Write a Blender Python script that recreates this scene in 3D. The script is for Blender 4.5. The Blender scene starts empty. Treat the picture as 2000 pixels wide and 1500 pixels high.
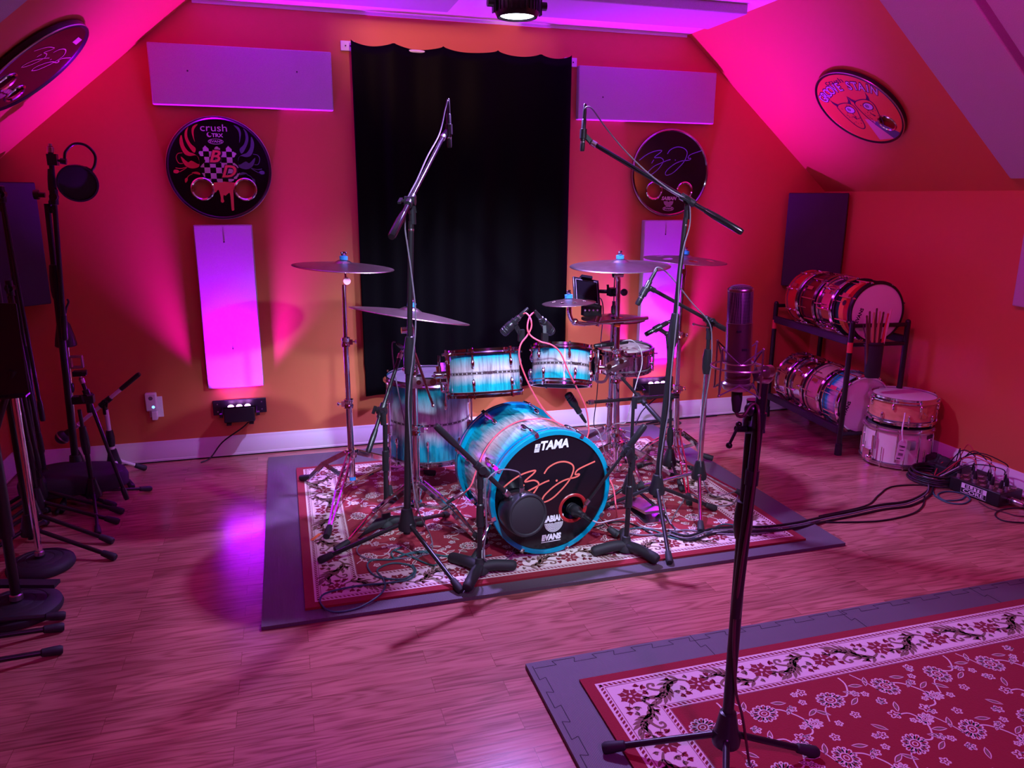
import bpy, math, random
from math import pi, sin, cos, radians, atan2, hypot
from mathutils import Vector, Matrix
rnd = random.Random(7)
V = Vector
sc = bpy.context.scene
COL = sc.collection
# ------------------------------------------------------------------ camera (f in pixels of a 2000x1500 frame)
FPX = 1490.0
CAMZ = 1.485
_y = V((-455, -371, FPX)).normalized()
_x = V((5143, -339, FPX)); _x = (_x - _x.dot(_y) * _y).normalized()
_z = _x.cross(_y)
if _z.y > 0: _z = -_z
RW = Matrix((_x, _y, _z))            # world = RW @ (right, down, forward)
CAM = V((0, 0, CAMZ))
def ray(px, py): return RW @ V((px - 1000, py - 750, FPX))
def F(px, py, z=0.0):                # photo point lying on a level plane
    d = ray(px, py); return CAM + d * ((z - CAMZ) / d.z)
def P(px, py, Y):                    # photo point lying at a depth Y into the room
    d = ray(px, py); return CAM + d * (Y / d.y)
def PX(px, py, X):
    d = ray(px, py); return CAM + d * (X / d.x)
def PP(px, py, p0, n):
    d = ray(px, py); return CAM + d * ((V(p0) - CAM).dot(V(n)) / d.dot(V(n)))
def mpp(p): return ((RW.transposed() @ (V(p) - CAM)).z) / FPX      # metres per pixel at p
cam = bpy.data.objects.new('camera', bpy.data.cameras.new('camera'))
COL.objects.link(cam); sc.camera = cam
cam.data.sensor_fit = 'HORIZONTAL'; cam.data.sensor_width = 36.0; cam.data.lens = FPX / 2000 * 36.0
cam.data.clip_start = 0.02; cam.data.clip_end = 50
r_, d_, f_ = RW.col[0], RW.col[1], RW.col[2]
cam.matrix_world = Matrix(((r_.x, -d_.x, -f_.x, CAM.x), (r_.y, -d_.y, -f_.y, CAM.y), (r_.z, -d_.z, -f_.z, CAM.z), (0, 0, 0, 1)))
# ------------------------------------------------------------------ materials
MATS = {}
def mat(name, col, rough=0.5, metal=0.0, spec=0.5, emit=None, estr=1.0, sheen=0.0, alpha=1.0, bump=None, trans=0.0):
    m = bpy.data.materials.new(name); m.use_nodes = True
    nt = m.node_tree; b = nt.nodes['Principled BSDF']
    b.inputs['Base Color'].default_value = (*col, 1); b.inputs['Roughness'].default_value = rough
    b.inputs['Metallic'].default_value = metal; b.inputs['Specular IOR Level'].default_value = spec
    if emit: b.inputs['Emission Color'].default_value = (*emit, 1); b.inputs['Emission Strength'].default_value = estr
    if sheen: b.inputs['Sheen Weight'].default_value = sheen
    if alpha < 1: b.inputs['Alpha'].default_value = alpha
    if trans: b.inputs['Transmission Weight'].default_value = trans
    if bump:
        sc_, st, dist = bump
        tc = nt.nodes.new('ShaderNodeTexCoord'); n = nt.nodes.new('ShaderNodeTexNoise')
        n.inputs['Scale'].default_value = sc_; n.inputs['Detail'].default_value = 3
        bp = nt.nodes.new('ShaderNodeBump'); bp.inputs['Strength'].default_value = st; bp.inputs['Distance'].default_value = dist
        nt.links.new(tc.outputs['Object'], n.inputs['Vector']); nt.links.new(n.outputs['Fac'], bp.inputs['Height'])
        nt.links.new(bp.outputs['Normal'], b.inputs['Normal'])
    MATS[name] = m; return m
def nodes(m): return m.node_tree, m.node_tree.nodes['Principled BSDF']
def N(nt, typ, **kw):
    n = nt.nodes.new(typ)
    for k, v in kw.items():
        if k in n.inputs: n.inputs[k].default_value = v
        else: setattr(n, k, v)
    return n
def ramp(nt, stops, interp='LINEAR'):
    r = nt.nodes.new('ShaderNodeValToRGB'); cr = r.color_ramp; cr.interpolation = interp
    while len(cr.elements) < len(stops): cr.elements.new(0.5)
    for e, (p, c) in zip(cr.elements, stops): e.position = p; e.color = (*c, 1)
    return r
wall_m = mat('orange_wall_paint', (0.64, 0.17, 0.066), 0.55, bump=(180, 0.08, 0.002))
white_m = mat('white_ceiling_paint', (0.80, 0.78, 0.78), 0.6, bump=(120, 0.08, 0.002))
trim_m = mat('white_trim_paint', (0.82, 0.80, 0.82), 0.35)
gap_m = mat('gap_shade', (0.02, 0.012, 0.01), 0.9)
panel_m = mat('grey_panel_fabric', (0.50, 0.48, 0.50), 0.95)
nt, b = nodes(panel_m)
tc = N(nt, 'ShaderNodeTexCoord'); w1 = N(nt, 'ShaderNodeTexNoise', Scale=420.0, Detail=2.0)
r1 = ramp(nt, [(0.3, (0.40, 0.385, 0.40)), (0.7, (0.58, 0.56, 0.58))]); bp = N(nt, 'ShaderNodeBump', Strength=0.3, Distance=0.002)
nt.links.new(tc.outputs['Object'], w1.inputs['Vector']); nt.links.new(w1.outputs['Fac'], r1.inputs['Fac'])
nt.links.new(r1.outputs['Color'], b.inputs['Base Color']); nt.links.new(w1.outputs['Fac'], bp.inputs['Height']); nt.links.new(bp.outputs['Normal'], b.inputs['Normal'])
dpanel_m = mat('charcoal_panel_fabric', (0.045, 0.04, 0.05), 0.95, bump=(420, 0.2, 0.002))
pin_m = mat('dark_pin', (0.03, 0.02, 0.03), 0.5)
curtain_m = mat('black_velvet', (0.0012, 0.0007, 0.0016), 0.6, spec=0.06)
chrome = mat('chrome', (0.80, 0.79, 0.82), 0.09, 1.0)
dchrome = mat('dark_chrome', (0.42, 0.36, 0.40), 0.12, 1.0)
schrome = mat('satin_chrome', (0.62, 0.60, 0.63), 0.28, 1.0)
black = mat('black_metal', (0.012, 0.011, 0.013), 0.35)
rubber = mat('black_rubber', (0.016, 0.016, 0.02), 0.65)
plastic = mat('black_plastic', (0.014, 0.014, 0.017), 0.3)
gloss_black = mat('black_gloss', (0.008, 0.007, 0.009), 0.15)  # plain glossy black finish
dskin = mat('black_drum_skin', (0.006, 0.005, 0.008), 0.16)
wskin = mat('white_drum_skin', (0.78, 0.74, 0.74), 0.5)
cskin = mat('clear_drum_skin', (0.17, 0.15, 0.18), 0.12)
ink_w = mat('white_ink', (0.80, 0.80, 0.82), 0.5)
ink_lav = mat('pale_ink', (0.62, 0.60, 0.66), 0.5)
ink_or = mat('coral_ink', (0.85, 0.16, 0.12), 0.5)
ink_red = mat('red_ink', (0.70, 0.05, 0.06), 0.5)
ink_blue = mat('slate_ink', (0.10, 0.12, 0.22), 0.5)
ink_sig = mat('blue_ink', (0.22, 0.20, 0.75), 0.5)
ink_k = mat('black_ink', (0.01, 0.008, 0.012), 0.5)
ink_pk = mat('pink_ink', (0.75, 0.35, 0.42), 0.5)
skin_or = mat('orange_drum_skin', (0.80, 0.16, 0.05), 0.3)
foam_blue = mat('blue_felt', (0.03, 0.28, 0.72), 0.8)
orange_m = mat('orange_tag', (0.9, 0.22, 0.03), 0.5)
white_pl = mat('white_plastic', (0.82, 0.82, 0.84), 0.35)
white_mt = mat('white_metal', (0.78, 0.76, 0.80), 0.3)
redring = mat('red_ring', (0.35, 0.015, 0.02), 0.3)
foam_m = mat('grey_foam_mat', (0.105, 0.092, 0.105), 0.6)
nt, b = nodes(foam_m)
tc = N(nt, 'ShaderNodeTexCoord'); wv = N(nt, 'ShaderNodeTexWave', Scale=70.0, Distortion=0.0); wv.bands_direction = 'X'
bp = N(nt, 'ShaderNodeBump', Strength=0.35, Distance=0.002)
nt.links.new(tc.outputs['Object'], wv.inputs['Vector']); nt.links.new(wv.outputs['Fac'], bp.inputs['Height']); nt.links.new(bp.outputs['Normal'], b.inputs['Normal'])
seam_m = mat('mat_seam', (0.012, 0.01, 0.014), 0.8)
def pile(name, col):
    m = mat(name, col, 0.95, sheen=0.1, bump=(260, 0.5, 0.003)); return m
rug_red = pile('rug_red', (0.25, 0.003, 0.016)); rug_cream = pile('rug_cream', (0.70, 0.58, 0.56))
rug_brown = pile('rug_brown', (0.20, 0.10, 0.075)); rug_dred = pile('rug_dark_red', (0.20, 0.004, 0.016))
# bronze cymbals
def bronze(name, col, rough):
    m = mat(name, col, rough, 1.0); nt, b = nodes(m)
    tc = N(nt, 'ShaderNodeTexCoord'); sp = N(nt, 'ShaderNodeVectorMath', operation='LENGTH'); mu = N(nt, 'ShaderNodeMath', operation='MULTIPLY'); mu.inputs[1].default_value = 900
    sn = N(nt, 'ShaderNodeMath', operation='SINE'); bp = N(nt, 'ShaderNodeBump', Strength=0.15, Distance=0.001)
    nt.links.new(tc.outputs['Object'], sp.inputs[0]); nt.links.new(sp.outputs['Value'], mu.inputs[0]); nt.links.new(mu.outputs[0], sn.inputs[0])
    nt.links.new(sn.outputs[0], bp.inputs['Height']); nt.links.new(bp.outputs['Normal'], b.inputs['Normal'])
    ns = N(nt, 'ShaderNodeTexNoise', Scale=22.0, Detail=4.0); rr = ramp(nt, [(0.3, tuple(c * 0.75 for c in col)), (0.7, col)])
    nt.links.new(tc.outputs['Object'], ns.inputs['Vector']); nt.links.new(ns.outputs['Fac'], rr.inputs['Fac']); nt.links.new(rr.outputs['Color'], b.inputs['Base Color'])
    return m
bronze_m = bronze('cymbal_bronze', (0.46, 0.33, 0.29), 0.30)
bronze_d = bronze('raw_cymbal_bronze', (0.34, 0.26, 0.27), 0.36)
# burst shells, pale figured wood between turquoise edges (generated Z runs along the drum)
def burst(name, a, mid, lo=0.22, hi=0.72):
    m = mat(name, mid, 0.10, spec=0.6); nt, b = nodes(m)
    tc = N(nt, 'ShaderNodeTexCoord'); s = N(nt, 'ShaderNodeSeparateXYZ'); nt.links.new(tc.outputs['Generated'], s.inputs[0])
    mp = N(nt, 'ShaderNodeMapping'); mp.inputs['Scale'].default_value = (75, 75, 7)
    nt.links.new(tc.outputs['Object'], mp.inputs['Vector']); ns = N(nt, 'ShaderNodeTexNoise', Scale=1.0, Detail=4.0, Roughness=0.65); nt.links.new(mp.outputs[0], ns.inputs['Vector'])
    ad = N(nt, 'ShaderNodeMath', operation='MULTIPLY_ADD'); ad.inputs[1].default_value = 0.16; nt.links.new(ns.outputs['Fac'], ad.inputs[0])
    sub = N(nt, 'ShaderNodeMath', operation='SUBTRACT'); sub.inputs[1].default_value = 0.08; nt.links.new(s.outputs['Z'], sub.inputs[0]); nt.links.new(sub.outputs[0], ad.inputs[2])
    dk = tuple(c * 0.8 for c in a)
    rr = ramp(nt, [(0.0, dk), (lo, a), (lo + 0.2, mid), (hi - 0.1, mid), (hi + 0.16, a), (1.0, dk)]); nt.links.new(ad.outputs[0], rr.inputs['Fac'])
    st = ramp(nt, [(0.30, (0.32, 0.30, 0.34)), (0.56, (1, 1, 1))]); nt.links.new(ns.outputs['Fac'], st.inputs['Fac'])
    mx = N(nt, 'ShaderNodeMix', data_type='RGBA', blend_type='MULTIPLY'); mx.inputs[0].default_value = 0.85
    nt.links.new(rr.outputs['Color'], mx.inputs[6]); nt.links.new(st.outputs['Color'], mx.inputs[7]); nt.links.new(mx.outputs[2], b.inputs['Base Color'])
    b.inputs['Coat Weight'].default_value = 0.5
    return m
TURQ = (0.01, 0.46, 0.54)
shell_m = burst('turquoise_burst_lacquer', TURQ, (0.62, 0.55, 0.60))
hoop_t = mat('turquoise_hoop_lacquer', (0.0, 0.28, 0.42), 0.12)
inlay_m = mat('dark_inlay', (0.05, 0.03, 0.035), 0.3)
def wood(name, c1, c2, sc_=(3, 40, 40), rough=0.3):
    m = mat(name, c1, rough); nt, b = nodes(m)
    tc = N(nt, 'ShaderNodeTexCoord'); mp = N(nt, 'ShaderNodeMapping'); mp.inputs['Scale'].default_value = sc_
    ns = N(nt, 'ShaderNodeTexNoise', Scale=1.0, Detail=4.0); rr = ramp(nt, [(0.3, c1), (0.7, c2)])
    nt.links.new(tc.outputs['Object'], mp.inputs['Vector']); nt.links.new(mp.outputs[0], ns.inputs['Vector']); nt.links.new(ns.outputs['Fac'], rr.inputs['Fac']); nt.links.new(rr.outputs['Color'], b.inputs['Base Color'])
    return m
maple_m = wood('maple_shell', (0.62, 0.27, 0.13), (0.78, 0.38, 0.20), (18, 18, 60))
cherry_m = mat('red_shell_lacquer', (0.55, 0.03, 0.02), 0.15)
wine_m = mat('wine_shell_lacquer', (0.16, 0.008, 0.012), 0.12)
steel_m = mat('steel_shell', (0.75, 0.70, 0.78), 0.14, 1.0)
cream_sh = mat('pearl_white_shell', (0.78, 0.70, 0.62), 0.25)
stick_ms = [mat('hickory_stick', (0.55, 0.30, 0.14), 0.45), mat('dark_stick', (0.10, 0.03, 0.02), 0.4), mat('red_stick', (0.60, 0.03, 0.03), 0.4), mat('white_stick', (0.75, 0.55, 0.50), 0.4)]
def stripes(name, stops):
    m = mat(name, (0.5, 0.1, 0.1), 0.18); nt, b = nodes(m); tc = N(nt, 'ShaderNodeTexCoord'); s = N(nt, 'ShaderNodeSeparateXYZ')
    rr = ramp(nt, stops, 'CONSTANT'); nt.links.new(tc.outputs['Generated'], s.inputs[0]); nt.links.new(s.outputs['Z'], rr.inputs['Fac']); nt.links.new(rr.outputs['Color'], b.inputs['Base Color'])
    return m
stripe_m = stripes('striped_shell', [(0, (0.02, 0.10, 0.08)), (0.24, (0.85, 0.30, 0.08)), (0.5, (0.85, 0.30, 0.08)), (0.52, (0.50, 0.02, 0.02)), (0.8, (0.50, 0.02, 0.02))])
# laminate floor, strips along X
floor_m = mat('oak_laminate', (0.5, 0.25, 0.15), 0.28, spec=0.5); nt, b = nodes(floor_m)
tc = N(nt, 'ShaderNodeTexCoord')
br = N(nt, 'ShaderNodeTexBrick', Scale=1.0); br.offset = 0.37; br.offset_frequency = 2; br.squash = 1.0
br.inputs['Color1'].default_value = (0, 0, 0, 1); br.inputs['Color2'].default_value = (1, 1, 1, 1); br.inputs['Mortar'].default_value = (0.5, 0.5, 0.5, 1)
br.inputs['Mortar Size'].default_value = 0.0006; br.inputs['Mortar Smooth'].default_value = 0.1; br.inputs['Brick Width'].default_value = 0.58; br.inputs['Row Height'].default_value = 0.078
nt.links.new(tc.outputs['Object'], br.inputs['Vector'])
mp = N(nt, 'ShaderNodeMapping'); mp.inputs['Scale'].default_value = (3.0, 85, 1)
nt.links.new(tc.outputs['Object'], mp.inputs['Vector'])
sep = N(nt, 'ShaderNodeSeparateColor'); nt.links.new(br.outputs['Color'], sep.inputs[0])
mw = N(nt, 'ShaderNodeMath', operation='MULTIPLY'); mw.inputs[1].default_value = 37.0; nt.links.new(sep.outputs[0], mw.inputs[0])
ns = N(nt, 'ShaderNodeTexNoise', Scale=1.5, Detail=5.0, Roughness=0.6); ns.noise_dimensions = '4D'
nt.links.new(mp.outputs[0], ns.inputs['Vector']); nt.links.new(mw.outputs[0], ns.inputs['W'])
mp2 = N(nt, 'ShaderNodeMapping'); mp2.inputs['Scale'].default_value = (1.3, 11, 1); nt.links.new(tc.outputs['Object'], mp2.inputs['Vector'])
ns2 = N(nt, 'ShaderNodeTexNoise', Scale=1.3, Detail=1.0); ns2.noise_dimensions = '4D'; nt.links.new(mp2.outputs[0], ns2.inputs['Vector']); nt.links.new(mw.outputs[0], ns2.inputs['W'])
m1 = N(nt, 'ShaderNodeMath', operation='MULTIPLY'); m1.inputs[1].default_value = 60.0; nt.links.new(ns2.outputs['Fac'], m1.inputs[0])
sn = N(nt, 'ShaderNodeMath', operation='SINE'); nt.links.new(m1.outputs[0], sn.inputs[0])
mm = N(nt, 'ShaderNodeMath', operation='MULTIPLY_ADD'); mm.inputs[1].default_value = 0.12; nt.links.new(sn.outputs[0], mm.inputs[0]); nt.links.new(ns.outputs['Fac'], mm.inputs[2])
rr = ramp(nt, [(0.28, (0.25, 0.088, 0.066)), (0.50, (0.41, 0.158, 0.122)), (0.74, (0.48, 0.20, 0.155))]); nt.links.new(mm.outputs[0], rr.inputs['Fac'])
hs = ramp(nt, [(0, (0.84, 0.84, 0.84)), (1, (1.14, 1.14, 1.14))]); nt.links.new(sep.outputs[0], hs.inputs['Fac'])
mx = N(nt, 'ShaderNodeMix', data_type='RGBA', blend_type='MULTIPLY'); mx.inputs[0].default_value = 1.0
nt.links.new(rr.outputs['Color'], mx.inputs[6]); nt.links.new(hs.outputs['Color'], mx.inputs[7])
mx2 = N(nt, 'ShaderNodeMix', data_type='RGBA'); nt.links.new(br.outputs['Fac'], mx2.inputs[0]); nt.links.new(mx.outputs[2], mx2.inputs[6]); mx2.inputs[7].default_value = (0.15, 0.06, 0.03, 1)
nt.links.new(mx2.outputs[2], b.inputs['Base Color'])
rg = N(nt, 'ShaderNodeMapRange'); rg.inputs['To Min'].default_value = 0.15; rg.inputs['To Max'].default_value = 0.26; nt.links.new(ns.outputs['Fac'], rg.inputs['Value']); nt.links.new(rg.outputs[0], b.inputs['Roughness'])
bp = N(nt, 'ShaderNodeBump', Strength=0.06, Distance=0.002); nt.links.new(ns.outputs['Fac'], bp.inputs['Height']); nt.links.new(bp.outputs['Normal'], b.inputs['Normal'])
def cable_m(name, c): return mat(name, c, 0.45)
cab_k = cable_m('black_cable', (0.012, 0.010, 0.014)); cab_p = cable_m('pink_cable', (0.90, 0.10, 0.16)); cab_t = cable_m('teal_cable', (0.03, 0.12, 0.12))
cab_g = cable_m('grey_cable', (0.16, 0.13, 0.17)); cab_r = cable_m('red_cable', (0.5, 0.03, 0.06)); cab_w = cable_m('pale_cable', (0.55, 0.48, 0.55)); cab_m = cable_m('maroon_cable', (0.08, 0.02, 0.03))
lens_white = mat('lit_white_lens', (1, 1, 1), 0.3, emit=(0.72, 0.86, 1.0), estr=9.0)
lens_pink = mat('lit_violet_lens', (1, 1, 1), 0.3, emit=(0.80, 0.25, 1.0), estr=14.0)
led_blue = mat('lit_blue_led', (0.1, 0.2, 1), 0.3, emit=(0.1, 0.3, 1.0), estr=3.0)
mesh_m = mat('mic_grille', (0.30, 0.28, 0.34), 0.35, 0.8); nt, b = nodes(mesh_m)
tc = N(nt, 'ShaderNodeTexCoord'); vo = N(nt, 'ShaderNodeTexVoronoi', Scale=330.0); vo.inputs['Randomness'].default_value = 0.0
rr = ramp(nt, [(0.35, (0.02, 0.018, 0.03)), (0.55, (0.34, 0.32, 0.40))]); nt.links.new(tc.outputs['Object'], vo.inputs['Vector']); nt.links.new(vo.outputs['Distance'], rr.inputs['Fac']); nt.links.new(rr.outputs['Color'], b.inputs['Base Color'])
brushed = mat('brushed_nickel', (0.34, 0.29, 0.31), 0.30, 0.95)
# ------------------------------------------------------------------ mesh building
class MB:
    def __init__(s): s.v = []; s.f = []; s.m = []
    def add(s, vs, fs, mi=0):
        k = len(s.v); s.v += [tuple(v) for v in vs]; s.f += [tuple(i + k for i in f) for f in fs]; s.m += [mi] * len(fs); return s
    def tube(s, pts, r, n=10, mi=0, cap=True, closed=False):
        pts = [V(p) for p in pts]; L = len(pts)
        rs = r if isinstance(r, (list, tuple)) else [r] * L
        vs = []; up = None
        for i, p in enumerate(pts):
            if closed: t = pts[(i + 1) % L] - pts[i - 1]
            else: t = pts[min(i + 1, L - 1)] - pts[max(i - 1, 0)]
            if t.length < 1e-9: t = V((0, 0, 1))
            t.normalize()
            if up is None:
                up = V((0, 0, 1)) if abs(t.z) < 0.9 else V((1, 0, 0))
            u = up - t * up.dot(t)
            if u.length < 1e-6: u = t.orthogonal()
            u.normalize(); w = t.cross(u); up = u
            for k in range(n):
                a = 2 * pi * k / n; vs.append(p + (u * cos(a) + w * sin(a)) * rs[i])
        fs = []
        for i in range(L if closed else L - 1):
            j = (i + 1) % L
            for k in range(n):
                q = (k + 1) % n; fs.append((i * n + k, i * n + q, j * n + q, j * n + k))
        if cap and not closed: fs.append(tuple(reversed(range(n)))); fs.append(tuple((L - 1) * n + k for k in range(n)))
        return s.add(vs, fs, mi)
    def cyl(s, a, b, r, r2=None, n=16, mi=0): return s.tube([a, b], [r, r if r2 is None else r2], n, mi)
    def lathe(s, prof, o=(0, 0, 0), d=(0, 0, 1), n=32, mi=0, mis=None):
        o = V(o); d = V(d).normalized(); u = d.orthogonal().normalized() if abs(d.z) < 0.999 else V((1, 0, 0)); w = d.cross(u)
        vs = []; idx = []
        for (r, h) in prof:
            if r < 1e-6: idx.append([len(vs)]); vs.append(o + d * h)
            else:
                idx.append(list(range(len(vs), len(vs) + n)))
                for k in range(n):
                    a = 2 * pi * k / n; vs.append(o + d * h + (u * cos(a) + w * sin(a)) * r)
        for i in range(len(prof) - 1):
            A, B = idx[i], idx[i + 1]; fs = []
            for k in range(n):
                q = (k + 1) % n
                if len(A) == 1 and len(B) == 1: continue
                if len(A) == 1: fs.append((A[0], B[q], B[k]))
                elif len(B) == 1: fs.append((A[k], A[q], B[0]))
                else: fs.append((A[k], A[q], B[q], B[k]))
            if i == 0: s.add(vs, fs, mis[i] if mis else mi); base = len(s.v) - len(vs)
            else:
                s.f += [tuple(j + base for j in f) for f in fs]; s.m += [mis[i] if mis else mi] * len(fs)
        return s
    def box(s, c, sz, M=None, mi=0):
        c = V(c); hx, hy, hz = sz[0] / 2, sz[1] / 2, sz[2] / 2; vs = []
        for x in (-hx, hx):
            for y in (-hy, hy):
                for z in (-hz, hz):
                    q = V((x, y, z)); vs.append(c + (M @ q if M else q))
        return s.add(vs, [(0, 1, 3, 2), (4, 6, 7, 5), (0, 4, 5, 1), (2, 3, 7, 6), (0, 2, 6, 4), (1, 5, 7, 3)], mi)
    def bar(s, a, b, w, t, up=(0, 0, 1), mi=0):
        a = V(a); b = V(b); d = b - a; L = d.length; d.normalize(); up = V(up); u = up - d * up.dot(d)
        if u.length < 1e-5: u = d.orthogonal()
        u.normalize(); q = d.cross(u); M = Matrix((d, q, u)).transposed()
        return s.box((a + b) / 2, (L, w, t), M, mi)
    def ell(s, c, r, M=None, n=16, m=10, mi=0):
        c = V(c); r = (r, r, r) if not isinstance(r, (tuple, list)) else r; vs = []; fs = []
        for i in range(1, m):
            t = pi * i / m
            for k in range(n):
                a = 2 * pi * k / n; q = V((r[0] * sin(t) * cos(a), r[1] * sin(t) * sin(a), r[2] * cos(t))); vs.append(c + (M @ q if M else q))
        for e in (1, -1):
            q = V((0, 0, r[2] * e)); vs.append(c + (M @ q if M else q))
        T, B = len(vs) - 2, len(vs) - 1
        for i in range(m - 2):
            for k in range(n):
                q = (k + 1) % n; fs.append((i * n + k, (i + 1) * n + k, (i + 1) * n + q, i * n + q))
        for k in range(n):
            q = (k + 1) % n; fs.append((T, k, q)); fs.append((B, (m - 2) * n + q, (m - 2) * n + k))
        return s.add(vs, fs, mi)
    def prism(s, poly, fr, dep, mi=0):
        o, u, v = (V(x) for x in fr); n = u.cross(v).normalized(); L = len(poly)
        vs = [o + u * p[0] + v * p[1] for p in poly] + [o + u * p[0] + v * p[1] + n * dep for p in poly]
        return s.add(vs, [tuple(reversed(range(L))), tuple(range(L, 2 * L))] + [(i, (i + 1) % L, L + (i + 1) % L, L + i) for i in range(L)], mi)
    def flat(s, poly, fr, h=0.0, mi=0):
        o, u, v = (V(x) for x in fr); n = u.cross(v).normalized()
        return s.add([o + u * p[0] + v * p[1] + n * h for p in poly], [tuple(range(len(poly)))], mi)
    def ribbon(s, pts, w, fr, h=0.0004, mi=0, closed=False):
        o, u, v = (V(x) for x in fr); n = u.cross(v).normalized(); L = len(pts); vs = []
        for i, p in enumerate(pts):
            a = pts[i - 1] if (i or closed) else p; c = pts[(i + 1) % L] if (i < L - 1 or closed) else p
            tx, ty = c[0] - a[0], c[1] - a[1]; q = hypot(tx, ty) or 1; ww = (w[i] if isinstance(w, list) else w) / 2
            for e in (1, -1): vs.append(o + u * (p[0] - ty / q * ww * e) + v * (p[1] + tx / q * ww * e) + n * h)
        fs = [(2 * i, 2 * i + 1, 2 * ((i + 1) % L) + 1, 2 * ((i + 1) % L)) for i in range(L if closed else L - 1)]
        return s.add(vs, fs, mi)
def smooth(pts, k=6, closed=False):
    pts = [V(p) for p in pts]; L = len(pts); out = []
    for i in range(L if closed else L - 1):
        if closed: a, b, c, d = pts[i - 1], pts[i], pts[(i + 1) % L], pts[(i + 2) % L]
        else: a, b, c, d = pts[max(i - 1, 0)], pts[i], pts[i + 1], pts[min(i + 2, L - 1)]
        for j in range(k):
            t = j / k; out.append(0.5 * ((2 * b) + (c - a) * t + (2 * a - 5 * b + 4 * c - d) * t * t + (3 * b - a - 3 * c + d) * t ** 3))
    if not closed: out.append(pts[-1])
    return out
def sm2(pts, k=6, closed=False): return [(p.x, p.y) for p in smooth([(x, y, 0) for x, y in pts], k, closed)]
def lerp(a, b, t): return V(a) + (V(b) - V(a)) * t
INV = {}
def link(name, me, parent=None):
    o = bpy.data.objects.new(name, me); COL.objects.link(o)
    if parent is not None: o.parent = parent
    return o
def mesh(name, mb, mats, T=None, ang=38):
    me = bpy.data.meshes.new(name); vs = [T @ V(v) for v in mb.v] if T else mb.v
    me.from_pydata([tuple(v) for v in vs], [], mb.f)
    mats = mats if isinstance(mats, (list, tuple)) else [mats]
    for m in mats: me.materials.append(m)
    me.polygons.foreach_set('material_index', mb.m)
    me.polygons.foreach_set('use_smooth', [True] * len(mb.f)); me.update()
    me.set_sharp_from_angle(angle=radians(ang)); return me
def tag(o, label, cat, group=None):
    o['label'] = label; o['category'] = cat
    if group: o['group'] = group
    return o
def thing(name, label, cat, M, group=None):
    o = bpy.data.objects.new(name, None); COL.objects.link(o); o.empty_display_size = 0.05
    if not isinstance(M, Matrix): M = Matrix.Translation(V(M))
    o.matrix_world = M; INV[o.as_pointer()] = M.inverted(); tag(o, label, cat, group); return o
def part(root, name, mb, mats, parent=None, label=None, local=False, bevel=0):
    T = None if local else INV[root.as_pointer()]
    o = link(name, mesh(name, mb, mats, T), parent or root)
    if label: o['label'] = label
    if bevel: bv = o.modifiers.new('bevel', 'BEVEL'); bv.width = bevel; bv.segments = 2; bv.limit_method = 'ANGLE'
    return o
def solo(name, label, cat, mb, mats, loc=None, group=None, bevel=0):
    loc = V(loc) if loc is not None else V(min(mb.v, key=lambda v: v[2]))
    o = link(name, mesh(name, mb, mats, Matrix.Translation(-loc))); o.location = loc; tag(o, label, cat, group)
    if bevel: bv = o.modifiers.new('bevel', 'BEVEL'); bv.width = bevel; bv.segments = 2; bv.limit_method = 'ANGLE'
    return o
def struct(name, mb, mats, bevel=0):
    o = link(name, mesh(name, mb, mats)); o['kind'] = 'structure'
    if bevel: bv = o.modifiers.new('bevel', 'BEVEL'); bv.width = bevel; bv.segments = 2; bv.limit_method = 'ANGLE'
    return o
def frame_M(o, x, y, z):
    x, y, z = V(x), V(y), V(z)
    return Matrix(((x.x, y.x, z.x, o[0]), (x.y, y.y, z.y, o[1]), (x.z, y.z, z.z, o[2]), (0, 0, 0, 1)))
def axisM(o, z, x=(1, 0, 0)):
    z = V(z).normalized(); x = V(x); x = (x - z * x.dot(z)).normalized(); return frame_M(o, x, z.cross(x), z)
def lettering(root, s, fr, size, m, parent=None, name='lettering', shear=0.0, bold=0.0, sx=1.0, dep=0.0004, local=False, spacing=1.0):
    cu = bpy.data.curves.new('tmp', 'FONT'); cu.body = s; cu.size = size; cu.align_x = 'CENTER'; cu.align_y = 'CENTER'
    cu.shear = shear; cu.offset = bold; cu.extrude = dep; cu.space_character = spacing; cu.resolution_u = 3
    t = bpy.data.objects.new('tmp', cu); COL.objects.link(t); bpy.context.view_layer.update()
    me = bpy.data.meshes.new_from_object(t.evaluated_get(bpy.context.evaluated_depsgraph_get()))
    bpy.data.objects.remove(t); bpy.data.curves.remove(cu)
    o, u, v = (V(x) for x in fr); n = u.cross(v).normalized(); T = Matrix() if local else INV[root.as_pointer()]
    for w in me.vertices: w.co = T @ (o + u * w.co.x * sx + v * w.co.y + n * (w.co.z + dep))
    me.materials.clear(); me.materials.append(m); me.name = name
    return link(name, me, parent or root)
# ------------------------------------------------------------------ room shell
XL, XR, YB, YF, ZK, ZC = -1.47, 3.55, 4.511, -2.6, 1.522, 2.44
CL, CR = -0.373, 2.45
prof = [(XL, 0), (XR, 0), (XR, ZK), (CR, ZC), (CL, ZC), (XL, ZK)]
def slab(poly, axis, t0, t1):
    mb = MB(); k = len(poly)
    if axis == 'y':
        vs = [(x, t0, z) for x, z in poly] + [(x, t1, z) for x, z in poly]
        mb.add(vs, [tuple(range(k)), tuple(reversed(range(k, 2 * k)))] + [((i + 1) % k, i, k + i, k + (i + 1) % k) for i in range(k)])
    return mb
struct('floor', MB().box(((XL + XR) / 2, (YB + YF) / 2, -0.05), (XR - XL + 0.2, YB - YF + 0.2, 0.1)), floor_m)
struct('wall_back', slab(prof, 'y', YB, YB + 0.1), wall_m)
struct('wall_front', slab(prof, 'y', YF - 0.1, YF), wall_m)
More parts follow.
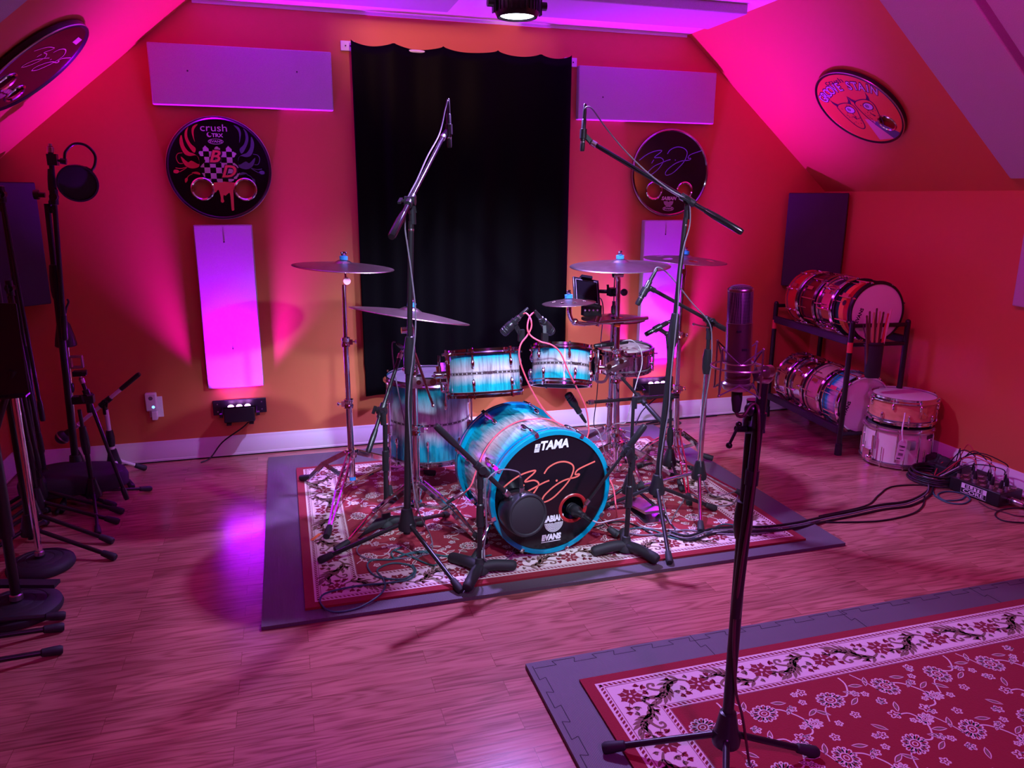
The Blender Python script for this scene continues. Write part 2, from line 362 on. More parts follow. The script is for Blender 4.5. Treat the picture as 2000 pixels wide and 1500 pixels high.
struct('wall_left', slab([(XL, 0), (XL, ZK), (CL, ZC), (CL, ZC + 0.12), (XL - 0.1, ZK + 0.05), (XL - 0.1, 0)], 'y', YF, YB), wall_m)
struct('wall_right', slab([(XR, 0), (XR, ZK), (CR, ZC), (CR, ZC + 0.12), (XR + 0.1, ZK + 0.05), (XR + 0.1, 0)], 'y', YF, YB), wall_m)
struct('ceiling', MB().box(((CL + CR) / 2, (YB + YF) / 2, ZC + 0.05), (CR - CL, YB - YF, 0.1)), white_m)
# bead where ceiling meets the back wall paint, uneven white strip
mb = MB(); mb.box(((CL + CR) / 2, YB - 0.004, ZC - 0.008), (CR - CL - 0.02, 0.008, 0.016)); struct('trim_1', mb, white_m)
def base_prof(L, along, o, inward):
    # profile of a 5 inch baseboard with a top bead
    pr = [(0, 0.008), (0.013, 0.008), (0.013, 0.018), (0.011, 0.020), (0.011, 0.100), (0.008, 0.104), (0.008, 0.116), (0.004, 0.124), (0, 0.124)]
    mb = MB(); o = V(o); a = V(along); n = V(inward); k = len(pr)
    vs = [o + n * p[0] + V((0, 0, p[1])) for p in pr] + [o + a * L + n * p[0] + V((0, 0, p[1])) for p in pr]
    mb.add(vs, [tuple(range(k)), tuple(reversed(range(k, 2 * k)))] + [((i + 1) % k, i, k + i, k + (i + 1) % k) for i in range(k)]); return mb
struct('baseboard_back', base_prof(XR - XL, (1, 0, 0), (XL, YB, 0), (0, -1, 0)), trim_m)
struct('baseboard_left', base_prof(YB - YF - 0.014, (0, 1, 0), (XL, YF, 0), (1, 0, 0)), trim_m)
struct('baseboard_right', base_prof(YB - YF - 0.014, (0, 1, 0), (XR, YF, 0), (-1, 0, 0)), trim_m)
mb = MB(); mb.box(((XL + XR) / 2, YB - 0.005, 0.004), (XR - XL, 0.01, 0.008)); struct('gap_shade_strip', mb, gap_m)  # dark strip in the gap under the back baseboard, stands in for its shade
# ------------------------------------------------------------------ acoustic panels
def panel(label, o, u, v, w, h, t, m=panel_m, pins=(), group=None):
    o, u, v = V(o), V(u).normalized(), V(v).normalized(); n = u.cross(v)
    r = thing('acoustic_panel', label, 'acoustic panel', frame_M(o, u, v, n), group)
    part(r, 'fabric_body', MB().box((0, 0, t / 2), (w, h, t)), m, local=True, bevel=0.006)
    for (a, b_) in pins:
        part(r, 'pin', MB().lathe([(0, 0.0035), (0.003, 0.003), (0.0045, 0.0)], (a, b_, t + 0.0002), n=10), pin_m, local=True)
    return r
def wallpanel(label, x0, x1, z0, z1, t=0.045, pins=(), **k):
    return panel(label, ((x0 + x1) / 2, YB, (z0 + z1) / 2), (1, 0, 0), (0, 0, 1), x1 - x0, z1 - z0, t, pins=pins, **k)
wallpanel('wide grey fabric panel on back wall left of the black curtain', -0.59, 0.313, 1.925, 2.222, pins=((-0.27, 0.02), (0.27, 0.04)))
wallpanel('wide grey fabric panel on back wall right of the black curtain', 1.73, 2.64, 1.925, 2.226, pins=((-0.30, -0.02),))
wallpanel('tall grey fabric panel below the checkered drum head, purple lit', -0.452, -0.152, 0.42, 1.322, pins=((0.0, 0.36), (0.0, -0.23)))
wallpanel('tall grey fabric panel behind the cymbals at right, purple lit', 2.195, 2.495, 0.44, 1.338, pins=((0.0, 0.36),))
def corner(label, a, c, z0, z1, t=0.05):
    a, c = V(a), V(c); u = (c - a).normalized(); m = (a + c) / 2
    return panel(label, (m.x, m.y, (z0 + z1) / 2), (u.x, u.y, 0), (0, 0, 1), (c - a).length, z1 - z0, t, dpanel_m)
corner('dark charcoal panel across the right corner above the snare rack', (3.265, YB - 0.01, 0), (XR - 0.01, 4.26, 0), 0.90, 1.512)
corner('dark charcoal panel across the left corner behind the folded stands', (XL + 0.01, 4.27, 0), (-1.20, YB - 0.01, 0), 0.925, 1.535)
sR = V((XR - CR, 0, ZK - ZC)).normalized(); sL = V((XL - CL, 0, ZK - ZC)).normalized()
def slopepanel(label, side, s0, s1, y0, y1, t=0.05):
    if side == 'R': o = V((CR, (y0 + y1) / 2, ZC)) + sR * ((s0 + s1) / 2); u, v = (0, -1, 0), -sR
    else: o = V((CL, (y0 + y1) / 2, ZC)) + sL * ((s0 + s1) / 2); u, v = (0, 1, 0), -sL
    return panel(label, o, u, v, y1 - y0, s1 - s0, t)
slopepanel('long grey panel on right sloping wall nearer the back wall', 'R', 0.07, 1.29, 2.585, 2.99)
slopepanel('long grey panel on right sloping wall cut off by the upper right corner', 'R', 0.07, 1.29, 2.14, 2.542)
slopepanel('grey panel on left sloping wall in the upper left corner', 'L', 0.07, 1.29, 2.57, 2.98)
panel('grey panel on low right wall at the right picture edge', (XR, 2.72, 1.22), (0, -1, 0), (0, 0, 1), 0.46, 0.52, 0.05)
panel('grey ceiling panel left of the hanging stage light', (0.28, 3.955, ZC), (1, 0, 0), (0, -1, 0), 1.21, 0.41, 0.05)
panel('grey ceiling panel right of the hanging stage light', (1.755, 3.915, ZC), (1, 0, 0), (0, -1, 0), 1.20, 0.38, 0.05)
# ------------------------------------------------------------------ curtain on its rail
r = thing('curtain_rail', 'white rail ends showing either side of the black curtain', 'curtain rail', (1.04, YB, 2.26))
for X in (0.405, 1.688):
    zc = 2.262 if X < 1 else 2.244
    br_ = part(r, 'bracket', MB().box((X, YB - 0.008, zc), (0.075, 0.016, 0.05)), white_pl, bevel=0.002)
    for dx in (-0.012, 0.014): part(r, 'screw', MB().cyl((X + dx, YB - 0.0155, zc), (X + dx, YB - 0.019, zc), 0.004, n=8), pin_m, parent=br_)
part(r, 'rod', MB().cyl((0.44, YB - 0.04, 2.255), (1.655, YB - 0.04, 2.238), 0.008), white_mt)
mb = MB(); nx, nz = 121, 40; x0, x1 = 0.417, 1.672; pk = [0, 0.18, 0.40, 0.65, 0.855, 1.0]; vs = []
for j in range(nz):
    t = j / (nz - 1)
    for i in range(nx):
        s = i / (nx - 1); k = max(q for q in range(5) if pk[q] <= s + 1e-9); q = (s - pk[k]) / (pk[k + 1] - pk[k])
        ztop = 2.285 - 0.012 * s - 0.024 * (sin(pi * q) ** 0.6); zbot = 0.322 - 0.004 * s
        z = ztop + (zbot - ztop) * t; x = x0 + (x1 - x0) * s
        if t > 0.9: x += 0.004 * sin(9 * t)
        y = YB - 0.055 - 0.018 * cos(2 * pi * (s * 5.2 + 0.1)) * (0.35 + 0.65 * t) - 0.008 * sin(2 * pi * (s * 2.3)) - 0.006 * cos(pi * 2 * q) * (1 - t)
        vs.append((x, y, z))
fs = [(j * nx + i, j * nx + i + 1, (j + 1) * nx + i + 1, (j + 1) * nx + i) for j in range(nz - 1) for i in range(nx - 1)]
mb.add(vs, fs)
cu = solo('curtain', 'tall black velvet curtain hanging behind the drum kit', 'curtain', mb, curtain_m, loc=(1.04, YB - 0.055, 0.32))
so = cu.modifiers.new('thickness', 'SOLIDIFY'); so.thickness = 0.004
# ------------------------------------------------------------------ wall outlet with a plug in device
r = thing('wall_outlet', 'white double wall outlet low on the back wall at left', 'outlet', (-0.735, YB, 0.33))
part(r, 'cover_plate', MB().box((-0.735, YB - 0.003, 0.325), (0.072, 0.006, 0.118)), white_pl, bevel=0.002)
for dz in (-0.02, 0.02): part(r, 'socket', MB().box((-0.735 + 0.012, YB - 0.0065, 0.325 + dz), (0.03, 0.002, 0.026)), trim_m)
r = thing('plug_in_device', 'white plug in gadget with a blue light on the wall outlet', 'device', (-0.752, YB - 0.007, 0.36))
part(r, 'body', MB().box((-0.752, YB - 0.026, 0.362), (0.058, 0.036, 0.102)), white_pl, bevel=0.006)
part(r, 'speaker_grille', MB().lathe([(0, 0), (0.011, 0), (0.012, -0.002)], (-0.752, YB - 0.0445, 0.385), (0, -1, 0), 20), cab_g)
part(r, 'status_light', MB().lathe([(0, 0.001), (0.007, 0.0), (0.008, -0.001)], (-0.742, YB - 0.0448, 0.335), (0, -1, 0), 16), led_blue)
r2 = solo('phone_charger', 'small white charger cube plugged under the gadget', 'charger', MB().box((-0.741, YB - 0.0275, 0.285), (0.028, 0.04, 0.05)), white_pl, bevel=0.003)
# ------------------------------------------------------------------ stage light on the ceiling, wall washers
r = thing('stage_light', 'black round can light hanging from the ceiling above the drums', 'stage light', (1.056, 3.5, 2.25))
c = V((1.056, 3.5, 2.25))
mb = MB().lathe([(0.076, 0.004), (0.082, -0.004), (0.088, -0.004), (0.096, 0.012), (0.096, 0.075), (0.085, 0.10), (0.0, 0.10)], c, n=36)
for i in range(30):
    a = 2 * pi * i / 30; mb.box(c + V((0.097 * cos(a), 0.097 * sin(a), 0.045)), (0.006, 0.005, 0.055), Matrix.Rotation(a, 3, 'Z'))
part(r, 'housing', mb, black)
part(r, 'lens', MB().lathe([(0, 0.0), (0.074, 0.004)], c, n=36), lens_white, label='lit white lens')
yk = MB()
for s in (-1, 1):
    yk.box(c + V((s * 0.108, 0, 0.085)), (0.006, 0.03, 0.15))
yk.box(c + V((0, 0, 0.157)), (0.222, 0.03, 0.006)); yk.cyl(c + V((0, 0, 0.157)), (c.x, c.y, ZC), 0.014)
part(r, 'yoke', yk, black)
for s in (-1, 1): part(r, 'knob', MB().cyl(c + V((s * 0.111, 0, 0.05)), c + V((s * 0.135, 0, 0.05)), 0.018, n=14), plastic)
part(r, 'sticker', MB().box(c + V((0.01, -0.097, 0.09)), (0.07, 0.003, 0.02)), ink_lav)
def washer(label, X, z):
    r = thing('wall_washer_light', label, 'stage light', (X, YB, z))
    pl = part(r, 'back_plate', MB().box((X, YB - 0.006, z), (0.29, 0.012, 0.085)), black, bevel=0.002)
    for dx in (-0.12, 0.12):
        for dz in (-0.022, 0.022): part(r, 'screw', MB().cyl((X + dx, YB - 0.011, z + dz), (X + dx, YB - 0.0145, z + dz), 0.004, n=8), schrome, parent=pl)
    M = Matrix.Rotation(radians(-12), 3, 'X'); c = V((X, YB - 0.075, z - 0.028))
    part(r, 'lamp_body', MB().box(c, (0.165, 0.085, 0.085), M), plastic, bevel=0.006)
    part(r, 'lens_frame', MB().box(c + M @ V((0, 0, 0.044)), (0.168, 0.088, 0.006), M), gloss_black)
    for i in range(3):
        part(r, 'lamp_lens', MB().lathe([(0, 0.010), (0.010, 0.008), (0.017, 0.0)], c + M @ V((-0.045 + 0.045 * i, 0, 0.047)), M @ V((0, 0, 1)), 18), lens_pink, label='lit violet lens')
    for s in (-1, 1):
        part(r, 'bracket_arm', MB().bar((X + s * 0.092, YB - 0.012, z - 0.01), (X + s * 0.092, YB - 0.09, z - 0.03), 0.004, 0.022), black)
        part(r, 'knob', MB().cyl((X + s * 0.094, YB - 0.075, z - 0.028), (X + s * 0.108, YB - 0.075, z - 0.028), 0.013, n=12), plastic)
    for s in (-1, 1): part(r, 'foot', MB().box(c + V((s * 0.06, 0.0, -0.050)), (0.025, 0.05, 0.012)), rubber)
washer('black wall washer lamp glowing violet beneath the left tall panel', -0.293, 0.296)
washer('black wall washer lamp glowing violet beneath the right tall panel', 2.33, 0.262)
# ------------------------------------------------------------------ lamps that light the room, plus added unseen fills
def spot(name, loc, tgt, col, W, ang, blend=0.5, r=0.03):
    l = bpy.data.lights.new(name, 'SPOT'); l.energy = W; l.color = col; l.spot_size = radians(ang); l.spot_blend = blend; l.shadow_soft_size = r
    o = bpy.data.objects.new(name, l); COL.objects.link(o); o.location = loc
    o.rotation_euler = (V(tgt) - V(loc)).to_track_quat('-Z', 'Y').to_euler(); return o
spot('can_light_beam', (1.056, 3.5, 2.235), (1.156, 3.20, 0), (0.47, 0.31, 1.0), 290, 112, 0.7, 0.05)
for X, z in ((-0.293, 0.296), (2.33, 0.262)):
    for i in range(3):
        spot('washer_beam', (X - 0.045 + 0.045 * i, YB - 0.075 - 0.012, z + 0.038), (X + (i - 1) * 0.18, YB - 0.075 + 0.03, z + 1.0), (0.42, 0.0, 1.0), 135.0, 78, 0.9, 0.02)
spot('rear_warm_lamp', (0.55, 3.0, 2.38), (0.92, 4.5, 2.34), (1.0, 0.48, 0.24), 34, 50, 0.8, 0.06)
spot('front_can_lamp', (0.35, 1.25, 2.36), (1.00, 3.4, 0.6), (0.60, 0.72, 1.0), 230, 50, 0.8, 0.06)
spot('front_can_lamp', (1.85, 1.20, 2.36), (1.20, 3.4, 0.6), (0.60, 0.72, 1.0), 230, 50, 0.8, 0.06)
spot('side_magenta_fill', (0.9, 1.75, 2.38), (3.5, 3.0, 1.7), (0.90, 0.0, 0.50), 75, 74, 0.9, 0.10)  # unseen magenta fill, added to tint the right wall and slope
spot('side_amber_lamp', (3.36, 1.6, 1.62), (3.2, 2.6, 2.0), (1.0, 0.10, 0.06), 9, 120, 0.8, 0.08)
spot('front_violet_fill', (0.9, -0.6, 2.36), (1.2, 1.3, 0.0), (0.92, 0.06, 1.0), 110, 95, 0.9, 0.15)  # unseen violet fill, added to brighten the front floor
wd = bpy.data.worlds.new('world'); sc.world = wd; wd.use_nodes = True
wd.node_tree.nodes['Background'].inputs['Color'].default_value = (0.01, 0.004, 0.012, 1)
vs_ = sc.view_settings; vs_.view_transform = 'Standard'; vs_.look = 'None'; vs_.exposure = 0.55; vs_.gamma = 1.0; vs_.use_curve_mapping = False
# ------------------------------------------------------------------ drum heads as wall pictures
SIG = [[(-.84, .28), (-.66, .405), (-.48, .484), (-.28, .516), (-.297, .468), (-.45, .35), (-.297, .35), (-.215, .30), (-.224, .23), (-.334, .087), (-.49, -.032), (-.62, -.08), (-.59, .02), (-.444, .15), (-.26, .23), (-.114, .286), (-.02, .31)],
       [(-.46, .30), (-.517, .214)],
       [(-.114, .437), (-.04, .532), (.106, .595), (.253, .595), (.38, .532), (.41, .437), (.345, .278), (.216, .135), (.05, 0), (-.095, -.052), (-.14, -.016), (-.095, .071), (.07, .198), (.253, .278), (.437, .30), (.51, .325), (.51, .35), (.446, .35), (.464, .405), (.547, .452), (.80, .532)]]
def signature(root, name, fr, R, w, m, h=0.0006, clip=None, parent=None, local=True):
    mb = MB()
    for st in SIG: mb.ribbon(sm2([(x * R, y * R) for x, y in st], 5), w, fr, h)
    o, u, v = (V(q) for q in fr); mb.flat([(0.106 * R + w * 0.8 * cos(a * pi / 4), 0.30 * R + w * 0.8 * sin(a * pi / 4)) for a in range(8)], fr, h)
    return part(root, name, mb, m, local=local, parent=parent)
def disc2(mb, cx, cy, r, fr, h, n=24, mi=0, ry=None): mb.flat([(cx + r * cos(2 * pi * k / n), cy + (ry or r) * sin(2 * pi * k / n)) for k in range(n)], fr, h, mi)
def ring2(mb, cx, cy, r, w, fr, h, n=32, mi=0, ry=None): mb.ribbon([(cx + r * cos(2 * pi * k / n), cy + (ry or r) * sin(2 * pi * k / n)) for k in range(n)], w, fr, h, mi, True)
def wallhead(label, M, R, skin, holes, off=0.0, rimm=black):
    r = thing('drum_skin_picture', label, 'wall decoration', M)
    # skin with real round port holes: radial strips cut around the holes by a fine polar grid
    mb = MB(); n = 96; rings = [R * k / 26 for k in range(27)]
    bm_v = [(0, 0)]
    for q in rings[1:]: bm_v += [(q * cos(2 * pi * k / n), q * sin(2 * pi * k / n)) for k in range(n)]
    def snap(p):
        for (hx, hy, hr) in holes:
            d = hypot(p[0] - hx, p[1] - hy)
            if d < hr and d > hr * 0.80: return (hx + (p[0] - hx) * hr / d, hy + (p[1] - hy) * hr / d)
        return p
    inside = [any(hypot(p[0] - hx, p[1] - hy) < hr * 0.80 for hx, hy, hr in holes) for p in bm_v]
    pv = [snap(p) for p in bm_v]; fs = []
    for k in range(n):
        f = (0, 1 + k, 1 + (k + 1) % n)
        if not any(inside[i] for i in f): fs.append(f)
    for j in range(25):
        for k in range(n):
            q = (k + 1) % n; f = (1 + j * n + k, 1 + (j + 1) * n + k, 1 + (j + 1) * n + q, 1 + j * n + q)
            if not any(inside[i] for i in f): fs.append(f)
    mb.add([(x, y, 0.028 + off) for x, y in pv], fs)
    part(r, 'skin', mb, skin, local=True)
    part(r, 'rim', MB().lathe([(R - 0.012, 0.028 + off), (R - 0.006, 0.034 + off), (R, 0.032 + off), (R + 0.003, 0.024), (R + 0.003, 0.008), (R - 0.006, 0.006), (R - 0.010, 0.024 + off)], n=72), rimm, local=True)
    part(r, 'rim_edge', MB().lathe([(R + 0.0005, 0.0325 + off), (R + 0.003, 0.0305 + off), (R + 0.0036, 0.028 + off)], n=72), schrome, local=True)
    for hx, hy, hr in holes:
        part(r, 'port_ring', MB().lathe([(hr - 0.004, 0.024 + off), (hr - 0.005, 0.031 + off), (hr + 0.002, 0.034 + off), (hr + 0.007, 0.031 + off), (hr + 0.008, 0.027 + off), (hr - 0.004, 0.024 + off)], (hx, hy, 0), n=36), chrome, local=True)
    return r
def FR(z): return ((0, 0, z), (1, 0, 0), (0, 1, 0))
RH = 0.262
def oval_word(r, word, cx, cy, w, h, z, m, size):
    mb = MB(); ring2(mb, cx, cy, w / 2, 0.0026, FR(z), 0.0005, 36, ry=h / 2)
    e = part(r, 'oval_logo', mb, m, local=True)
    lettering(r, word, ((cx, cy, z + 0.0004), (1, 0, 0), (0, 1, 0)), size, m, parent=e, sx=1.25, bold=0.0003, local=True)
def cup_logo(r, word, cx, cy, w, z, m, size, sh=0.25, parent=None):
    g = MB()
    for k in range(7):
        rr_ = w * 0.5 * (1 - k * 0.13); g.ribbon([(cx + rr_ * cos(a * pi / 20), cy + rr_ * sin(a * pi / 20)) for a in range(-20, 1)], w * 0.040, FR(z), 0.0005)
    e = part(r, 'emblem', g, m, local=True)
    lettering(r, word, ((cx, cy + size * 0.55, z + 0.0004), (1, 0, 0), (0, 1, 0)), size, m, parent=e, shear=sh, bold=0.0012, local=True, sx=1.0)
# 1: checkered shield with wings
hc = P(429, 329, YB - 0.03)
r = wallhead('black drum head with checkered shield, letters B and D and red wings', frame_M((hc.x, YB, hc.z), (1, 0, 0), (0, 0, 1), (0, -1, 0)), RH, dskin, [(-0.093, -0.107, 0.053), (0.122, -0.107, 0.053)])
S1 = RH / 585
def q1(pts): return [((x - 745) * S1, -(y - 745) * S1) for x, y in pts]
Z = 0.0285
def art(r, name, polys, m, h=0.0003, z=Z, mir=None):
    mb = MB()
    for p in polys: mb.flat(p, FR(z), h)
    return part(r, name, mb, m, local=True)
wing = [sm2(q1([(545, 250), (490, 275), (470, 330), (480, 400), (497, 450), (490, 380), (500, 310)]), 4, True),
        sm2(q1([(440, 285), (400, 330), (390, 400), (410, 470), (455, 550), (485, 570), (498, 520), (450, 470), (422, 400), (425, 330)]), 4, True),
        sm2(q1([(358, 375), (330, 440), (340, 520), (375, 590), (430, 610), (500, 600), (525, 660), (515, 700), (440, 660), (400, 680), (330, 615), (350, 690), (390, 735), (450, 750), (515, 730), (525, 690), (520, 620), (470, 580), (420, 560), (375, 490)]), 3, True),
        sm2(q1([(430, 800), (480, 785), (520, 800), (520, 820), (480, 812)]), 3, True),
        sm2(q1([(240, 770), (275, 765), (298, 785), (270, 808), (235, 800)]), 3, True), sm2(q1([(350, 870), (380, 855), (378, 890), (352, 915)]), 3, True)]
vine = [sm2(q1([(260, 745), (320, 752), (380, 735)]), 4), sm2(q1([(300, 790), (345, 765), (385, 738)]), 4), sm2(q1([(350, 575), (300, 585), (278, 630), (300, 690), (345, 695)]), 5), sm2(q1([(375, 860), (400, 830), (440, 810)]), 4)]
def mirror(ps, cx=(742 - 745) * S1): return [[(2 * cx - x, y) for x, y in p][::-1] for p in ps]
def artwing(ps, vs, m):
    mb = MB()
    for p in ps: mb.flat(p, FR(Z), 0.0003)
    for p in vs: mb.ribbon(p, 0.0035, FR(Z), 0.0004)
    part(r, 'wing_print', mb, m, local=True)
artwing(wing, vine, ink_red); artwing(mirror(wing), mirror(vine), ink_blue)
SHD = q1([(575, 520), (605, 490), (640, 520), (640, 545), (700, 545), (700, 520), (735, 490), (770, 520), (770, 550), (830, 550), (830, 520), (860, 490), (895, 520), (895, 545), (948, 570), (925, 605), (905, 625), (905, 665), (955, 720), (965, 800), (930, 860), (870, 895), (745, 905), (640, 890), (570, 850), (540, 790), (540, 720), (590, 670), (585, 615), (545, 605), (525, 570), (550, 545), (575, 545)])
def inpoly(p, poly):
    c_ = False; L = len(poly)
    for i in range(L):
        a, b_ = poly[i], poly[i - 1]
        if (a[1] > p[1]) != (b_[1] > p[1]) and p[0] < (b_[0] - a[0]) * (p[1] - a[1]) / (b_[1] - a[1]) + a[0]: c_ = not c_
    return c_
mb = MB(); g = 8
for i in range(520, 970, g):
    for j in range(488, 910, g):
        cpt = q1([(i + g / 2, j + g / 2)])[0]
        if inpoly(cpt, SHD) and (((i - 512) // 64) + ((j - 488) // 62)) % 2 == 1: mb.flat(q1([(i, j), (i, j + g), (i + g, j + g), (i + g, j)]), FR(Z), 0.0004)
part(r, 'checker_print', mb, ink_lav, local=True)
dr = sm2(q1([(665, 908), (900, 905), (890, 960), (878, 1010), (876, 1100), (872, 1200), (872, 1225), (855, 1235), (842, 1222), (842, 1120), (836, 1030), (815, 1035), (785, 1060), (765, 1050), (760, 1100), (768, 1125), (745, 1142), (726, 1125), (732, 1090), (725, 1040), (712, 990), (690, 1010), (668, 1020)]), 2, True)
part(r, 'drip_print', MB().flat(dr[::-1], FR(Z), 0.0003), ink_or, local=True)
for ch, x, y in (('B', 690, 615), ('D', 835, 785)):
    px_, py_ = q1([(x, y)])[0]
    o = lettering(r, ch, ((px_ + 0.002, py_ - 0.002, Z + 0.0006), (1, 0, 0), (0, 1, 0)), 0.088, ink_k, bold=0.007, shear=0.3, local=True, sx=1.1)
    lettering(r, ch, ((px_, py_, Z + 0.0012), (1, 0, 0), (0, 1, 0)), 0.086, ink_or, bold=0.002, shear=0.3, local=True, sx=1.1, parent=o)
def tx(r, s, x, y, size, m, **k):
    a = q1([(x, y)])[0]; return lettering(r, s, ((a[0], a[1], Z + 0.0003), (1, 0, 0), (0, 1, 0)), size, m, local=True, **k)
tx(r, 'crush', 715, 290, 0.052, ink_lav, sx=1.2)
tx(r, 'TRX', 748, 372, 0.026, ink_lav, bold=0.0008, sx=1.1)
a = q1([(660, 365)])[0]; mb = MB(); mb.flat([(a[0] + 0.0125 * cos(t * pi / 12 + pi * 0.3), a[1] + 0.0125 * sin(t * pi / 12 + pi * 0.3)) for t in range(0, 19)] + [(a[0] + 0.004 + 0.0095 * cos(t * pi / 12 + pi * 0.3), a[1] + 0.003 + 0.0095 * sin(t * pi / 12 + pi * 0.3)) for t in range(18, -1, -1)], FR(Z), 0.0004)
part(r, 'moon_print', mb, ink_lav, local=True)
a = q1([(726, 440)])[0]; oval_word(r, 'EVANS', a[0], a[1], 0.074, 0.026, Z, ink_lav, 0.017)
# 2: signed head right
hc = P(1310, 338, YB - 0.03)
r = wallhead('black signed drum head with two port holes above the right tall panel', frame_M((hc.x, YB, hc.z), (1, 0, 0), (0, 0, 1), (0, -1, 0)), RH, dskin, [(-0.108, -0.108, 0.050), (0.105, -0.108, 0.050)], rimm=dchrome)
signature(r, 'signature', FR(0.0285), RH, 0.0045, ink_sig)
cup_logo(r, 'SABIAN', -0.004, -0.172, 0.064, Z, ink_lav, 0.030); oval_word(r, 'EVANS', -0.004, -0.218, 0.076, 0.026, Z, ink_lav, 0.017)
# 3: signed head on left slope
nL = V((0, 1, 0)).cross(-sL); nR = V((0, -1, 0)).cross(-sR)
o = V((CL, 3.655, ZC)) + sL * 0.71
r = wallhead('black signed drum head on the left sloping wall', frame_M(o, (0, 1, 0), -sL, nL), RH, dskin, [(-0.11, -0.108, 0.050), (0.075, -0.135, 0.045)])
signature(r, 'signature', ((0.01, 0.0, 0.0285), (1, 0, 0), (0, 1, 0)), RH * 0.86, 0.005, ink_pk)
cup_logo(r, 'SABIAN', -0.015, -0.155, 0.06, Z, ink_pk, 0.03); oval_word(r, 'EVANS', -0.015, -0.212, 0.07, 0.026, Z, ink_pk, 0.017)
mb = MB().flat([(0.04, 0.178), (0.10, 0.178), (0.10, 0.21), (0.04, 0.21)], FR(Z), 0.0004); part(r, 'badge', mb, ink_pk, local=True)
# 4: orange head on right slope
o = V((CR, 3.612, ZC)) + sR * 0.74
r = wallhead('orange printed drum head on the right sloping wall', frame_M(o, (0, -1, 0), -sR, nR), RH, skin_or, [(0.118, -0.122, 0.050)])
lettering(r, 'crush', ((-0.02, 0.205, Z), (1, 0, 0), (0, 1, 0)), 0.05, ink_k, local=True, sx=1.25)
word = 'GROOVE STAIN'
for i, chx in enumerate(word):
    if chx == ' ': continue
    a = radians(126 - i * 6.6); rr_ = 0.32; cx, cy = rr_ * cos(a) + 0.005, rr_ * sin(a) - 0.155
    u_ = (sin(a), -cos(a), 0); v_ = (cos(a), sin(a), 0)
    oo = lettering(r, chx, ((cx, cy, Z + 0.0002), u_, v_), 0.082, ink_k, local=True, bold=0.005, sx=0.72)
    lettering(r, chx, ((cx, cy, Z + 0.0010), u_, v_), 0.080, ink_lav, local=True, bold=0.0008, sx=0.72, parent=oo)
def critter(cx, cy, s, flip):
    k = MB(); sgn = -1 if flip else 1
    def t(ps): 
        ps = [(cx + sgn * x * s, cy + y * s) for x, y in ps]; return ps[::-1] if flip else ps
    for p in ([(-0.9, 0.55), (-1.15, 1.0), (-1.2, 1.5), (-0.95, 1.1), (-0.6, 0.8)][::-1], [(0.55, 0.8), (0.85, 1.1), (1.05, 1.6), (1.05, 1.05), (0.85, 0.55)][::-1]): k.flat(t(p), FR(Z), 0.0005)
    k.ribbon(t(sm2([(-0.95, 0.6), (-0.4, 0.85), (0.4, 0.85), (0.9, 0.55), (1.0, 0.0), (0.75, -0.9), (0.45, -2.0), (0.0, -2.3), (-0.5, -1.9), (-0.85, -0.9), (-1.0, 0.0)], 4, True)), 0.006, FR(Z), 0.0005, closed=True)
    for _ in range(26):
        x = rnd.uniform(-0.7, 0.7); y = rnd.uniform(-1.8, 0.6); w = rnd.uniform(0.05, 0.16)
        k.flat(t([(x, y), (x + w, y - 0.05), (x + w * 0.5, y + 0.12)]), FR(Z), 0.0005)
    k.flat(t([(-0.15, -0.6), (0.1, -1.15), (0.3, -1.1)]), FR(Z), 0.0006)
    part(r, 'creature_print', k, ink_k, local=True)
    e = MB(); p = t([(0.25 + 0.50 * cos(2 * pi * q / 20), 0.05 + 0.42 * sin(2 * pi * q / 20)) for q in range(20)]); e.flat(p, FR(Z), 0.0009)
    eye = part(r, 'eye_print', e, ink_lav, local=True)
    e = MB(); e.ribbon(p, 0.005, FR(Z), 0.0012, closed=True); ring2(e, cx + sgn * 0.15 * s, cy + 0.1 * s, 0.16 * s, 0.004, FR(Z), 0.0012, 16); disc2(e, cx + sgn * 0.15 * s, cy + 0.1 * s, 0.08 * s, FR(Z), 0.0013, 12)
    part(r, 'pupil_print', e, ink_k, local=True, parent=eye)
critter(-0.075, 0.0, 0.062, False); critter(0.065, 0.005, 0.062, False)
mb = MB().flat([(-0.01, -0.075), (-0.02, -0.235), (0.09, -0.235), (0.15, -0.19), (0.04, -0.09)], FR(Z), 0.0004); part(r, 'pavement_print', mb, ink_pk, local=True)
mb = MB().flat([(0.055, -0.10), (0.03, -0.12), (0.085, -0.235), (0.16, -0.205)], FR(Z), 0.0008); part(r, 'shadow_figure_print', mb, ink_blue, local=True)
# ------------------------------------------------------------------ foam mats
def jig(L, ph=0.0, step=0.07, a=0.011):
    out = []; x = 0; k = 0
    while x < L:
        s = a if k % 2 else -a
        out += [(x + 0.008, s), (x + step - 0.008, s), (x + step + 0.004, s * 0.2)] if False else [(x - 0.004, s), (x + step + 0.004, s)]
        x += step; k += 1
    return out
def foam(label, x0, x1, y0, y1, t, seams, loc):
    mb = MB().box(((x0 + x1) / 2, (y0 + y1) / 2, t / 2), (x1 - x0, y1 - y0, t), mi=0)
    fr = ((0, 0, t), (1, 0, 0), (0, 1, 0))
    for (p, q) in seams:
        p = V((*p, 0)); q = V((*q, 0)); L = (q - p).length; d = (q - p).normalized(); nn = V((-d.y, d.x, 0))
        pts = [(p + d * min(max(a, 0), L) + nn * s) for a, s in jig(L)]
        for w0, w1 in zip(pts, pts[1:]): mb.ribbon([(w0.x, w0.y), (w1.x, w1.y)], 0.0026, fr, 0.0004, 1)
    o = solo('foam_mat', label, 'foam mat', mb, [foam_m, seam_m], loc=loc); return o
foam('grey foam mat under the drum kit rug', -0.155, 2.285, 2.535, 4.385, 0.014, [], (1.06, 3.46, 0))
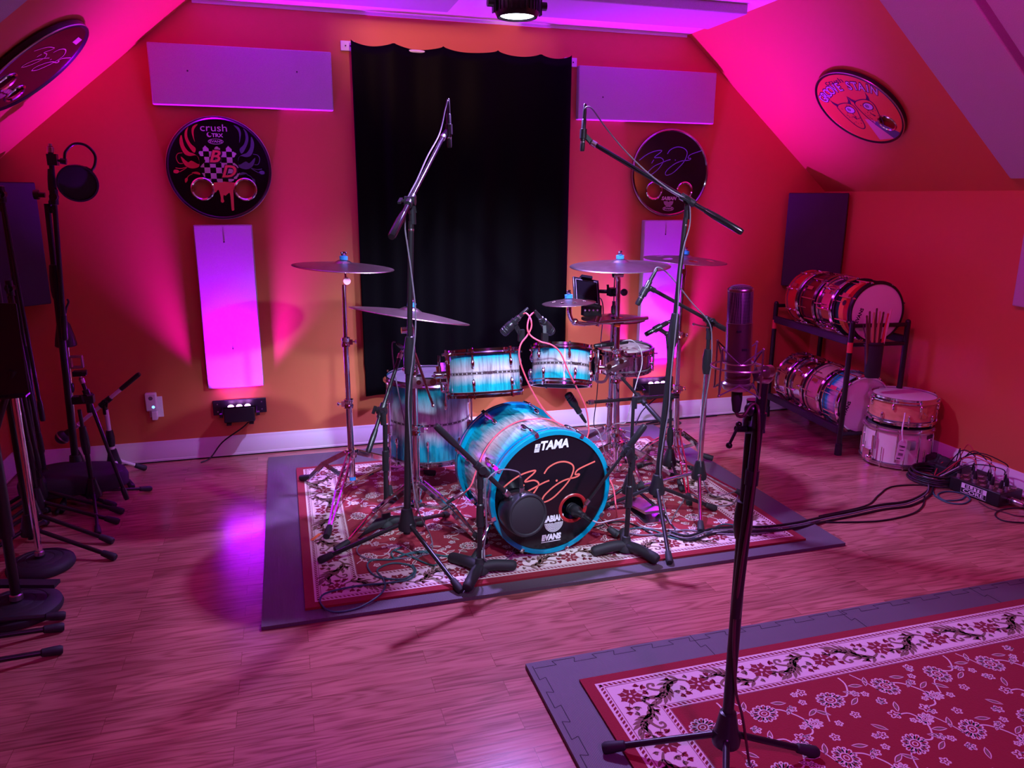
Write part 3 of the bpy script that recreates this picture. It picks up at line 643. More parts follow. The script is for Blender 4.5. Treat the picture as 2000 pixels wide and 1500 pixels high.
ML, MT = 0.668, 2.072
sm = [((ML + 0.028, MT - 0.02), (ML + 0.028, 0.3)), ((ML + 0.02, MT - 0.022), (4.2 if False else 3.45, MT - 0.022))]
for k in range(1, 5): sm.append(((ML + 0.605 * k, MT), (ML + 0.605 * k, 0.3)))
foam('grey interlocking foam mat under the front rug', ML, 3.50, 0.25, MT, 0.016, sm, (2.0, 1.2, 0))
# ------------------------------------------------------------------ patterned rugs
def rug(label, x0, x1, y0, y1, z, seed):
    R_ = random.Random(seed); W, D = x1 - x0, y1 - y0; T = 0.009; mb = MB()
    mb.box(((x0 + x1) / 2, (y0 + y1) / 2, z + T / 2), (W, D, T))
    fr = ((x0, y0, z + T), (1, 0, 0), (0, 1, 0)); RED, CRM, BRN, DRD = 0, 1, 2, 3
    def rect(a, b_, c, d, h, mi): mb.flat([(a, b_), (c, b_), (c, d), (a, d)], fr, h, mi)
    def frame(e, w, h, mi):
        rect(e, e, W - e, e + w, h, mi); rect(e, D - e - w, W - e, D - e, h, mi); rect(e, e + w, e + w, D - e - w, h, mi); rect(W - e - w, e + w, W - e, D - e - w, h, mi)
    E0, BW = 0.036, 0.170                         # red edge, cream band
    frame(E0, BW, 0.0004, CRM)
    def sides(e):                                 # four runs along the band at inset e: origin, direction, inward normal, length
        return [((e, e), (1, 0), (0, 1), W - 2 * e), ((W - e, e), (0, 1), (-1, 0), D - 2 * e), ((W - e, D - e), (-1, 0), (0, -1), W - 2 * e), ((e, D - e), (0, -1), (1, 0), D - 2 * e)]
    for e0 in (E0, E0 + BW - 0.026):              # guard stripes: little dark blocks between two lines
        frame(e0 + 0.004, 0.0015, 0.0008, DRD) if e0 > E0 else None
        frame(e0 + 0.0235, 0.0018, 0.0008, DRD)
        for (o, d, n, L) in sides(e0):
            k = int(L / 0.0155)
            for i in range(1, k):
                s = L * i / k; a = 0.008; b_ = 0.019; sl = 0.004
                q = lambda s_, t_: (o[0] + d[0] * s_ + n[0] * t_, o[1] + d[1] * s_ + n[1] * t_)
                if s < 0.008 or s > L - 0.008: continue
                mb.flat([q(s - 0.0045 + sl, a), q(s + 0.0045 + sl, a), q(s + 0.0045 - sl, b_), q(s - 0.0045 - sl, b_)], fr, 0.0008, DRD)
    def place(cx, cy, ax, sc_, flip=1):
        c, s = cos(ax), sin(ax)
        return lambda pts: [(cx + (x * c - y * flip * s) * sc_, cy + (x * s + y * flip * c) * sc_) for x, y in pts]
    def poly(pl, pts, mi, h=0.0008):
        p = pl(pts); A = sum(p[i - 1][0] * p[i][1] - p[i][0] * p[i - 1][1] for i in range(len(p)))
        mb.flat(p if A > 0 else p[::-1], fr, h, mi)
    def leaf(pl, x, y, a, L, w, mi, h=0.0008, curl=0.25):
        c, s = cos(a), sin(a); pts = []
        N_ = 5
        for i in range(N_ + 1):
            t = i / N_; pts.append((t * L, w * sin(pi * t) * 0.5 + curl * L * t * t))
        for i in range(N_ - 1, 0, -1):
            t = i / N_; pts.append((t * L, -w * sin(pi * t) * 0.5 + curl * L * t * t))
        poly(pl, [(x + px_ * c - py_ * s, y + px_ * s + py_ * c) for px_, py_ in pts], mi, h)
    def rosette(pl, x, y, r, mi, hole):
        n = 7
        for k in range(n):
            a = 2 * pi * k / n + 0.3
            poly(pl, [(x + 0.25 * r * cos(a), y + 0.25 * r * sin(a)), (x + 0.8 * r * cos(a - 0.42), y + 0.8 * r * sin(a - 0.42)), (x + 0.86 * r * cos(a - 0.16), y + 0.86 * r * sin(a - 0.16)), (x + 1.08 * r * cos(a), y + 1.08 * r * sin(a)), (x + 0.86 * r * cos(a + 0.16), y + 0.86 * r * sin(a + 0.16)), (x + 0.8 * r * cos(a + 0.42), y + 0.8 * r * sin(a + 0.42))], mi)
        poly(pl, [(x + 0.42 * r * cos(q * pi / 5), y + 0.42 * r * sin(q * pi / 5)) for q in range(10)], mi, 0.0010)
        poly(pl, [(x + 0.15 * r * cos(q * pi / 4), y + 0.15 * r * sin(q * pi / 4)) for q in range(8)], hole, 0.0014)
        for k in range(n):
            a = 2 * pi * k / n + 0.75; mb.ribbon(pl([(x + 0.35 * r * cos(a), y + 0.35 * r * sin(a)), (x + 0.75 * r * cos(a), y + 0.75 * r * sin(a))]), 0.0018, fr, 0.0014, hole)
    def bud(pl, x, y, a, s, mi):
        leaf(pl, x, y, a, s, s * 0.8, mi, curl=0); leaf(pl, x, y, a + 0.8, s * 0.8, s * 0.4, mi); leaf(pl, x, y, a - 0.8, s * 0.8, s * 0.4, mi, curl=-0.25)
    # border: red rosettes joined by brown acanthus scrolls
    mid = E0 + BW / 2; per = 0.235
    for (o, d, n, L) in sides(mid):
        k = max(1, round(L / per)); st = L / k; ax = atan2(d[1], d[0])
        for i in range(k):
            s = st * i; fl = 1 if i % 2 else -1
            pl = place(o[0] + d[0] * s, o[1] + d[1] * s, ax, st / 0.235, fl)
            rosette(pl, 0.0, 0.004, 0.041, DRD, CRM)
            spine = sm2([(0.028, -0.022), (0.065, -0.038), (0.105, -0.022), (0.118, 0.006), (0.140, 0.030), (0.172, 0.036)], 4)
            mb.ribbon(pl(spine), [0.005 + 0.011 * sin(pi * q / (len(spine) - 1)) for q in range(len(spine))], fr, 0.0008, BRN)
            for q in range(3, len(spine) - 1, 2):
                x, y = spine[q]; xa, ya = spine[q + 1]; a = atan2(ya - y, xa - x)
                leaf(pl, x, y, a + 0.75, 0.044, 0.014, BRN, curl=-0.25); leaf(pl, x, y, a - 0.9, 0.038, 0.013, BRN, curl=0.3)
            hook = sm2([(0.118, 0.0), (0.145, -0.006), (0.166, -0.022), (0.160, -0.040), (0.143, -0.038), (0.145, -0.028)], 4)
            mb.ribbon(pl(hook), [0.010 - 0.004 * q / len(hook) for q in range(len(hook))], fr, 0.0009, BRN)
            poly(pl, [(0.146 + 0.006 * cos(q * pi / 4), -0.030 + 0.006 * sin(q * pi / 4)) for q in range(8)], BRN, 0.0010)
            for (x, y, a, ss, mi) in ((0.048, 0.030, 0.6, 0.020, DRD), (0.070, 0.040, 0.2, 0.018, DRD), (0.052, 0.006, 0.3, 0.022, BRN), (0.178, -0.006, 0.2, 0.020, DRD), (0.190, -0.036, 2.6, 0.020, DRD), (0.20, 0.030, -0.4, 0.018, BRN), (-0.040, -0.034, 3.4, 0.018, DRD), (0.020, -0.044, 0.0, 0.016, BRN), (0.195, 0.010, 1.0, 0.016, BRN), (0.085, 0.012, 1.5, 0.018, BRN), (0.082, -0.048, 0, 0.016, DRD)): bud(pl, x, y, a, ss, mi)
            mb.ribbon(pl(sm2([(0.030, 0.020), (0.055, 0.034), (0.085, 0.042)], 3)), 0.0022, fr, 0.0007, BRN)
            mb.ribbon(pl(sm2([(0.165, -0.020), (0.185, -0.012), (0.205, -0.018)], 3)), 0.0022, fr, 0.0007, BRN)
    # field
    e = E0 + BW; fw, fd = W - 2 * e, D - 2 * e
    def lace(x, y, r, a0, n=13, sq=0.8):
        pl = place(x, y, a0, 1.0)
        for k in range(n):
            a = 2 * pi * k / n
            pts = [(0.45, -0.13), (0.82, -0.16), (1.0, -0.06), (0.97, 0.06), (0.80, 0.15), (0.45, 0.13)]
            q = [(r * px_ * cos(a) - r * py_ * sin(a), (r * px_ * sin(a) + r * py_ * cos(a)) * sq) for px_, py_ in pts]
            mb.ribbon(pl(q), 0.0046, fr, 0.0005, CRM)
            if k % 2: mb.ribbon(pl([(r * 0.45 * cos(a), r * 0.45 * sin(a) * sq), (r * 0.80 * cos(a), r * 0.80 * sin(a) * sq)]), 0.0042, fr, 0.0005, CRM)
        mb.ribbon(pl([(r * 0.42 * cos(q * pi / 8), r * 0.42 * sin(q * pi / 8) * sq) for q in range(16)]), 0.0034, fr, 0.0006, CRM, True)
        mb.ribbon(pl([(r * 0.20 * cos(q * pi / 5), r * 0.20 * sin(q * pi / 5) * sq) for q in range(10)]), 0.0034, fr, 0.0006, CRM, True)
    def small(x, y, r, a0, n=5):
        pl = place(x, y, a0, 1.0)
        mb.ribbon(pl([(r * (0.75 + 0.25 * cos(n * q * 2 * pi / 24)) * cos(q * pi / 12), r * (0.75 + 0.25 * cos(n * q * 2 * pi / 24)) * sin(q * pi / 12)) for q in range(24)]), 0.0040, fr, 0.0005, CRM, True)
        poly(pl, [(0.25 * r * cos(q * pi / 3), 0.25 * r * sin(q * pi / 3)) for q in range(6)], CRM, 0.0005)
    def oleaf(x, y, L, a0):
        pl = place(x, y, a0, 1.0); up = [(L * t / 6, 0.17 * L * sin(pi * t / 6) + 0.12 * L * (t / 6) ** 2) for t in range(7)]; dn = [(L * t / 6, -0.13 * L * sin(pi * t / 6) + 0.12 * L * (t / 6) ** 2) for t in range(5, 0, -1)]
        mb.ribbon(pl(up + dn), 0.0028, fr, 0.0005, CRM, True); leaf(pl, 0.12 * L, 0.01 * L, 0.04, L * 0.75, L * 0.16, BRN, 0.0004, 0.12)
    gx, gy = 0.205, 0.235; nx, ny = max(1, round(fw / gx)), max(1, round(fd / gy)); gx, gy = fw / nx, fd / ny
    def inb(x, y, m=0.02): return e + m < x < W - e - m and e + m < y < D - e - m
    for j in range(ny + 1):
        for i in range(nx + 1):
            x = e + gx * (i + (0.5 if j % 2 else 0)) - gx * 0.25 + R_.uniform(-.01, .01); y = e + gy * j - gy * 0.4 + R_.uniform(-.01, .01); f = 1 if (i + j) % 2 else -1
            if inb(x, y, 0.03): lace(x, y, 0.043, R_.uniform(0, 6), 14)
            x2, y2 = x + gx * 0.52, y + gy * 0.34 * f
            if inb(x2, y2, 0.03): lace(x2, y2, 0.030, R_.uniform(-.5, .5), 9, 0.7)
            vine_ = sm2([(x + 0.03, y + 0.01), (x + gx * 0.30, y + gy * 0.02 * f), (x + gx * 0.46, y + gy * 0.25 * f), (x + gx * 0.40, y + gy * 0.48 * f), (x + gx * 0.18, y + gy * 0.50 * f)], 6)
            run = [p for p in vine_ if inb(*p, 0.006)]
            if len(run) > 3: mb.ribbon(run, 0.0050, fr, 0.0005, CRM)
            run = [p for p in sm2([(x - 0.03, y - 0.02), (x - gx * 0.22, y - gy * 0.16 * f), (x - gx * 0.32, y - gy * 0.36 * f)], 5) if inb(*p, 0.006)]
            if len(run) > 3: mb.ribbon(run, 0.0038, fr, 0.0005, CRM)
            for (dx, dy, a) in ((0.30, 0.10, -0.6), (0.22, -0.16, 0.4), (-0.14, 0.30, 2.2), (0.72, 0.12, 0.9), (-0.32, -0.10, 3.5)):
                if inb(x + gx * dx, y + gy * dy * f, 0.04): oleaf(x + gx * dx, y + gy * dy * f, 0.045, a * f)
            for (dx, dy, rr_) in ((0.44, 0.02, 0.014), (0.18, 0.52, 0.019), (-0.30, 0.24, 0.016), (0.12, -0.34, 0.015), (-0.22, -0.42, 0.012), (0.34, 0.36, 0.010), (-0.42, 0.06, 0.012), (0.66, -0.22, 0.011)):
                if inb(x + gx * dx, y + gy * dy * f): small(x + gx * dx, y + gy * dy * f, rr_, R_.uniform(0, 3))
    return solo('area_rug', label, 'rug', mb, [rug_red, rug_cream, rug_brown, rug_dred], loc=((x0 + x1) / 2, (y0 + y1) / 2, z))
rug('red and cream floral rug beneath the drum kit', -0.004, 2.132, 2.604, 4.135, 0.0142, 3)
rug('red and cream floral rug at the lower right, under the foreground microphone stand', 0.800, 3.30, 0.40, 1.935, 0.0162, 5)
ZR = 0.0242      # top of the drum rug
ZR2 = 0.0262     # top of the front rug
# ------------------------------------------------------------------ drums
LUGS = {}
def lugmesh(kind, R, D):
    key = (kind, round(R, 3), round(D, 3))
    if key in LUGS: return LUGS[key]
    mb = MB()
    if kind == 'tear':
        mb.ell((R + 0.006, 0, 0), (0.012, 0.0085, 0.021), n=12, m=8); mb.cyl((R + 0.006, 0, 0.012), (R + 0.008, 0, 0.032), 0.0055, n=10)
    elif kind == 'beaver': mb.ell((R + 0.006, 0, 0), (0.012, 0.010, 0.026), n=12, m=8); mb.cyl((R, 0, 0), (R + 0.014, 0, 0), 0.010, n=10)
    else:
        mb.cyl((R + 0.011, 0, -D * 0.38), (R + 0.011, 0, D * 0.38), 0.0055, n=10)
        for z in (-D * 0.2, D * 0.2): mb.cyl((R, 0, z), (R + 0.012, 0, z), 0.006, n=8)
    LUGS[key] = me = mesh('lug', mb, chrome); return me
def rodmesh(R, L, square=True):
    key = ('rod', round(R, 3), round(L, 3))
    if key in LUGS: return LUGS[key]
    mb = MB().cyl((R + 0.011, 0, 0), (R + 0.011, 0, L), 0.0028, n=8); mb.box((R + 0.011, 0, L + 0.006), (0.007, 0.007, 0.012)); mb.cyl((R + 0.011, 0, L), (R + 0.011, 0, L - 0.003), 0.0065, n=10)
    LUGS[key] = me = mesh('tension_rod', mb, chrome); return me
def put(root, name, me, z, a, flip=False):
    o = link(name, me, root); o.location = (0, 0, z); o.rotation_euler = (pi if flip else 0, 0, a if not flip else -a); return o
def hoop(R, z, h, up=1):
    # flanged metal hoop sitting at z
    return MB().lathe([(R + 0.001, z), (R + 0.002, z + up * h * 0.55), (R - 0.003, z + up * h), (R + 0.006, z + up * h), (R + 0.006, z + up * h * 0.5), (R + 0.015, z + up * h * 0.2), (R + 0.015, z - up * h * 0.1), (R + 0.001, z)], n=64)
def drum(name, label, cat, M, R, D, shell, n=6, top=cskin, bot=cskin, lug='tear', hoops=chrome, ph=0.0, group=None, hh=0.022, inlay=False, twocol=None):
    r = thing(name, label, cat, M, group)
    sh = part(r, 'shell', MB().lathe([(R - 0.006, 0), (R, 0.001), (R, D * 0.25), (R, D * 0.5), (R, D * 0.75), (R, D - 0.001), (R - 0.006, D)], n=72), shell, local=True)
    if inlay:
        mb = MB(); k = 44
        for i in range(k):
            a0, a1 = 2 * pi * i / k, 2 * pi * (i + 0.78) / k
            mb.add([((R + 0.0006) * cos(a), (R + 0.0006) * sin(a), z) for a, z in ((a0, D / 2 - 0.0035), (a1, D / 2 - 0.0035), (a1, D / 2 + 0.0035), (a0, D / 2 + 0.0035))], [(0, 1, 2, 3)])
        for dz in (-0.0055, 0.0055): mb.lathe([(R + 0.0004, D / 2 + dz - 0.0008), (R + 0.0004, D / 2 + dz + 0.0008)], n=72)
        part(r, 'inlay_band', mb, inlay_m, local=True, parent=sh)
    part(r, 'batter_head', MB().lathe([(0, D + 0.004), (R - 0.014, D + 0.004), (R - 0.002, D + 0.002), (R + 0.001, D - 0.012)], n=64), top, local=True)
    part(r, 'resonant_head', MB().lathe([(R + 0.001, 0.012), (R - 0.002, -0.002), (R - 0.014, -0.004), (0, -0.004)], n=64), bot, local=True)
    part(r, 'hoop', hoop(R, D - 0.008, hh), hoops, local=True); part(r, 'hoop', hoop(R, 0.008, hh, -1), hoops, local=True)
    for i in range(n):
        a = ph + 2 * pi * i / n
        if lug == 'tear':
            put(r, 'lug', lugmesh(lug, R, D), D * 0.74, a); put(r, 'lug', lugmesh(lug, R, D), D * 0.26, a, True)
            put(r, 'tension_rod', rodmesh(R, D * 0.27 + 0.004), D * 0.74, a); put(r, 'tension_rod', rodmesh(R, D * 0.27 + 0.004), D * 0.26, a, True)
        else:
            put(r, 'lug', lugmesh(lug, R, D), D * 0.5, a)
            put(r, 'tension_rod', rodmesh(R, D * 0.5 + 0.004), D * 0.5, a); put(r, 'tension_rod', rodmesh(R, D * 0.5 + 0.004), D * 0.5, a, True)
    return r
def wing_badge(r, R, D, a):
    # winged crest over the inlay
    u = V((-sin(a), cos(a), 0)); n = V((cos(a), sin(a), 0)); fr = (n * (R + 0.0012) + V((0, 0, D / 2)), u, (0, 0, 1)); mb = MB()
    for s in (-1, 1):
        for k, (l, dz) in enumerate(((0.028, 0.004), (0.022, 0.0), (0.015, -0.004))):
            mb.ribbon([(s * 0.006, dz * 0.6), (s * l * 0.6, dz + 0.001), (s * l, dz + 0.004)], 0.0022, fr, 0.0003)
    ring2(mb, 0, 0, 0.006, 0.002, fr, 0.0006, 16); part(r, 'crest', mb, inlay_m, local=True)
def tilt(o, pitch, roll, x=(1, 0, 0)):
    # pitch > 0 leans the top away from the camera, roll > 0 leans the top to the picture's left
    M = Matrix.Translation(V(o)) @ Matrix.Rotation(radians(-roll), 4, 'Y') @ Matrix.Rotation(radians(-pitch), 4, 'X'); return M
# bass drum
d = V((0.09, -0.996, 0)).normalized(); RB = 0.254
BM = frame_M((0.998, 2.775, ZR + 0.0), V((0.996, 0.09, 0)), V((0, 0, 1)), d)      # x right, y up, z towards the camera
r = thing('bass_drum', 'turquoise burst bass drum with black signed front head', 'bass drum', BM); DB = 0.46; cy = RB + 0.018
def L3(x, y, z): return V((x, y + cy, z))
part(r, 'shell', MB().lathe([(RB - 0.006, -DB + 0.03), (RB - 0.002, -DB + 0.03), (RB - 0.002, -DB * 0.75), (RB - 0.002, -DB * 0.5), (RB - 0.002, -DB * 0.25), (RB - 0.002, -0.03), (RB - 0.006, -0.03)], L3(0, 0, 0), n=96), shell_m, local=True)
for z0, z1 in ((-0.040, 0.006), (-DB - 0.006, -DB + 0.040)):
    h = part(r, 'hoop', MB().lathe([(RB + 0.002, z0), (RB + 0.014, z0), (RB + 0.016, z0 + 0.003), (RB + 0.016, z1 - 0.003), (RB + 0.013, z1), (RB - 0.004, z1), (RB - 0.004, z1 - 0.01)], L3(0, 0, 0), n=96), hoop_t, local=True)
    part(r, 'hoop_inlay', MB().lathe([(RB + 0.0163, (z0 + z1) / 2 - 0.003), (RB + 0.0166, (z0 + z1) / 2), (RB + 0.0163, (z0 + z1) / 2 + 0.003)], L3(0, 0, 0), n=96), schrome, local=True, parent=h)
HX, HY, HR = 0.101, -0.083, 0.062
mb = MB(); n = 96; ringR = [RB * k / 26 for k in range(1, 27)]; pv = [(0, 0)] + [(q * cos(2 * pi * k / n), q * sin(2 * pi * k / n)) for q in ringR for k in range(n)]
ins = [hypot(p[0] - HX, p[1] - HY) < HR * 0.8 for p in pv]
pv = [((HX + (p[0] - HX) * HR / hypot(p[0] - HX, p[1] - HY), HY + (p[1] - HY) * HR / hypot(p[0] - HX, p[1] - HY)) if HR * 0.8 <= hypot(p[0] - HX, p[1] - HY) < HR else p) for p in pv]
fs = [(0, 1 + k, 1 + (k + 1) % n) for k in range(n)] + [(1 + j * n + k, 1 + (j + 1) * n + k, 1 + (j + 1) * n + (k + 1) % n, 1 + j * n + (k + 1) % n) for j in range(25) for k in range(n)]
mb.add([L3(x, y, 0.0) for x, y in pv], [f for f in fs if not any(ins[i] for i in f)])
part(r, 'front_head', mb, dskin, local=True)
part(r, 'port_ring', MB().lathe([(HR - 0.012, -0.002), (HR - 0.008, 0.003), (HR, 0.004), (HR + 0.004, 0.0005), (HR - 0.012, -0.002)], L3(HX, HY, 0.0), n=40), redring, local=True)
part(r, 'batter_head', MB().lathe([(0, -DB), (RB - 0.002, -DB)], L3(0, 0, 0), n=64), wskin, local=True)
part(r, 'damper_pillow', MB().ell(L3(0.02, -0.17, -0.22), (0.15, 0.05, 0.17)), hoop_t, local=True)
fb = (L3(0, 0, 0.0006), (1, 0, 0), (0, 1, 0))
mb = MB()
for st in SIG: mb.ribbon(sm2([((x * 1.0 - 0.02) * RB, (y - 0.09) * RB) for x, y in st], 6), 0.0068, fb, 0.0004)
disc2(mb, 0.09 * RB, 0.20 * RB, 0.005, fb, 0.0006, 10)
part(r, 'signature', mb, ink_or, local=True)
e = part(r, 'brand_mark', MB().flat([(-0.080, 0.184), (-0.058, 0.184), (-0.052, 0.219), (-0.074, 0.219)], fb, 0.0004), ink_w, local=True)
gm = MB()
for k in range(3): gm.ribbon([(-0.076 + 0.008 * k, 0.187), (-0.062 + 0.003 * k, 0.217)], 0.0014, fb, 0.0008)
gm.ribbon([(-0.078, 0.202), (-0.056, 0.202)], 0.0014, fb, 0.0008); part(r, 'brand_mark_lines', gm, ink_k, local=True, parent=e)
lettering(r, 'TAMA', (L3(0.008, 0.207, 0.001), (1, 0, 0), (0, 1, 0)), 0.050, ink_w, local=True, shear=0.22, bold=0.0022, sx=0.93)
cup = MB()
for k in range(9):
    q = 0.041 - 0.0044 * k; cup.ribbon([(0.014 + q * cos(-pi * a / 20), -0.134 + q * sin(-pi * a / 20)) for a in range(21)], 0.0024, fb, 0.0004)
e = part(r, 'emblem', cup, ink_w, local=True)
lettering(r, 'SABIAN', (L3(0.012, -0.116, 0.001), (1, 0, 0), (0, 1, 0)), 0.036, ink_w, local=True, shear=0.0, bold=0.002, sx=0.75, parent=e)
e = lettering(r, 'EVANS', (L3(0.002, -0.198, 0.001), (1, 0, 0), (0, 1, 0)), 0.034, ink_w, local=True, shear=0.12, bold=0.0022, sx=0.85)
part(r, 'underline', MB().flat([(-0.042, -0.218), (0.046, -0.218), (0.046, -0.215), (-0.042, -0.215)], fb, 0.0004), ink_w, local=True, parent=e)
mb = MB(); mb.lathe([(RB - 0.0016, -DB / 2 - 0.0035), (RB - 0.0012, -DB / 2), (RB - 0.0016, -DB / 2 + 0.0035)], L3(0, 0, 0), n=96); part(r, 'inlay_band', mb, inlay_m, local=True)
clawm = MB(); clawm.bar((RB + 0.019, 0, -0.040), (RB + 0.019, 0, 0.010), 0.016, 0.006, (1, 0, 0)); clawm.bar((RB + 0.019, 0, 0.009), (RB + 0.004, 0, 0.009), 0.016, 0.005, (0, 0, 1)); clawm.ell((RB + 0.021, 0, -0.046), (0.008, 0.008, 0.014), n=10, m=8)
clawm = mesh('claw_hook', clawm, chrome)
rodm = mesh('tension_rod', MB().cyl((RB + 0.018, 0, -0.125), (RB + 0.021, 0, -0.045), 0.0032, n=8), chrome)
lugm = mesh('lug', MB().ell((RB + 0.008, 0, -0.132), (0.012, 0.010, 0.026), n=12, m=8), chrome)
for i in range(8):
    a = 2 * pi * (i + 0.35) / 8
    for fl in (False, True):
        for nm, me in (('claw_hook', clawm), ('tension_rod', rodm), ('lug', lugm)):
            o = link(nm, me, r); o.location = L3(0, 0, -DB if fl else 0); o.rotation_euler = (pi if fl else 0, 0, a if not fl else -a)
for s in (-1, 1):
    sp = MB().cyl(L3(s * 0.225, -0.13, -0.10), L3(s * 0.325, -0.250, -0.03), 0.008); sp.ell(L3(s * 0.23, -0.125, -0.10), 0.022)
    g = part(r, 'spur', sp, chrome, local=True)
    part(r, 'rubber_foot', MB().cyl(L3(s * 0.300, -0.225, -0.047), L3(s * 0.334, -0.254, -0.022), 0.013, 0.017), rubber, parent=g, local=True)
# rack toms, floor tom, side snare
def bracket(r, R, D, a, m=chrome):
    c, s = cos(a), sin(a); mb = MB(); pt = lambda q, z, t=0.0: V((q * c - t * s, q * s + t * c, z))
    mb.tube(smooth([pt(R + 0.030, D - 0.004, -0.05), pt(R + 0.030, D * 0.72, -0.055), pt(R + 0.030, D * 0.40, -0.05), pt(R + 0.030, D * 0.12, -0.03)], 4), 0.006, 8)
    mb.tube(smooth([pt(R + 0.030, D - 0.004, 0.05), pt(R + 0.030, D * 0.72, 0.055), pt(R + 0.030, D * 0.40, 0.05), pt(R + 0.030, D * 0.12, 0.03)], 4), 0.006, 8)
    mb.bar(pt(R + 0.028, D * 0.28, 0), pt(R + 0.028, D * 0.80, 0), 0.06, 0.010, (c, s, 0)); mb.cyl(pt(R + 0.03, D * 0.5, 0), pt(R + 0.075, D * 0.5, 0), 0.017); mb.cyl(pt(R + 0.055, D * 0.34, 0), pt(R + 0.055, D * 0.72, 0), 0.012)
    mb.box(pt(R + 0.012, D - 0.002, 0), (0.04, 0.04, 0.012))
    g = part(r, 'mount_bracket', mb, m, local=True)
    part(r, 'wing_screw', MB().bar(pt(R + 0.075, D * 0.5, -0.022), pt(R + 0.075, D * 0.5, 0.022), 0.008, 0.012, (c, s, 0)), m, parent=g, local=True)
t1 = P(948, 765, 3.12); k1 = mpp(t1)
R1 = 0.155; D1 = 0.178
T1 = drum('rack_tom', 'larger turquoise rack tom, left of the pair above the bass drum', 'tom drum', tilt(t1 + V((0, 0, -0.006)), 13, 0), R1, D1, shell_m, 6, ph=radians(-60), inlay=True, hoops=dchrome)
wing_badge(T1, R1, D1, radians(-95)); bracket(T1, R1, D1, radians(190))
t2 = P(1094, 748, 3.12)
T2 = drum('rack_tom', 'smaller turquoise rack tom, right of the pair above the bass drum', 'tom drum', tilt(t2, 17, -7), 0.128, 0.155, shell_m, 6, ph=radians(-96), inlay=True, hoops=dchrome)
wing_badge(T2, 0.128, 0.155, radians(-80)); bracket(T2, 0.128, 0.155, radians(-8))
ft = P(846, 893, 3.60); RF = 0.208
FTM = drum('floor_tom', 'turquoise floor tom standing behind the left rack tom', 'tom drum', Matrix.Translation(V((ft.x, 3.70, ft.z))), RF, 0.395, shell_m, 8, ph=radians(-78), inlay=True, hoops=dchrome)
wing_badge(FTM, RF, 0.395, radians(-92)); zf = ft.z
for a in (205, 325, 85):
    a = radians(a); c, s = cos(a), sin(a); q = lambda rr_, z: V((rr_ * c, rr_ * s, z))
    g = part(FTM, 'leg', MB().tube([q(RF + 0.026, 0.30), q(RF + 0.026, 0.02), q(RF + 0.034, -0.015), q(RF + 0.036, ZR - zf + 0.03)], 0.0055, 8), chrome, local=True)
    part(FTM, 'rubber_foot', MB().lathe([(0.0, -0.006), (0.015, -0.006), (0.015, 0.008), (0.009, 0.045), (0.006, 0.05)], q(RF + 0.036, ZR - zf + 0.006), n=14), rubber, parent=g, local=True)
    part(FTM, 'leg_bracket', MB().box(q(RF + 0.016, 0.16), (0.034, 0.034, 0.05), Matrix.Rotation(a, 3, 'Z')).cyl(q(RF + 0.026, 0.14), q(RF + 0.05, 0.14), 0.008), chrome, local=True)
s0 = P(1218, 716, 3.62); ks = mpp(s0)
SN = drum('side_snare', 'dark steel side snare drum at the right of the kit', 'snare drum', tilt(s0, -3, 2), 0.143, 0.098, dchrome, 6, top=wskin, bot=cskin, lug='tube', ph=0.5, hoops=dchrome)
part(SN, 'badge', MB().lathe([(0.012, 0.1022), (0.022, 0.1022)], n=20), inlay_m, local=True)
part(SN, 'strainer', MB().box((0.160, 0.02, 0.052), (0.03, 0.035, 0.03)).bar((0.17, 0.02, 0.052), (0.205, 0.02, 0.05), 0.012, 0.008), chrome, local=True)
# ------------------------------------------------------------------ cymbals
def cymbal(label, c, R, pitch, roll, m=bronze_m, holes=(), bell=0.19, bow=0.085, group=None, name='cymbal', hm=None):
    M = tilt(c, pitch, roll); pr = [(0.006, 0.0), (R * bell * 0.55, -R * 0.012), (R * bell * 0.85, -R * 0.045), (R * bell, -R * 0.062)]
    for t in (0.3, 0.45, 0.6, 0.75, 0.9, 1.0): pr.append((R * t, -R * (0.066 + bow * 0.95 * ((t - bell) / (1 - bell)) ** 1.35)))
    mb = MB()
    if not holes: mb.lathe(pr, n=72)
    else:
        n = 120; rs = [0.006, R * bell * 0.6, R * bell] + [R * (bell + (1 - bell) * k / 22) for k in range(1, 23)]
        def hz(q):
            for i in range(len(pr) - 1):
                if pr[i][0] <= q <= pr[i + 1][0] + 1e-9: return pr[i][1] + (pr[i + 1][1] - pr[i][1]) * (q - pr[i][0]) / (pr[i + 1][0] - pr[i][0])
            return pr[-1][1]
        pv = [(q * cos(2 * pi * k / n), q * sin(2 * pi * k / n)) for q in rs for k in range(n)]
        ins = [any(hypot(x - hx, y - hy) < hr * 0.78 for hx, hy, hr in holes) for x, y in pv]
        def sn_(p):
            for hx, hy, hr in holes:
                dd = hypot(p[0] - hx, p[1] - hy)
                if hr * 0.78 <= dd < hr * 1.08: return (hx + (p[0] - hx) * hr / dd, hy + (p[1] - hy) * hr / dd)
            return p
        pv = [sn_(p) for p in pv]
        mb.add([(x, y, hz(hypot(x, y))) for x, y in pv], [f for f in [(j * n + k, j * n + (k + 1) % n, (j + 1) * n + (k + 1) % n, (j + 1) * n + k) for j in range(len(rs) - 1) for k in range(n)] if not any(ins[i] for i in f)])
    o = link(name, mesh(name, mb, m, ang=60)); o.matrix_world = M; tag(o, label, 'cymbal', group)
    s = o.modifiers.new('thickness', 'SOLIDIFY'); s.thickness = 0.0016; s.offset = -1; return o, M
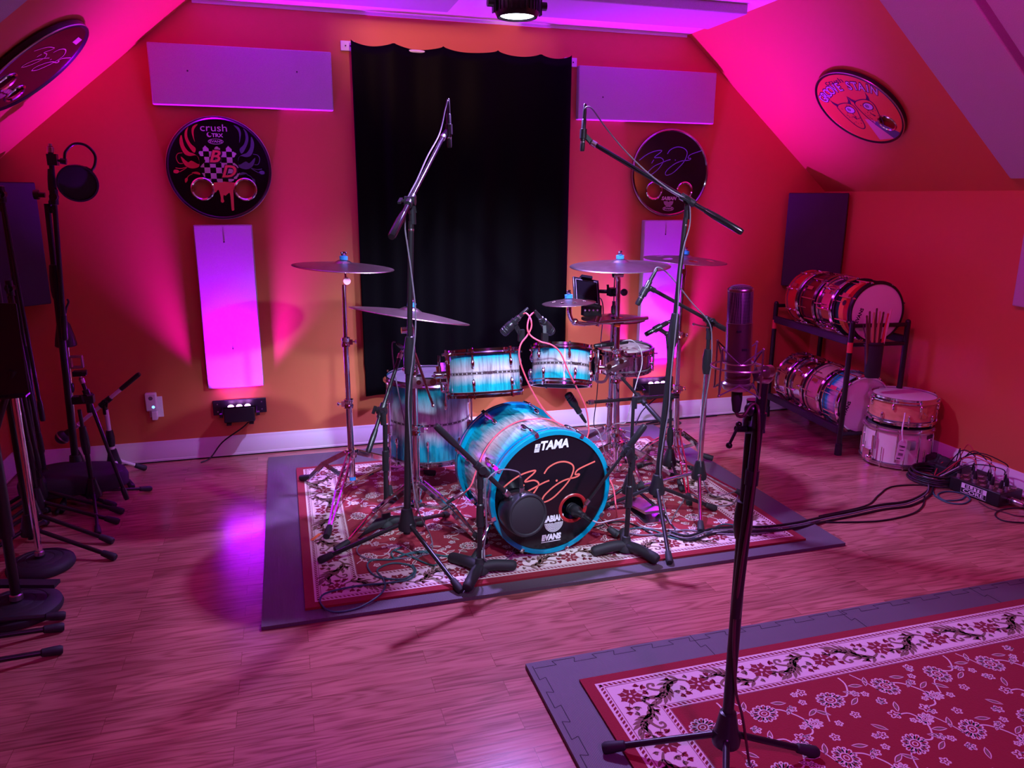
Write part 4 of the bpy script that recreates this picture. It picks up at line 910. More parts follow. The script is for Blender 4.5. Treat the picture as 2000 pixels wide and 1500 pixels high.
def topper(r, M, R, col=foam_blue):
    # blue felt, wing nut and rod tip of a cymbal stand
    part(r, 'felt_washer', MB().lathe([(0.004, 0.002), (0.019, 0.002), (0.019, 0.018), (0.004, 0.018)], M.translation, M.col[2].to_3d(), 24), col, label='bright blue felt washer')
    ax = M.col[2].to_3d(); o = M.translation; u = ax.orthogonal().normalized()
    mb = MB().cyl(o + ax * 0.016, o + ax * 0.040, 0.006, n=10); mb.lathe([(0.010, 0.018), (0.012, 0.026), (0.006, 0.032)], o, ax, 12)
    mb.bar(o + ax * 0.030 - u * 0.015, o + ax * 0.030 + u * 0.015, 0.006, 0.010, ax); mb.ell(o + ax * 0.034 - u * 0.014, 0.0055, n=8, m=6); mb.ell(o + ax * 0.034 + u * 0.014, 0.0055, n=8, m=6)
    part(r, 'wing_nut', mb, dchrome)
def clampring(r, p, ax, rr_, m=chrome, side=(1, 0, 0)):
    ax = V(ax).normalized(); sd = V(side); sd = (sd - ax * sd.dot(ax)).normalized(); p = V(p)
    mb = MB().lathe([(rr_, -0.022), (rr_ + 0.007, -0.022), (rr_ + 0.007, -0.008), (rr_ + 0.004, -0.004), (rr_ + 0.004, 0.006), (rr_ + 0.007, 0.010), (rr_ + 0.007, 0.022), (rr_, 0.024)], p, ax, 20)
    mb.box(p + sd * (rr_ + 0.010), (0.020, 0.014, 0.026)); g = part(r, 'tube_clamp', mb, m)
    part(r, 'wing_screw', MB().cyl(p + sd * (rr_ + 0.012), p + sd * (rr_ + 0.032), 0.004, n=8).ell(p + sd * (rr_ + 0.034), (0.006, 0.010, 0.010), n=10, m=8), m, parent=g)
def leg3(r, base, feet, ztop, zlow, rr_, m=chrome, zf=None, ratio=0.52):
    # double braced tripod: strut from the upper collar to each foot, short brace from the lower collar
    zf = ZR if zf is None else zf; b_ = V(base)
    up_, lo = V((b_.x, b_.y, ztop)), V((b_.x, b_.y, zlow))
    part(r, 'tripod_collar', MB().lathe([(rr_, -0.02), (rr_ + 0.012, -0.02), (rr_ + 0.014, 0.0), (rr_ + 0.012, 0.02), (rr_, 0.02)], up_, n=18), m)
    part(r, 'tripod_collar', MB().lathe([(rr_ - 0.004, -0.012), (rr_ + 0.009, -0.012), (rr_ + 0.009, 0.012), (rr_ - 0.004, 0.012)], lo, n=18), m)
    for f in feet:
        f = V((f[0], f[1], zf + 0.018)); dr = V((f.x - b_.x, f.y - b_.y, 0)).normalized(); sd = V((-dr.y, dr.x, 0))
        a = up_ + dr * (rr_ + 0.014); kn = lerp(a, f, ratio) + V((0, 0, 0.012)); mb = MB()
        for s in (-1, 1):
            mb.bar(a + sd * 0.011 * s, kn + sd * 0.014 * s, 0.007, 0.024, (0, 0, 1)); mb.bar(kn + sd * 0.014 * s, f - dr * 0.03 + sd * 0.005 * s, 0.007, 0.020, (0, 0, 1))
        g = part(r, 'leg', mb, m)
        mb = MB()
        for s in (-1, 1): mb.bar(lo + dr * (rr_ + 0.006) + sd * 0.008 * s, kn + sd * 0.009 * s, 0.003, 0.012, (0, 0, 1))
        mb.cyl(kn - sd * 0.016, kn + sd * 0.016, 0.006, n=10); part(r, 'brace', mb, m, parent=g)
        mb = MB(); mb.tube([f - dr * 0.045 + V((0, 0, 0.016)), f - dr * 0.01 + V((0, 0, 0.004)), f + dr * 0.022 + V((0, 0, -0.003))], [0.012, 0.017, 0.015], 12); part(r, 'rubber_foot', mb, rubber, parent=g)
def pole(r, pts, rs, m=chrome, name='tube'):
    out = []
    for i in range(len(pts) - 1): out.append(part(r, name, MB().cyl(pts[i], pts[i + 1], rs[i], n=18), m))
    return out
# left crash on a straight stand
b0 = F(690, 962, ZR); top = P(671, 545, b0.y); tl = P(671, 508, b0.y)
r = thing('cymbal_stand', 'chrome straight cymbal stand at far left of the drum rug', 'cymbal stand', (b0.x, b0.y, ZR))
def along(px, py): return P(px, py, b0.y)
lo = V((b0.x, b0.y, ZR + 0.05)); j1, j2 = along(681, 788), along(675, 668); tp = along(672, 566)
pole(r, [lo, j1, j2, tp], [0.0155, 0.0125, 0.0095])
clampring(r, j1, tp - j1, 0.016, side=(-1, 0, 0)); clampring(r, j2, tp - j2, 0.013)
part(r, 'tilter', MB().cyl(tp, along(672, 556), 0.010).cyl(along(677, 548) - V((0, 0.022, 0)), along(677, 548) + V((0, 0.022, 0)), 0.017, n=20).cyl(along(676, 548), along(671, 508), 0.005), chrome)
part(r, 'foot_tape', MB().lathe([(0.0162, -0.012), (0.0165, 0), (0.0162, 0.012)], (b0.x, b0.y, ZR + 0.075), n=20), foam_blue, label='blue tape ring')
leg3(r, b0, [F(594, 940, ZR)[:2], F(640, 1050, ZR)[:2], (b0.x + 0.42, b0.y + 0.12)], F(686, 895, 0.0).z + 0.235, ZR + 0.06, 0.0155)
o, M = cymbal('large crash cymbal on the far left straight stand', tl, 0.236, -1.0, -3.6); topper(r, M, 0.236)
# second cymbal with a stand behind the overhead microphone stand
Yc = 3.22; b1 = P(815, 1010, Yc); b1.z = ZR; tl = P(803, 600, Yc)
r = thing('cymbal_stand', 'chrome cymbal stand directly behind the left overhead microphone stand', 'cymbal stand', (b1.x, b1.y, ZR))
q1_, q2_, q3_ = P(812, 840, Yc), P(809, 720, Yc), P(804, 640, Yc)
pole(r, [V((b1.x, b1.y, ZR + 0.09)), q1_, q2_, q3_], [0.0155, 0.0125, 0.0095])
clampring(r, q1_, (0, 0, 1), 0.016); clampring(r, q2_, (0, 0, 1), 0.013, side=(-1, 0, 0))
part(r, 'tilter', MB().cyl(q3_, P(800, 628, Yc), 0.010).cyl(P(793, 645, Yc) - V((0.02, 0, 0)), P(793, 645, Yc) + V((0.015, 0, 0)), 0.014).cyl(P(800, 636, Yc), tl, 0.005), chrome)
leg3(r, b1, [F(664, 1078, ZR)[:2], F(942, 1062, ZR)[:2], (b1.x + 0.12, b1.y + 0.42)], P(815, 945, Yc).z + 0.01, ZR + 0.10, 0.0155)
# clamp carrying the left tom
cl = P(845, 748, 3.17)
mb = MB().box(P(812, 745, Yc), (0.05, 0.05, 0.05)); mb.bar(P(818, 745, Yc), P(868, 744, 3.16), 0.03, 0.026); mb.cyl(P(860, 744, 3.16), P(880, 748, 3.16), 0.012); mb.tube(smooth([P(862, 752, 3.16), P(864, 764, 3.16), P(876, 764, 3.16), P(884, 752, 3.16)], 4), 0.006, 8)
cp = part(r, 'tom_clamp', mb, schrome); part(r, 'clamp_bolt', MB().cyl(P(846, 746, 3.11), P(846, 746, 3.19), 0.014).cyl(P(818, 747, 3.15), P(818, 747, 3.25), 0.010), chrome, parent=cp)
part(r, 'clamp_rod', MB().cyl(P(810, 690, 3.15), P(846, 792, 3.10), 0.0062).ell(P(846, 792, 3.10), 0.008), chrome)
o, M = cymbal('steeply tilted ride cymbal in front of the curtain', tl, 0.258, 4.2, -10.2, bronze_m); topper(r, M, 0.25)
# right column: large ride, hi hat, splash arm
Yr = 3.42; b2 = P(1203, 952, Yr); b2.z = ZR; tl = P(1211, 506, Yr)
r = thing('cymbal_stand', 'chrome cymbal stand carrying the ride cymbal and a splash arm', 'cymbal stand', (b2.x, b2.y, ZR))
pole(r, [V((b2.x, b2.y, ZR + 0.09)), P(1203, 735, Yr), P(1206, 625, Yr), P(1208, 545, Yr)], [0.0165, 0.0145, 0.0115])
for a in ((1202, 740), (1204, 690), (1202, 845)): clampring(r, P(*a, Yr), (0, 0, 1), 0.017)
part(r, 'tilter', MB().cyl(P(1208, 548, Yr), P(1205, 536, Yr), 0.012).cyl(P(1205, 536, Yr) - V((0.02, 0, 0)), P(1205, 536, Yr) + V((0.03, 0, 0)), 0.015).cyl(P(1208, 540, Yr), tl, 0.006), chrome)
part(r, 'memory_band', MB().lathe([(0.0150, -0.01), (0.0153, 0), (0.0150, 0.01)], P(1206, 634, Yr), n=20), orange_m, label='orange band')
sa = [P(1265, 621, Yr - 0.03), P(1205, 627, Yr - 0.03), P(1142, 633, Yr - 0.05)]
ar = part(r, 'splash_arm', MB().cyl(sa[0], sa[2], 0.0095), chrome)
part(r, 'arm_clamp', MB().box(P(1206, 626, Yr - 0.012), (0.045, 0.05, 0.03)).cyl(P(1170, 618, Yr - 0.04), P(1164, 636, Yr - 0.04), 0.015), chrome, parent=ar)
el = [P(1142, 633, Yr - 0.05), P(1122, 630, Yr - 0.05), P(1113, 617, Yr - 0.05), P(1112, 600, Yr - 0.05)]
part(r, 'elbow', MB().tube(smooth(el, 5), 0.011, 12).ell(P(1123, 629, Yr - 0.05), 0.018), chrome, parent=ar)
sp = P(1111, 583, Yr - 0.05); part(r, 'splash_rod', MB().cyl(P(1112, 600, Yr - 0.05), P(1111, 572, Yr - 0.05), 0.005), chrome, parent=ar)
mb = MB(); mb.box(P(1207, 712, Yr - 0.03), (0.10, 0.07, 0.035), Matrix.Rotation(radians(-20), 3, 'Y')); mb.bar(P(1180, 725, Yr - 0.05), P(1222, 706, Yr - 0.05), 0.05, 0.018); mb.tube(smooth([P(1160, 735, 3.25), P(1166, 745, 3.28), P(1180, 745, 3.32), P(1188, 732, Yr - 0.04)], 4), 0.007, 8); mb.cyl(P(1163, 700, 3.24), P(1162, 744, 3.24), 0.009)
cp = part(r, 'tom_clamp', mb, schrome); part(r, 'clamp_bolt', MB().cyl(P(1190, 716, Yr - 0.09), P(1190, 716, Yr - 0.02), 0.012).cyl(P(1214, 706, Yr - 0.09), P(1214, 706, Yr - 0.02), 0.012), chrome, parent=cp)
leg3(r, b2, [(b2.x - 0.30, b2.y + 0.16), (b2.x + 0.34, b2.y - 0.02), (b2.x + 0.02, b2.y + 0.34)], P(1203, 870, Yr).z, ZR + 0.10, 0.0165)
o, M = cymbal('large dark ride cymbal on the right side of the kit', tl, 0.243, -2.0, 2.0, bronze_d); topper(r, M, 0.243)
o, M = cymbal('small splash cymbal with blue felt in front of the tablet', sp, 0.128, 1.5, 3.0, bronze_m, holes=[(0.075 * cos(a * pi / 4), 0.075 * sin(a * pi / 4), 0.008) for a in range(8)], bell=0.30, bow=0.12); topper(r, M, 0.13)
# hi hat on its own stand
Yh = 3.60; b3 = P(1186, 930, Yh); b3.z = ZR; hc = P(1198, 612, Yh)
r = thing('hi_hat_stand', 'chrome hi hat stand with pedal behind the splash arm', 'hi hat stand', (b3.x, b3.y, ZR))
pole(r, [V((hc.x, Yh, ZR + 0.06)), V((hc.x, Yh, 0.42)), V((hc.x, Yh, hc.z - 0.03))], [0.0155, 0.0120]); part(r, 'pull_rod', MB().cyl(V((hc.x, Yh, hc.z - 0.04)), V((hc.x, Yh, hc.z + 0.22)), 0.0035), chrome)
part(r, 'clutch', MB().lathe([(0.004, 0), (0.013, 0), (0.013, 0.03), (0.008, 0.04), (0.008, 0.06), (0.004, 0.06)], (hc.x, Yh, hc.z + 0.003), n=16), black)
clampring(r, (hc.x, Yh, 0.42), (0, 0, 1), 0.016); leg3(r, (hc.x, Yh, 0), [(hc.x - 0.22, Yh + 0.24), (hc.x + 0.26, Yh + 0.20), (hc.x + 0.08, Yh - 0.30)], 0.27, ZR + 0.07, 0.0155)
fp = F(1255, 985, ZR + 0.04); mb = MB().box(fp + V((0, 0, -0.006)), (0.10, 0.26, 0.012), Matrix.Rotation(radians(-9), 3, 'X')); mb.box((fp.x, fp.y, ZR + 0.006), (0.11, 0.28, 0.008)); part(r, 'footboard', mb, schrome)
for nm, f in (('lower', -1), ('upper', 1)):
    mb = MB(); R_ = 0.165; pr = [(0.006, 0.0), (0.025, -0.004), (0.036, -0.012)] + [(R_ * t, -0.012 - 0.016 * t ** 1.4) for t in (0.35, 0.5, 0.7, 0.85, 1.0)]
    mb.lathe([(a, b_ * f) for a, b_ in pr], n=64); o = link('hi_hat_cymbal', mesh('hi_hat_cymbal', mb, bronze_m, ang=60)); o.location = (hc.x, Yh, hc.z + (0.0 if f > 0 else -0.058)); tag(o, nm + ' cymbal of the hi hat pair below the ride cymbal', 'cymbal')
    s = o.modifiers.new('thickness', 'SOLIDIFY'); s.thickness = 0.0014; s.offset = -1 if f > 0 else 1
# rear right crash with holes
Yq = 3.72; b4 = P(1318, 915, Yq); b4.z = ZR; tl = P(1339, 497, Yq)
r = thing('cymbal_stand', 'chrome cymbal stand at the rear right edge of the rug', 'cymbal stand', (b4.x, b4.y, ZR))
pole(r, [V((b4.x, b4.y, ZR + 0.05)), P(1322, 760, Yq), P(1327, 655, Yq), P(1336, 540, Yq)], [0.0155, 0.0125, 0.0095])
clampring(r, P(1322, 760, Yq), (0, 0, 1), 0.016); clampring(r, P(1327, 655, Yq), (0, 0, 1), 0.013)
part(r, 'tilter', MB().cyl(P(1336, 540, Yq), P(1338, 528, Yq), 0.010).cyl(P(1332, 530, Yq) - V((0, 0.02, 0)), P(1332, 530, Yq) + V((0, 0.02, 0)), 0.015).cyl(P(1338, 530, Yq), tl, 0.005), chrome)
leg3(r, b4, [F(1384, 903, 0.014)[:2], (b4.x - 0.30, b4.y - 0.02), F(1345, 985, ZR)[:2]], P(1318, 845, Yq).z, ZR + 0.06, 0.0155)
o, M = cymbal('dark holed crash cymbal at the rear right of the kit', tl, 0.222, -2.5, -2.5, bronze_d, holes=[(0.135 * cos(radians(a)), 0.135 * sin(radians(a)), 0.026) for a in range(20, 380, 60)]); topper(r, M, 0.22)
# bass drum pedal
kp = V((0.998, 2.775, 0)) + V((-0.09, 0.996, 0)) * 0.62; r = thing('kick_pedal', 'chrome bass drum pedal behind the turquoise bass drum', 'pedal', (kp.x, kp.y, ZR))
part(r, 'footboard', MB().box((kp.x, kp.y + 0.06, ZR + 0.045), (0.09, 0.26, 0.012), Matrix.Rotation(radians(12), 3, 'X')), schrome)
part(r, 'base_plate', MB().box((kp.x, kp.y + 0.05, ZR + 0.004), (0.11, 0.32, 0.008)), black)
mb = MB()
for s in (-1, 1): mb.cyl((kp.x + s * 0.06, kp.y - 0.08, ZR), (kp.x + s * 0.05, kp.y - 0.08, ZR + 0.22), 0.009)
mb.cyl((kp.x - 0.06, kp.y - 0.08, ZR + 0.22), (kp.x + 0.06, kp.y - 0.08, ZR + 0.22), 0.008); part(r, 'frame', mb, chrome)
part(r, 'beater', MB().cyl((kp.x, kp.y - 0.08, ZR + 0.22), (kp.x, kp.y - 0.02, ZR + 0.40), 0.004).ell((kp.x, kp.y - 0.02, ZR + 0.40), 0.025), rubber)
# ------------------------------------------------------------------ microphone stands
def tripod(label, base, zf, top, feet, hubh=0.14, rl=0.0125, ru=0.0095, clutch=0.5, lower=black, upper=black, hubm=plastic, legr=0.009, legm=None, cl_len=0.075, ring=True):
    # hub on three splayed straight legs, telescoping pole, grip clutch
    b_ = V((base[0], base[1], zf)); top = V(top); r = thing('microphone_stand', label, 'microphone stand', b_)
    h = b_ + V((0, 0, hubh))
    mid = lerp(h, top, clutch); d = (top - h).normalized()
    part(r, 'lower_tube', MB().cyl(h - d * 0.06, mid, rl, n=18), lower); part(r, 'upper_tube', MB().cyl(mid, top, ru, n=16), upper)
    part(r, 'clutch', MB().lathe([(ru, cl_len * 0.5), (ru + 0.006, cl_len * 0.48), (rl + 0.008, cl_len * 0.1), (rl + 0.008, -cl_len * 0.25), (rl + 0.003, -cl_len * 0.5), (rl, -cl_len * 0.5)], mid, d, 20), plastic)
    part(r, 'hub', MB().lathe([(rl, 0.055), (rl + 0.007, 0.052), (0.030, 0.005), (0.038, -0.022), (0.036, -0.040), (0.012, -0.046), (0.0, -0.046)], h, n=24), hubm)
    for f in feet:
        f = V((f[0], f[1], (f[2] if len(f) > 2 else zf) + 0.016)); dr = V((f.x - b_.x, f.y - b_.y, 0)).normalized(); a = h + dr * 0.026 + V((0, 0, -0.016))
        g = part(r, 'leg', MB().cyl(a, f, legr, n=12).ell(a, 0.013, n=10, m=8), legm or lower)
        e = (f - a).normalized(); part(r, 'rubber_foot', MB().lathe([(legr, -0.052), (legr + 0.004, -0.048), (legr + 0.0065, -0.015), (legr + 0.007, 0.004), (legr + 0.003, 0.012), (0, 0.013)], f, e, 16), rubber, parent=g)
        part(r, 'hub_screw', MB().cyl(a + V((-dr.y, dr.x, 0)) * 0.016, a - V((-dr.y, dr.x, 0)) * 0.016, 0.005, n=10), schrome, parent=g)
    return r
def boom(r, tail, tip, piv, rb=0.0085, m=black, grip=0.09, gm=plastic, gr=0.0125, knobside=None, tipm=schrome):
    tail, tip = V(tail), V(tip); d = (tip - tail).normalized(); t = (V(piv) - tail).dot(d); p = tail + d * t
    g = part(r, 'boom_arm', MB().cyl(tail, tip, rb, n=14), m)
    part(r, 'grip', MB().lathe([(0, -0.012), (gr * 0.8, -0.010), (gr, 0.0), (gr * 1.02, grip * 0.7), (rb + 0.002, grip), (rb, grip)], tail, d, 18), gm, parent=g)
    part(r, 'tip_thread', MB().lathe([(rb, -0.028), (rb + 0.003, -0.026), (rb + 0.003, -0.004), (rb * 0.7, 0.0), (rb * 0.7, 0.012)], tip, d, 14), tipm, parent=g)
    s = d.cross(V((0, 0, 1))).normalized()
    mb = MB().lathe([(rb, -0.036), (rb + 0.006, -0.034), (rb + 0.007, 0.034), (rb, 0.036)], p, d, 16); mb.bar(p, V(piv) - V((0, 0, 0.035)), 0.022, 0.026); mb.cyl(p - s * 0.02, p + s * 0.02, 0.017, n=16)
    mb.cyl(V(piv) - V((0, 0, 0.075)), V(piv) - V((0, 0, 0.02)), 0.013, n=14)
    part(r, 'swivel_joint', mb, plastic)
    ks = V(knobside) if knobside else -s
    part(r, 'wing_screw', MB().cyl(p, p + ks * 0.036, 0.005, n=8).bar(p + ks * 0.038 - d * 0.018, p + ks * 0.038 + d * 0.018, 0.008, 0.012, ks), plastic)
    return g
def heavybase(label, base, zf, top, legs, tube_m=black, sleeve=None):
    b_ = V((base[0], base[1], zf)); top = V(top); r = thing('microphone_stand', label, 'microphone stand', b_)
    part(r, 'pole', MB().cyl(b_ + V((0, 0, 0.03)), top, 0.0105, n=16), tube_m)
    zz = zf + (top.z - zf) * 0.52
    part(r, 'clutch', MB().lathe([(0.010, 0.05), (0.0145, 0.045), (0.0155, -0.045), (0.010, -0.05)], lerp(b_, top, 0.66), (top - b_), 18), plastic)
    part(r, 'base_collar', MB().lathe([(0.011, 0.075), (0.017, 0.072), (0.020, 0.045), (0.034, 0.030), (0.036, 0.012), (0.0, 0.010)], b_, n=22), rubber)
    for f in legs:
        f = V((f[0], f[1], zf)); d = (f - b_); d.z = 0; L = d.length; d.normalize()
        mb = MB().tube(smooth([b_ + V((0, 0, 0.030)), b_ + d * L * 0.35 + V((0, 0, 0.034)), b_ + d * L * 0.75 + V((0, 0, 0.026)), b_ + d * L * 0.95 + V((0, 0, 0.020)), b_ + d * L + V((0, 0, 0.018))], 4), [0.022] * 12 + [0.020, 0.019, 0.017, 0.014, 0.007], 14)
        part(r, 'leg', mb, rubber)
    return r
def pencil(label, a, c, clipdir, name='microphone', r_=0.0105, m=plastic, xlr=True, cable_end=True):
    # slim condenser in a clip: c is the capsule end
    a, c = V(a), V(c); d = (c - a).normalized(); L = (c - a).length; r = thing(name, label, 'microphone', (a + c) / 2)
    part(r, 'body', MB().lathe([(r_ * 0.75, 0), (r_, 0.004), (r_, L * 0.72), (r_ * 0.92, L * 0.725), (r_ * 0.92, L * 0.735), (r_, L * 0.74), (r_, L * 0.93), (r_ * 0.85, L * 0.99), (0, L)], a, d, 20), m)
    part(r, 'ring', MB().lathe([(r_ * 1.02, L * 0.70), (r_ * 1.04, L * 0.71), (r_ * 1.02, L * 0.72)], a, d, 20), schrome)
    if xlr: part(r, 'plug', MB().lathe([(0.0045, -0.062), (0.007, -0.058), (0.0085, -0.028), (0.0085, 0.0)], a, d, 16), plastic)
    if clipdir is not None:
        k = V(clipdir); u = (k - (a + d * L * 0.45)); mb = MB().lathe([(r_ + 0.001, L * 0.30), (r_ + 0.005, L * 0.31), (r_ + 0.005, L * 0.60), (r_ + 0.001, L * 0.61)], a, d, 18)
        mb.bar(a + d * L * 0.45, k, 0.016, 0.018); mb.ell(k, 0.012); part(r, 'clip', mb, plastic)
    return r
def dyn(label, a, c, clip=None, r1=0.013, r2=0.021, m=plastic):
    # stubby drum microphone, c is the grille end
    a, c = V(a), V(c); d = (c - a).normalized(); L = (c - a).length; r = thing('microphone', label, 'microphone', (a + c) / 2)
    part(r, 'body', MB().lathe([(0.009, -0.002), (r1, 0.0), (r1, L * 0.30), (r2 * 0.95, L * 0.42), (r2, L * 0.55), (r2, L * 0.62)], a, d, 22), m)
    part(r, 'grille', MB().lathe([(r2 * 0.98, L * 0.62), (r2, L * 0.66), (r2 * 0.9, L * 0.69), (r2, L * 0.72), (r2, L * 0.78), (r2 * 0.9, L * 0.81), (r2, L * 0.84), (r2 * 0.9, L * 0.96), (r2 * 0.6, L), (0, L)], a, d, 22), cab_k)
    part(r, 'plug', MB().lathe([(0.004, -0.058), (0.0065, -0.054), (0.009, -0.024), (0.009, 0)], a, d, 16), plastic)
    part(r, 'plug_ring', MB().lathe([(0.0094, -0.008), (0.0097, -0.002), (0.0094, 0.002)], a, d, 16), schrome)
    if clip:
        k = V(clip); mb = MB().bar(a + d * L * 0.3, k, 0.014, 0.02); mb.lathe([(r1 + 0.001, L * 0.18), (r1 + 0.005, L * 0.2), (r1 + 0.005, L * 0.34), (r1 + 0.001, L * 0.36)], a, d, 18); mb.box(k, (0.026, 0.02, 0.05)); part(r, 'rim_clip', mb, plastic)
    return r
def cable(label, pts, m=cab_k, rr_=0.0032, k=6, name='cable', group=None):
    pts = smooth(pts, k); return solo(name, label, 'cable', MB().tube(pts, rr_, 8), m, loc=pts[0], group=group)
# left overhead
bL = F(797, 1085, ZR); YL = bL.y; pv = P(803, 432, YL)
r = tripod('tall black microphone stand at left whose boom rises over the drums', bL, ZR, pv, [F(628, 1100, ZR), (*F(898, 1158, 0.014)[:2], 0.014), F(873, 1010, ZR)], 0.16, 0.0145, 0.0105, 0.575, cl_len=0.15)
part(r, 'chrome_ring', MB().lathe([(0.0108, -0.004), (0.0112, 0), (0.0108, 0.004)], P(803, 449, YL), n=16), schrome)
tipL = P(866, 266, 3.42); boom(r, P(766, 460, 2.70), tipL, P(805, 398, YL), 0.0098, m=gloss_black, grip=0.16, gm=gloss_black, gr=0.0145)
pencil('slim overhead microphone hanging before the curtain at left', P(876, 222, 3.44), P(878, 289, 3.44), tipL)
# right overhead
bR = F(1280, 1010, ZR); YR = bR.y; pv = P(1339, 425, YR)
r = tripod('tall black microphone stand at right leaning with a long boom', bR, ZR, pv, [(*F(1307, 1102, 0.014)[:2], 0.014), F(1394, 998, ZR), F(1172, 998, ZR)], 0.16, 0.0145, 0.0105, 0.60, cl_len=0.15)
part(r, 'chrome_ring', MB().lathe([(0.0108, -0.004), (0.0112, 0), (0.0108, 0.004)], P(1338, 440, YR), n=16), schrome)
tipR = P(1155, 278, 3.25); boom(r, P(1446, 452, 2.84), tipR, P(1343, 393, YR), 0.0098, m=gloss_black, grip=0.17, gm=gloss_black, gr=0.0145)
pencil('slim overhead microphone hanging right of the curtain', P(1141, 232, 3.25), P(1137, 296, 3.25), tipR)
# sub kick stand
bK = F(937, 1122, ZR); YK = bK.y
r = heavybase('short black stand in front of the bass drum at left', bK, ZR, P(938, 945, YK), [F(880, 1096, ZR), F(1007, 1113, ZR), (*F(912, 1158, ZR)[:2],)])
part(r, 'white_sticker', MB().lathe([(0.0108, -0.022), (0.011, 0), (0.0108, 0.022)], P(942, 1082, YK), n=16), ink_lav)
tipK = P(994, 968, YK + 0.01); boom(r, P(854, 834, YK - 0.02), tipK, P(938, 918, YK), 0.0095, grip=0.11, gr=0.0135)
sk = P(1031, 1007, YK - 0.03); n = V((0.20, -0.97, 0.10)).normalized()
r = thing('kick_speaker_microphone', 'black round speaker shaped microphone before the bass drum', 'microphone', sk)
part(r, 'shell', MB().lathe([(0.070, -0.10), (0.082, -0.098), (0.088, -0.06), (0.088, -0.006), (0.084, 0.0)], sk, n, 48), plastic)
part(r, 'speaker_grille', MB().lathe([(0.086, -0.002), (0.084, 0.004), (0.078, 0.004), (0.074, 0.000), (0.060, 0.004), (0.030, 0.008), (0.0, 0.009)], sk, n, 48), rubber)
part(r, 'back_plate', MB().lathe([(0.0, -0.102), (0.072, -0.10)], sk, n, 40), plastic)
pt_ = P(1019, 958, YK + 0.01); part(r, 'socket', MB().cyl(pt_ - V((0, 0, 0.02)), pt_ + V((0, 0, 0.012)), 0.010), schrome); part(r, 'plug', MB().cyl(pt_ + V((0, 0, 0.01)), pt_ + V((-0.006, 0, 0.055)), 0.009, 0.006), plastic)
part(r, 'mount_arm', MB().bar(tipK, sk - n * 0.05 + V((-0.06, 0, 0.04)), 0.018, 0.03), plastic)
cable('grey cable looping from the round speaker microphone', [pt_ + V((-0.006, 0, 0.055)), P(1012, 922, YK), P(985, 917, YK), P(962, 926, YK - 0.01), P(948, 950, YK - 0.015), P(950, 1030, YK - 0.018), P(945, 1090, YK - 0.018), F(975, 1100, ZR + 0.004), F(1010, 1075, ZR + 0.004)], cab_g, 0.003)
# kick microphone stand
bK2 = F(1222, 1078, ZR); Y2 = bK2.y
r = heavybase('short black stand in front of the bass drum at right', bK2, ZR, P(1232, 912, Y2), [F(1156, 1086, ZR), F(1285, 1102, ZR), (bK2.x + 0.06, bK2.y + 0.15)])
tipB = P(1143, 986, Y2 + 0.03); boom(r, P(1257, 834, Y2 - 0.02), tipB, P(1236, 884, Y2), 0.0062, grip=0.13, gr=0.0135)
dyn('black kick microphone poking into the port of the bass drum', P(1140, 1008, Y2 + 0.01), P(1112, 990, Y2 + 0.13), r1=0.014, r2=0.026)
cable('pale cable hanging from the kick microphone', [P(1158, 1017, Y2 - 0.01), P(1172, 1021, Y2), P(1200, 1015, Y2 + 0.05), F(1230, 1012, ZR + 0.004), F(1262, 1030, ZR + 0.004), F(1330, 1035, ZR + 0.004)], cab_w, 0.0028)
# chrome stand at right
bC = F(1362, 975, ZR); YC = bC.y; pv = P(1384, 660, YC)
r = tripod('chrome microphone stand right of the drum rug centre', bC, ZR, pv, [F(1368, 1040, ZR), F(1240, 958, ZR), F(1452, 972, ZR)], 0.15, 0.0135, 0.0095, 0.83, lower=chrome, upper=black, legm=chrome, cl_len=0.12)
tipC = P(1270, 563, YC - 0.02); boom(r, P(1416, 643, YC + 0.01), tipC, P(1386, 632, YC), 0.0085, grip=0.06, tipm=plastic); part(r, 'lever', MB().cyl(P(1384, 640, YC - 0.02), P(1355, 633, YC - 0.03), 0.004).ell(P(1355, 633, YC - 0.03), 0.007), chrome)
pencil('slim black microphone hanging left of the chrome stand', P(1270, 548, YC - 0.03), P(1244, 596, YC - 0.03), tipC, r_=0.0125)
cable('grey cable draped along the chrome microphone stand', [P(1275, 537, YC - 0.03), P(1285, 522, YC - 0.03), P(1310, 540, YC - 0.02), P(1352, 592, YC - 0.02), P(1382, 625, YC - 0.02), P(1390, 655, YC - 0.02), P(1388, 720, YC - 0.015), P(1372, 820, YC - 0.02), P(1368, 900, YC - 0.02), P(1378, 950, YC - 0.03), F(1400, 970, ZR + 0.004), F(1440, 960, ZR + 0.004), F(1430, 985, ZR + 0.004), F(1385, 985, ZR + 0.004), F(1350, 965, ZR + 0.004), F(1330, 985, ZR + 0.004), F(1310, 1020, ZR + 0.004)], cab_g, 0.003)
# stand with slanted boom behind the kick stand
YA = 3.10; bA = V((P(1228, 985, YA).x, YA, ZR)); pv = P(1237, 790, YA)
r = tripod('black microphone stand with slanted boom under the side snare', bA, ZR, pv, [(bA.x - 0.17, bA.y + 0.03, ZR), (bA.x + 0.10, bA.y + 0.15, ZR), (bA.x + 0.13, bA.y - 0.10, ZR)], 0.13, 0.0105, 0.008, 0.40, legr=0.007, cl_len=0.10)
tipA = P(1208, 731, YA + 0.20); boom(r, P(1290, 822, YA - 0.09), tipA, P(1240, 767, YA), 0.0075, grip=0.11, gr=0.011)
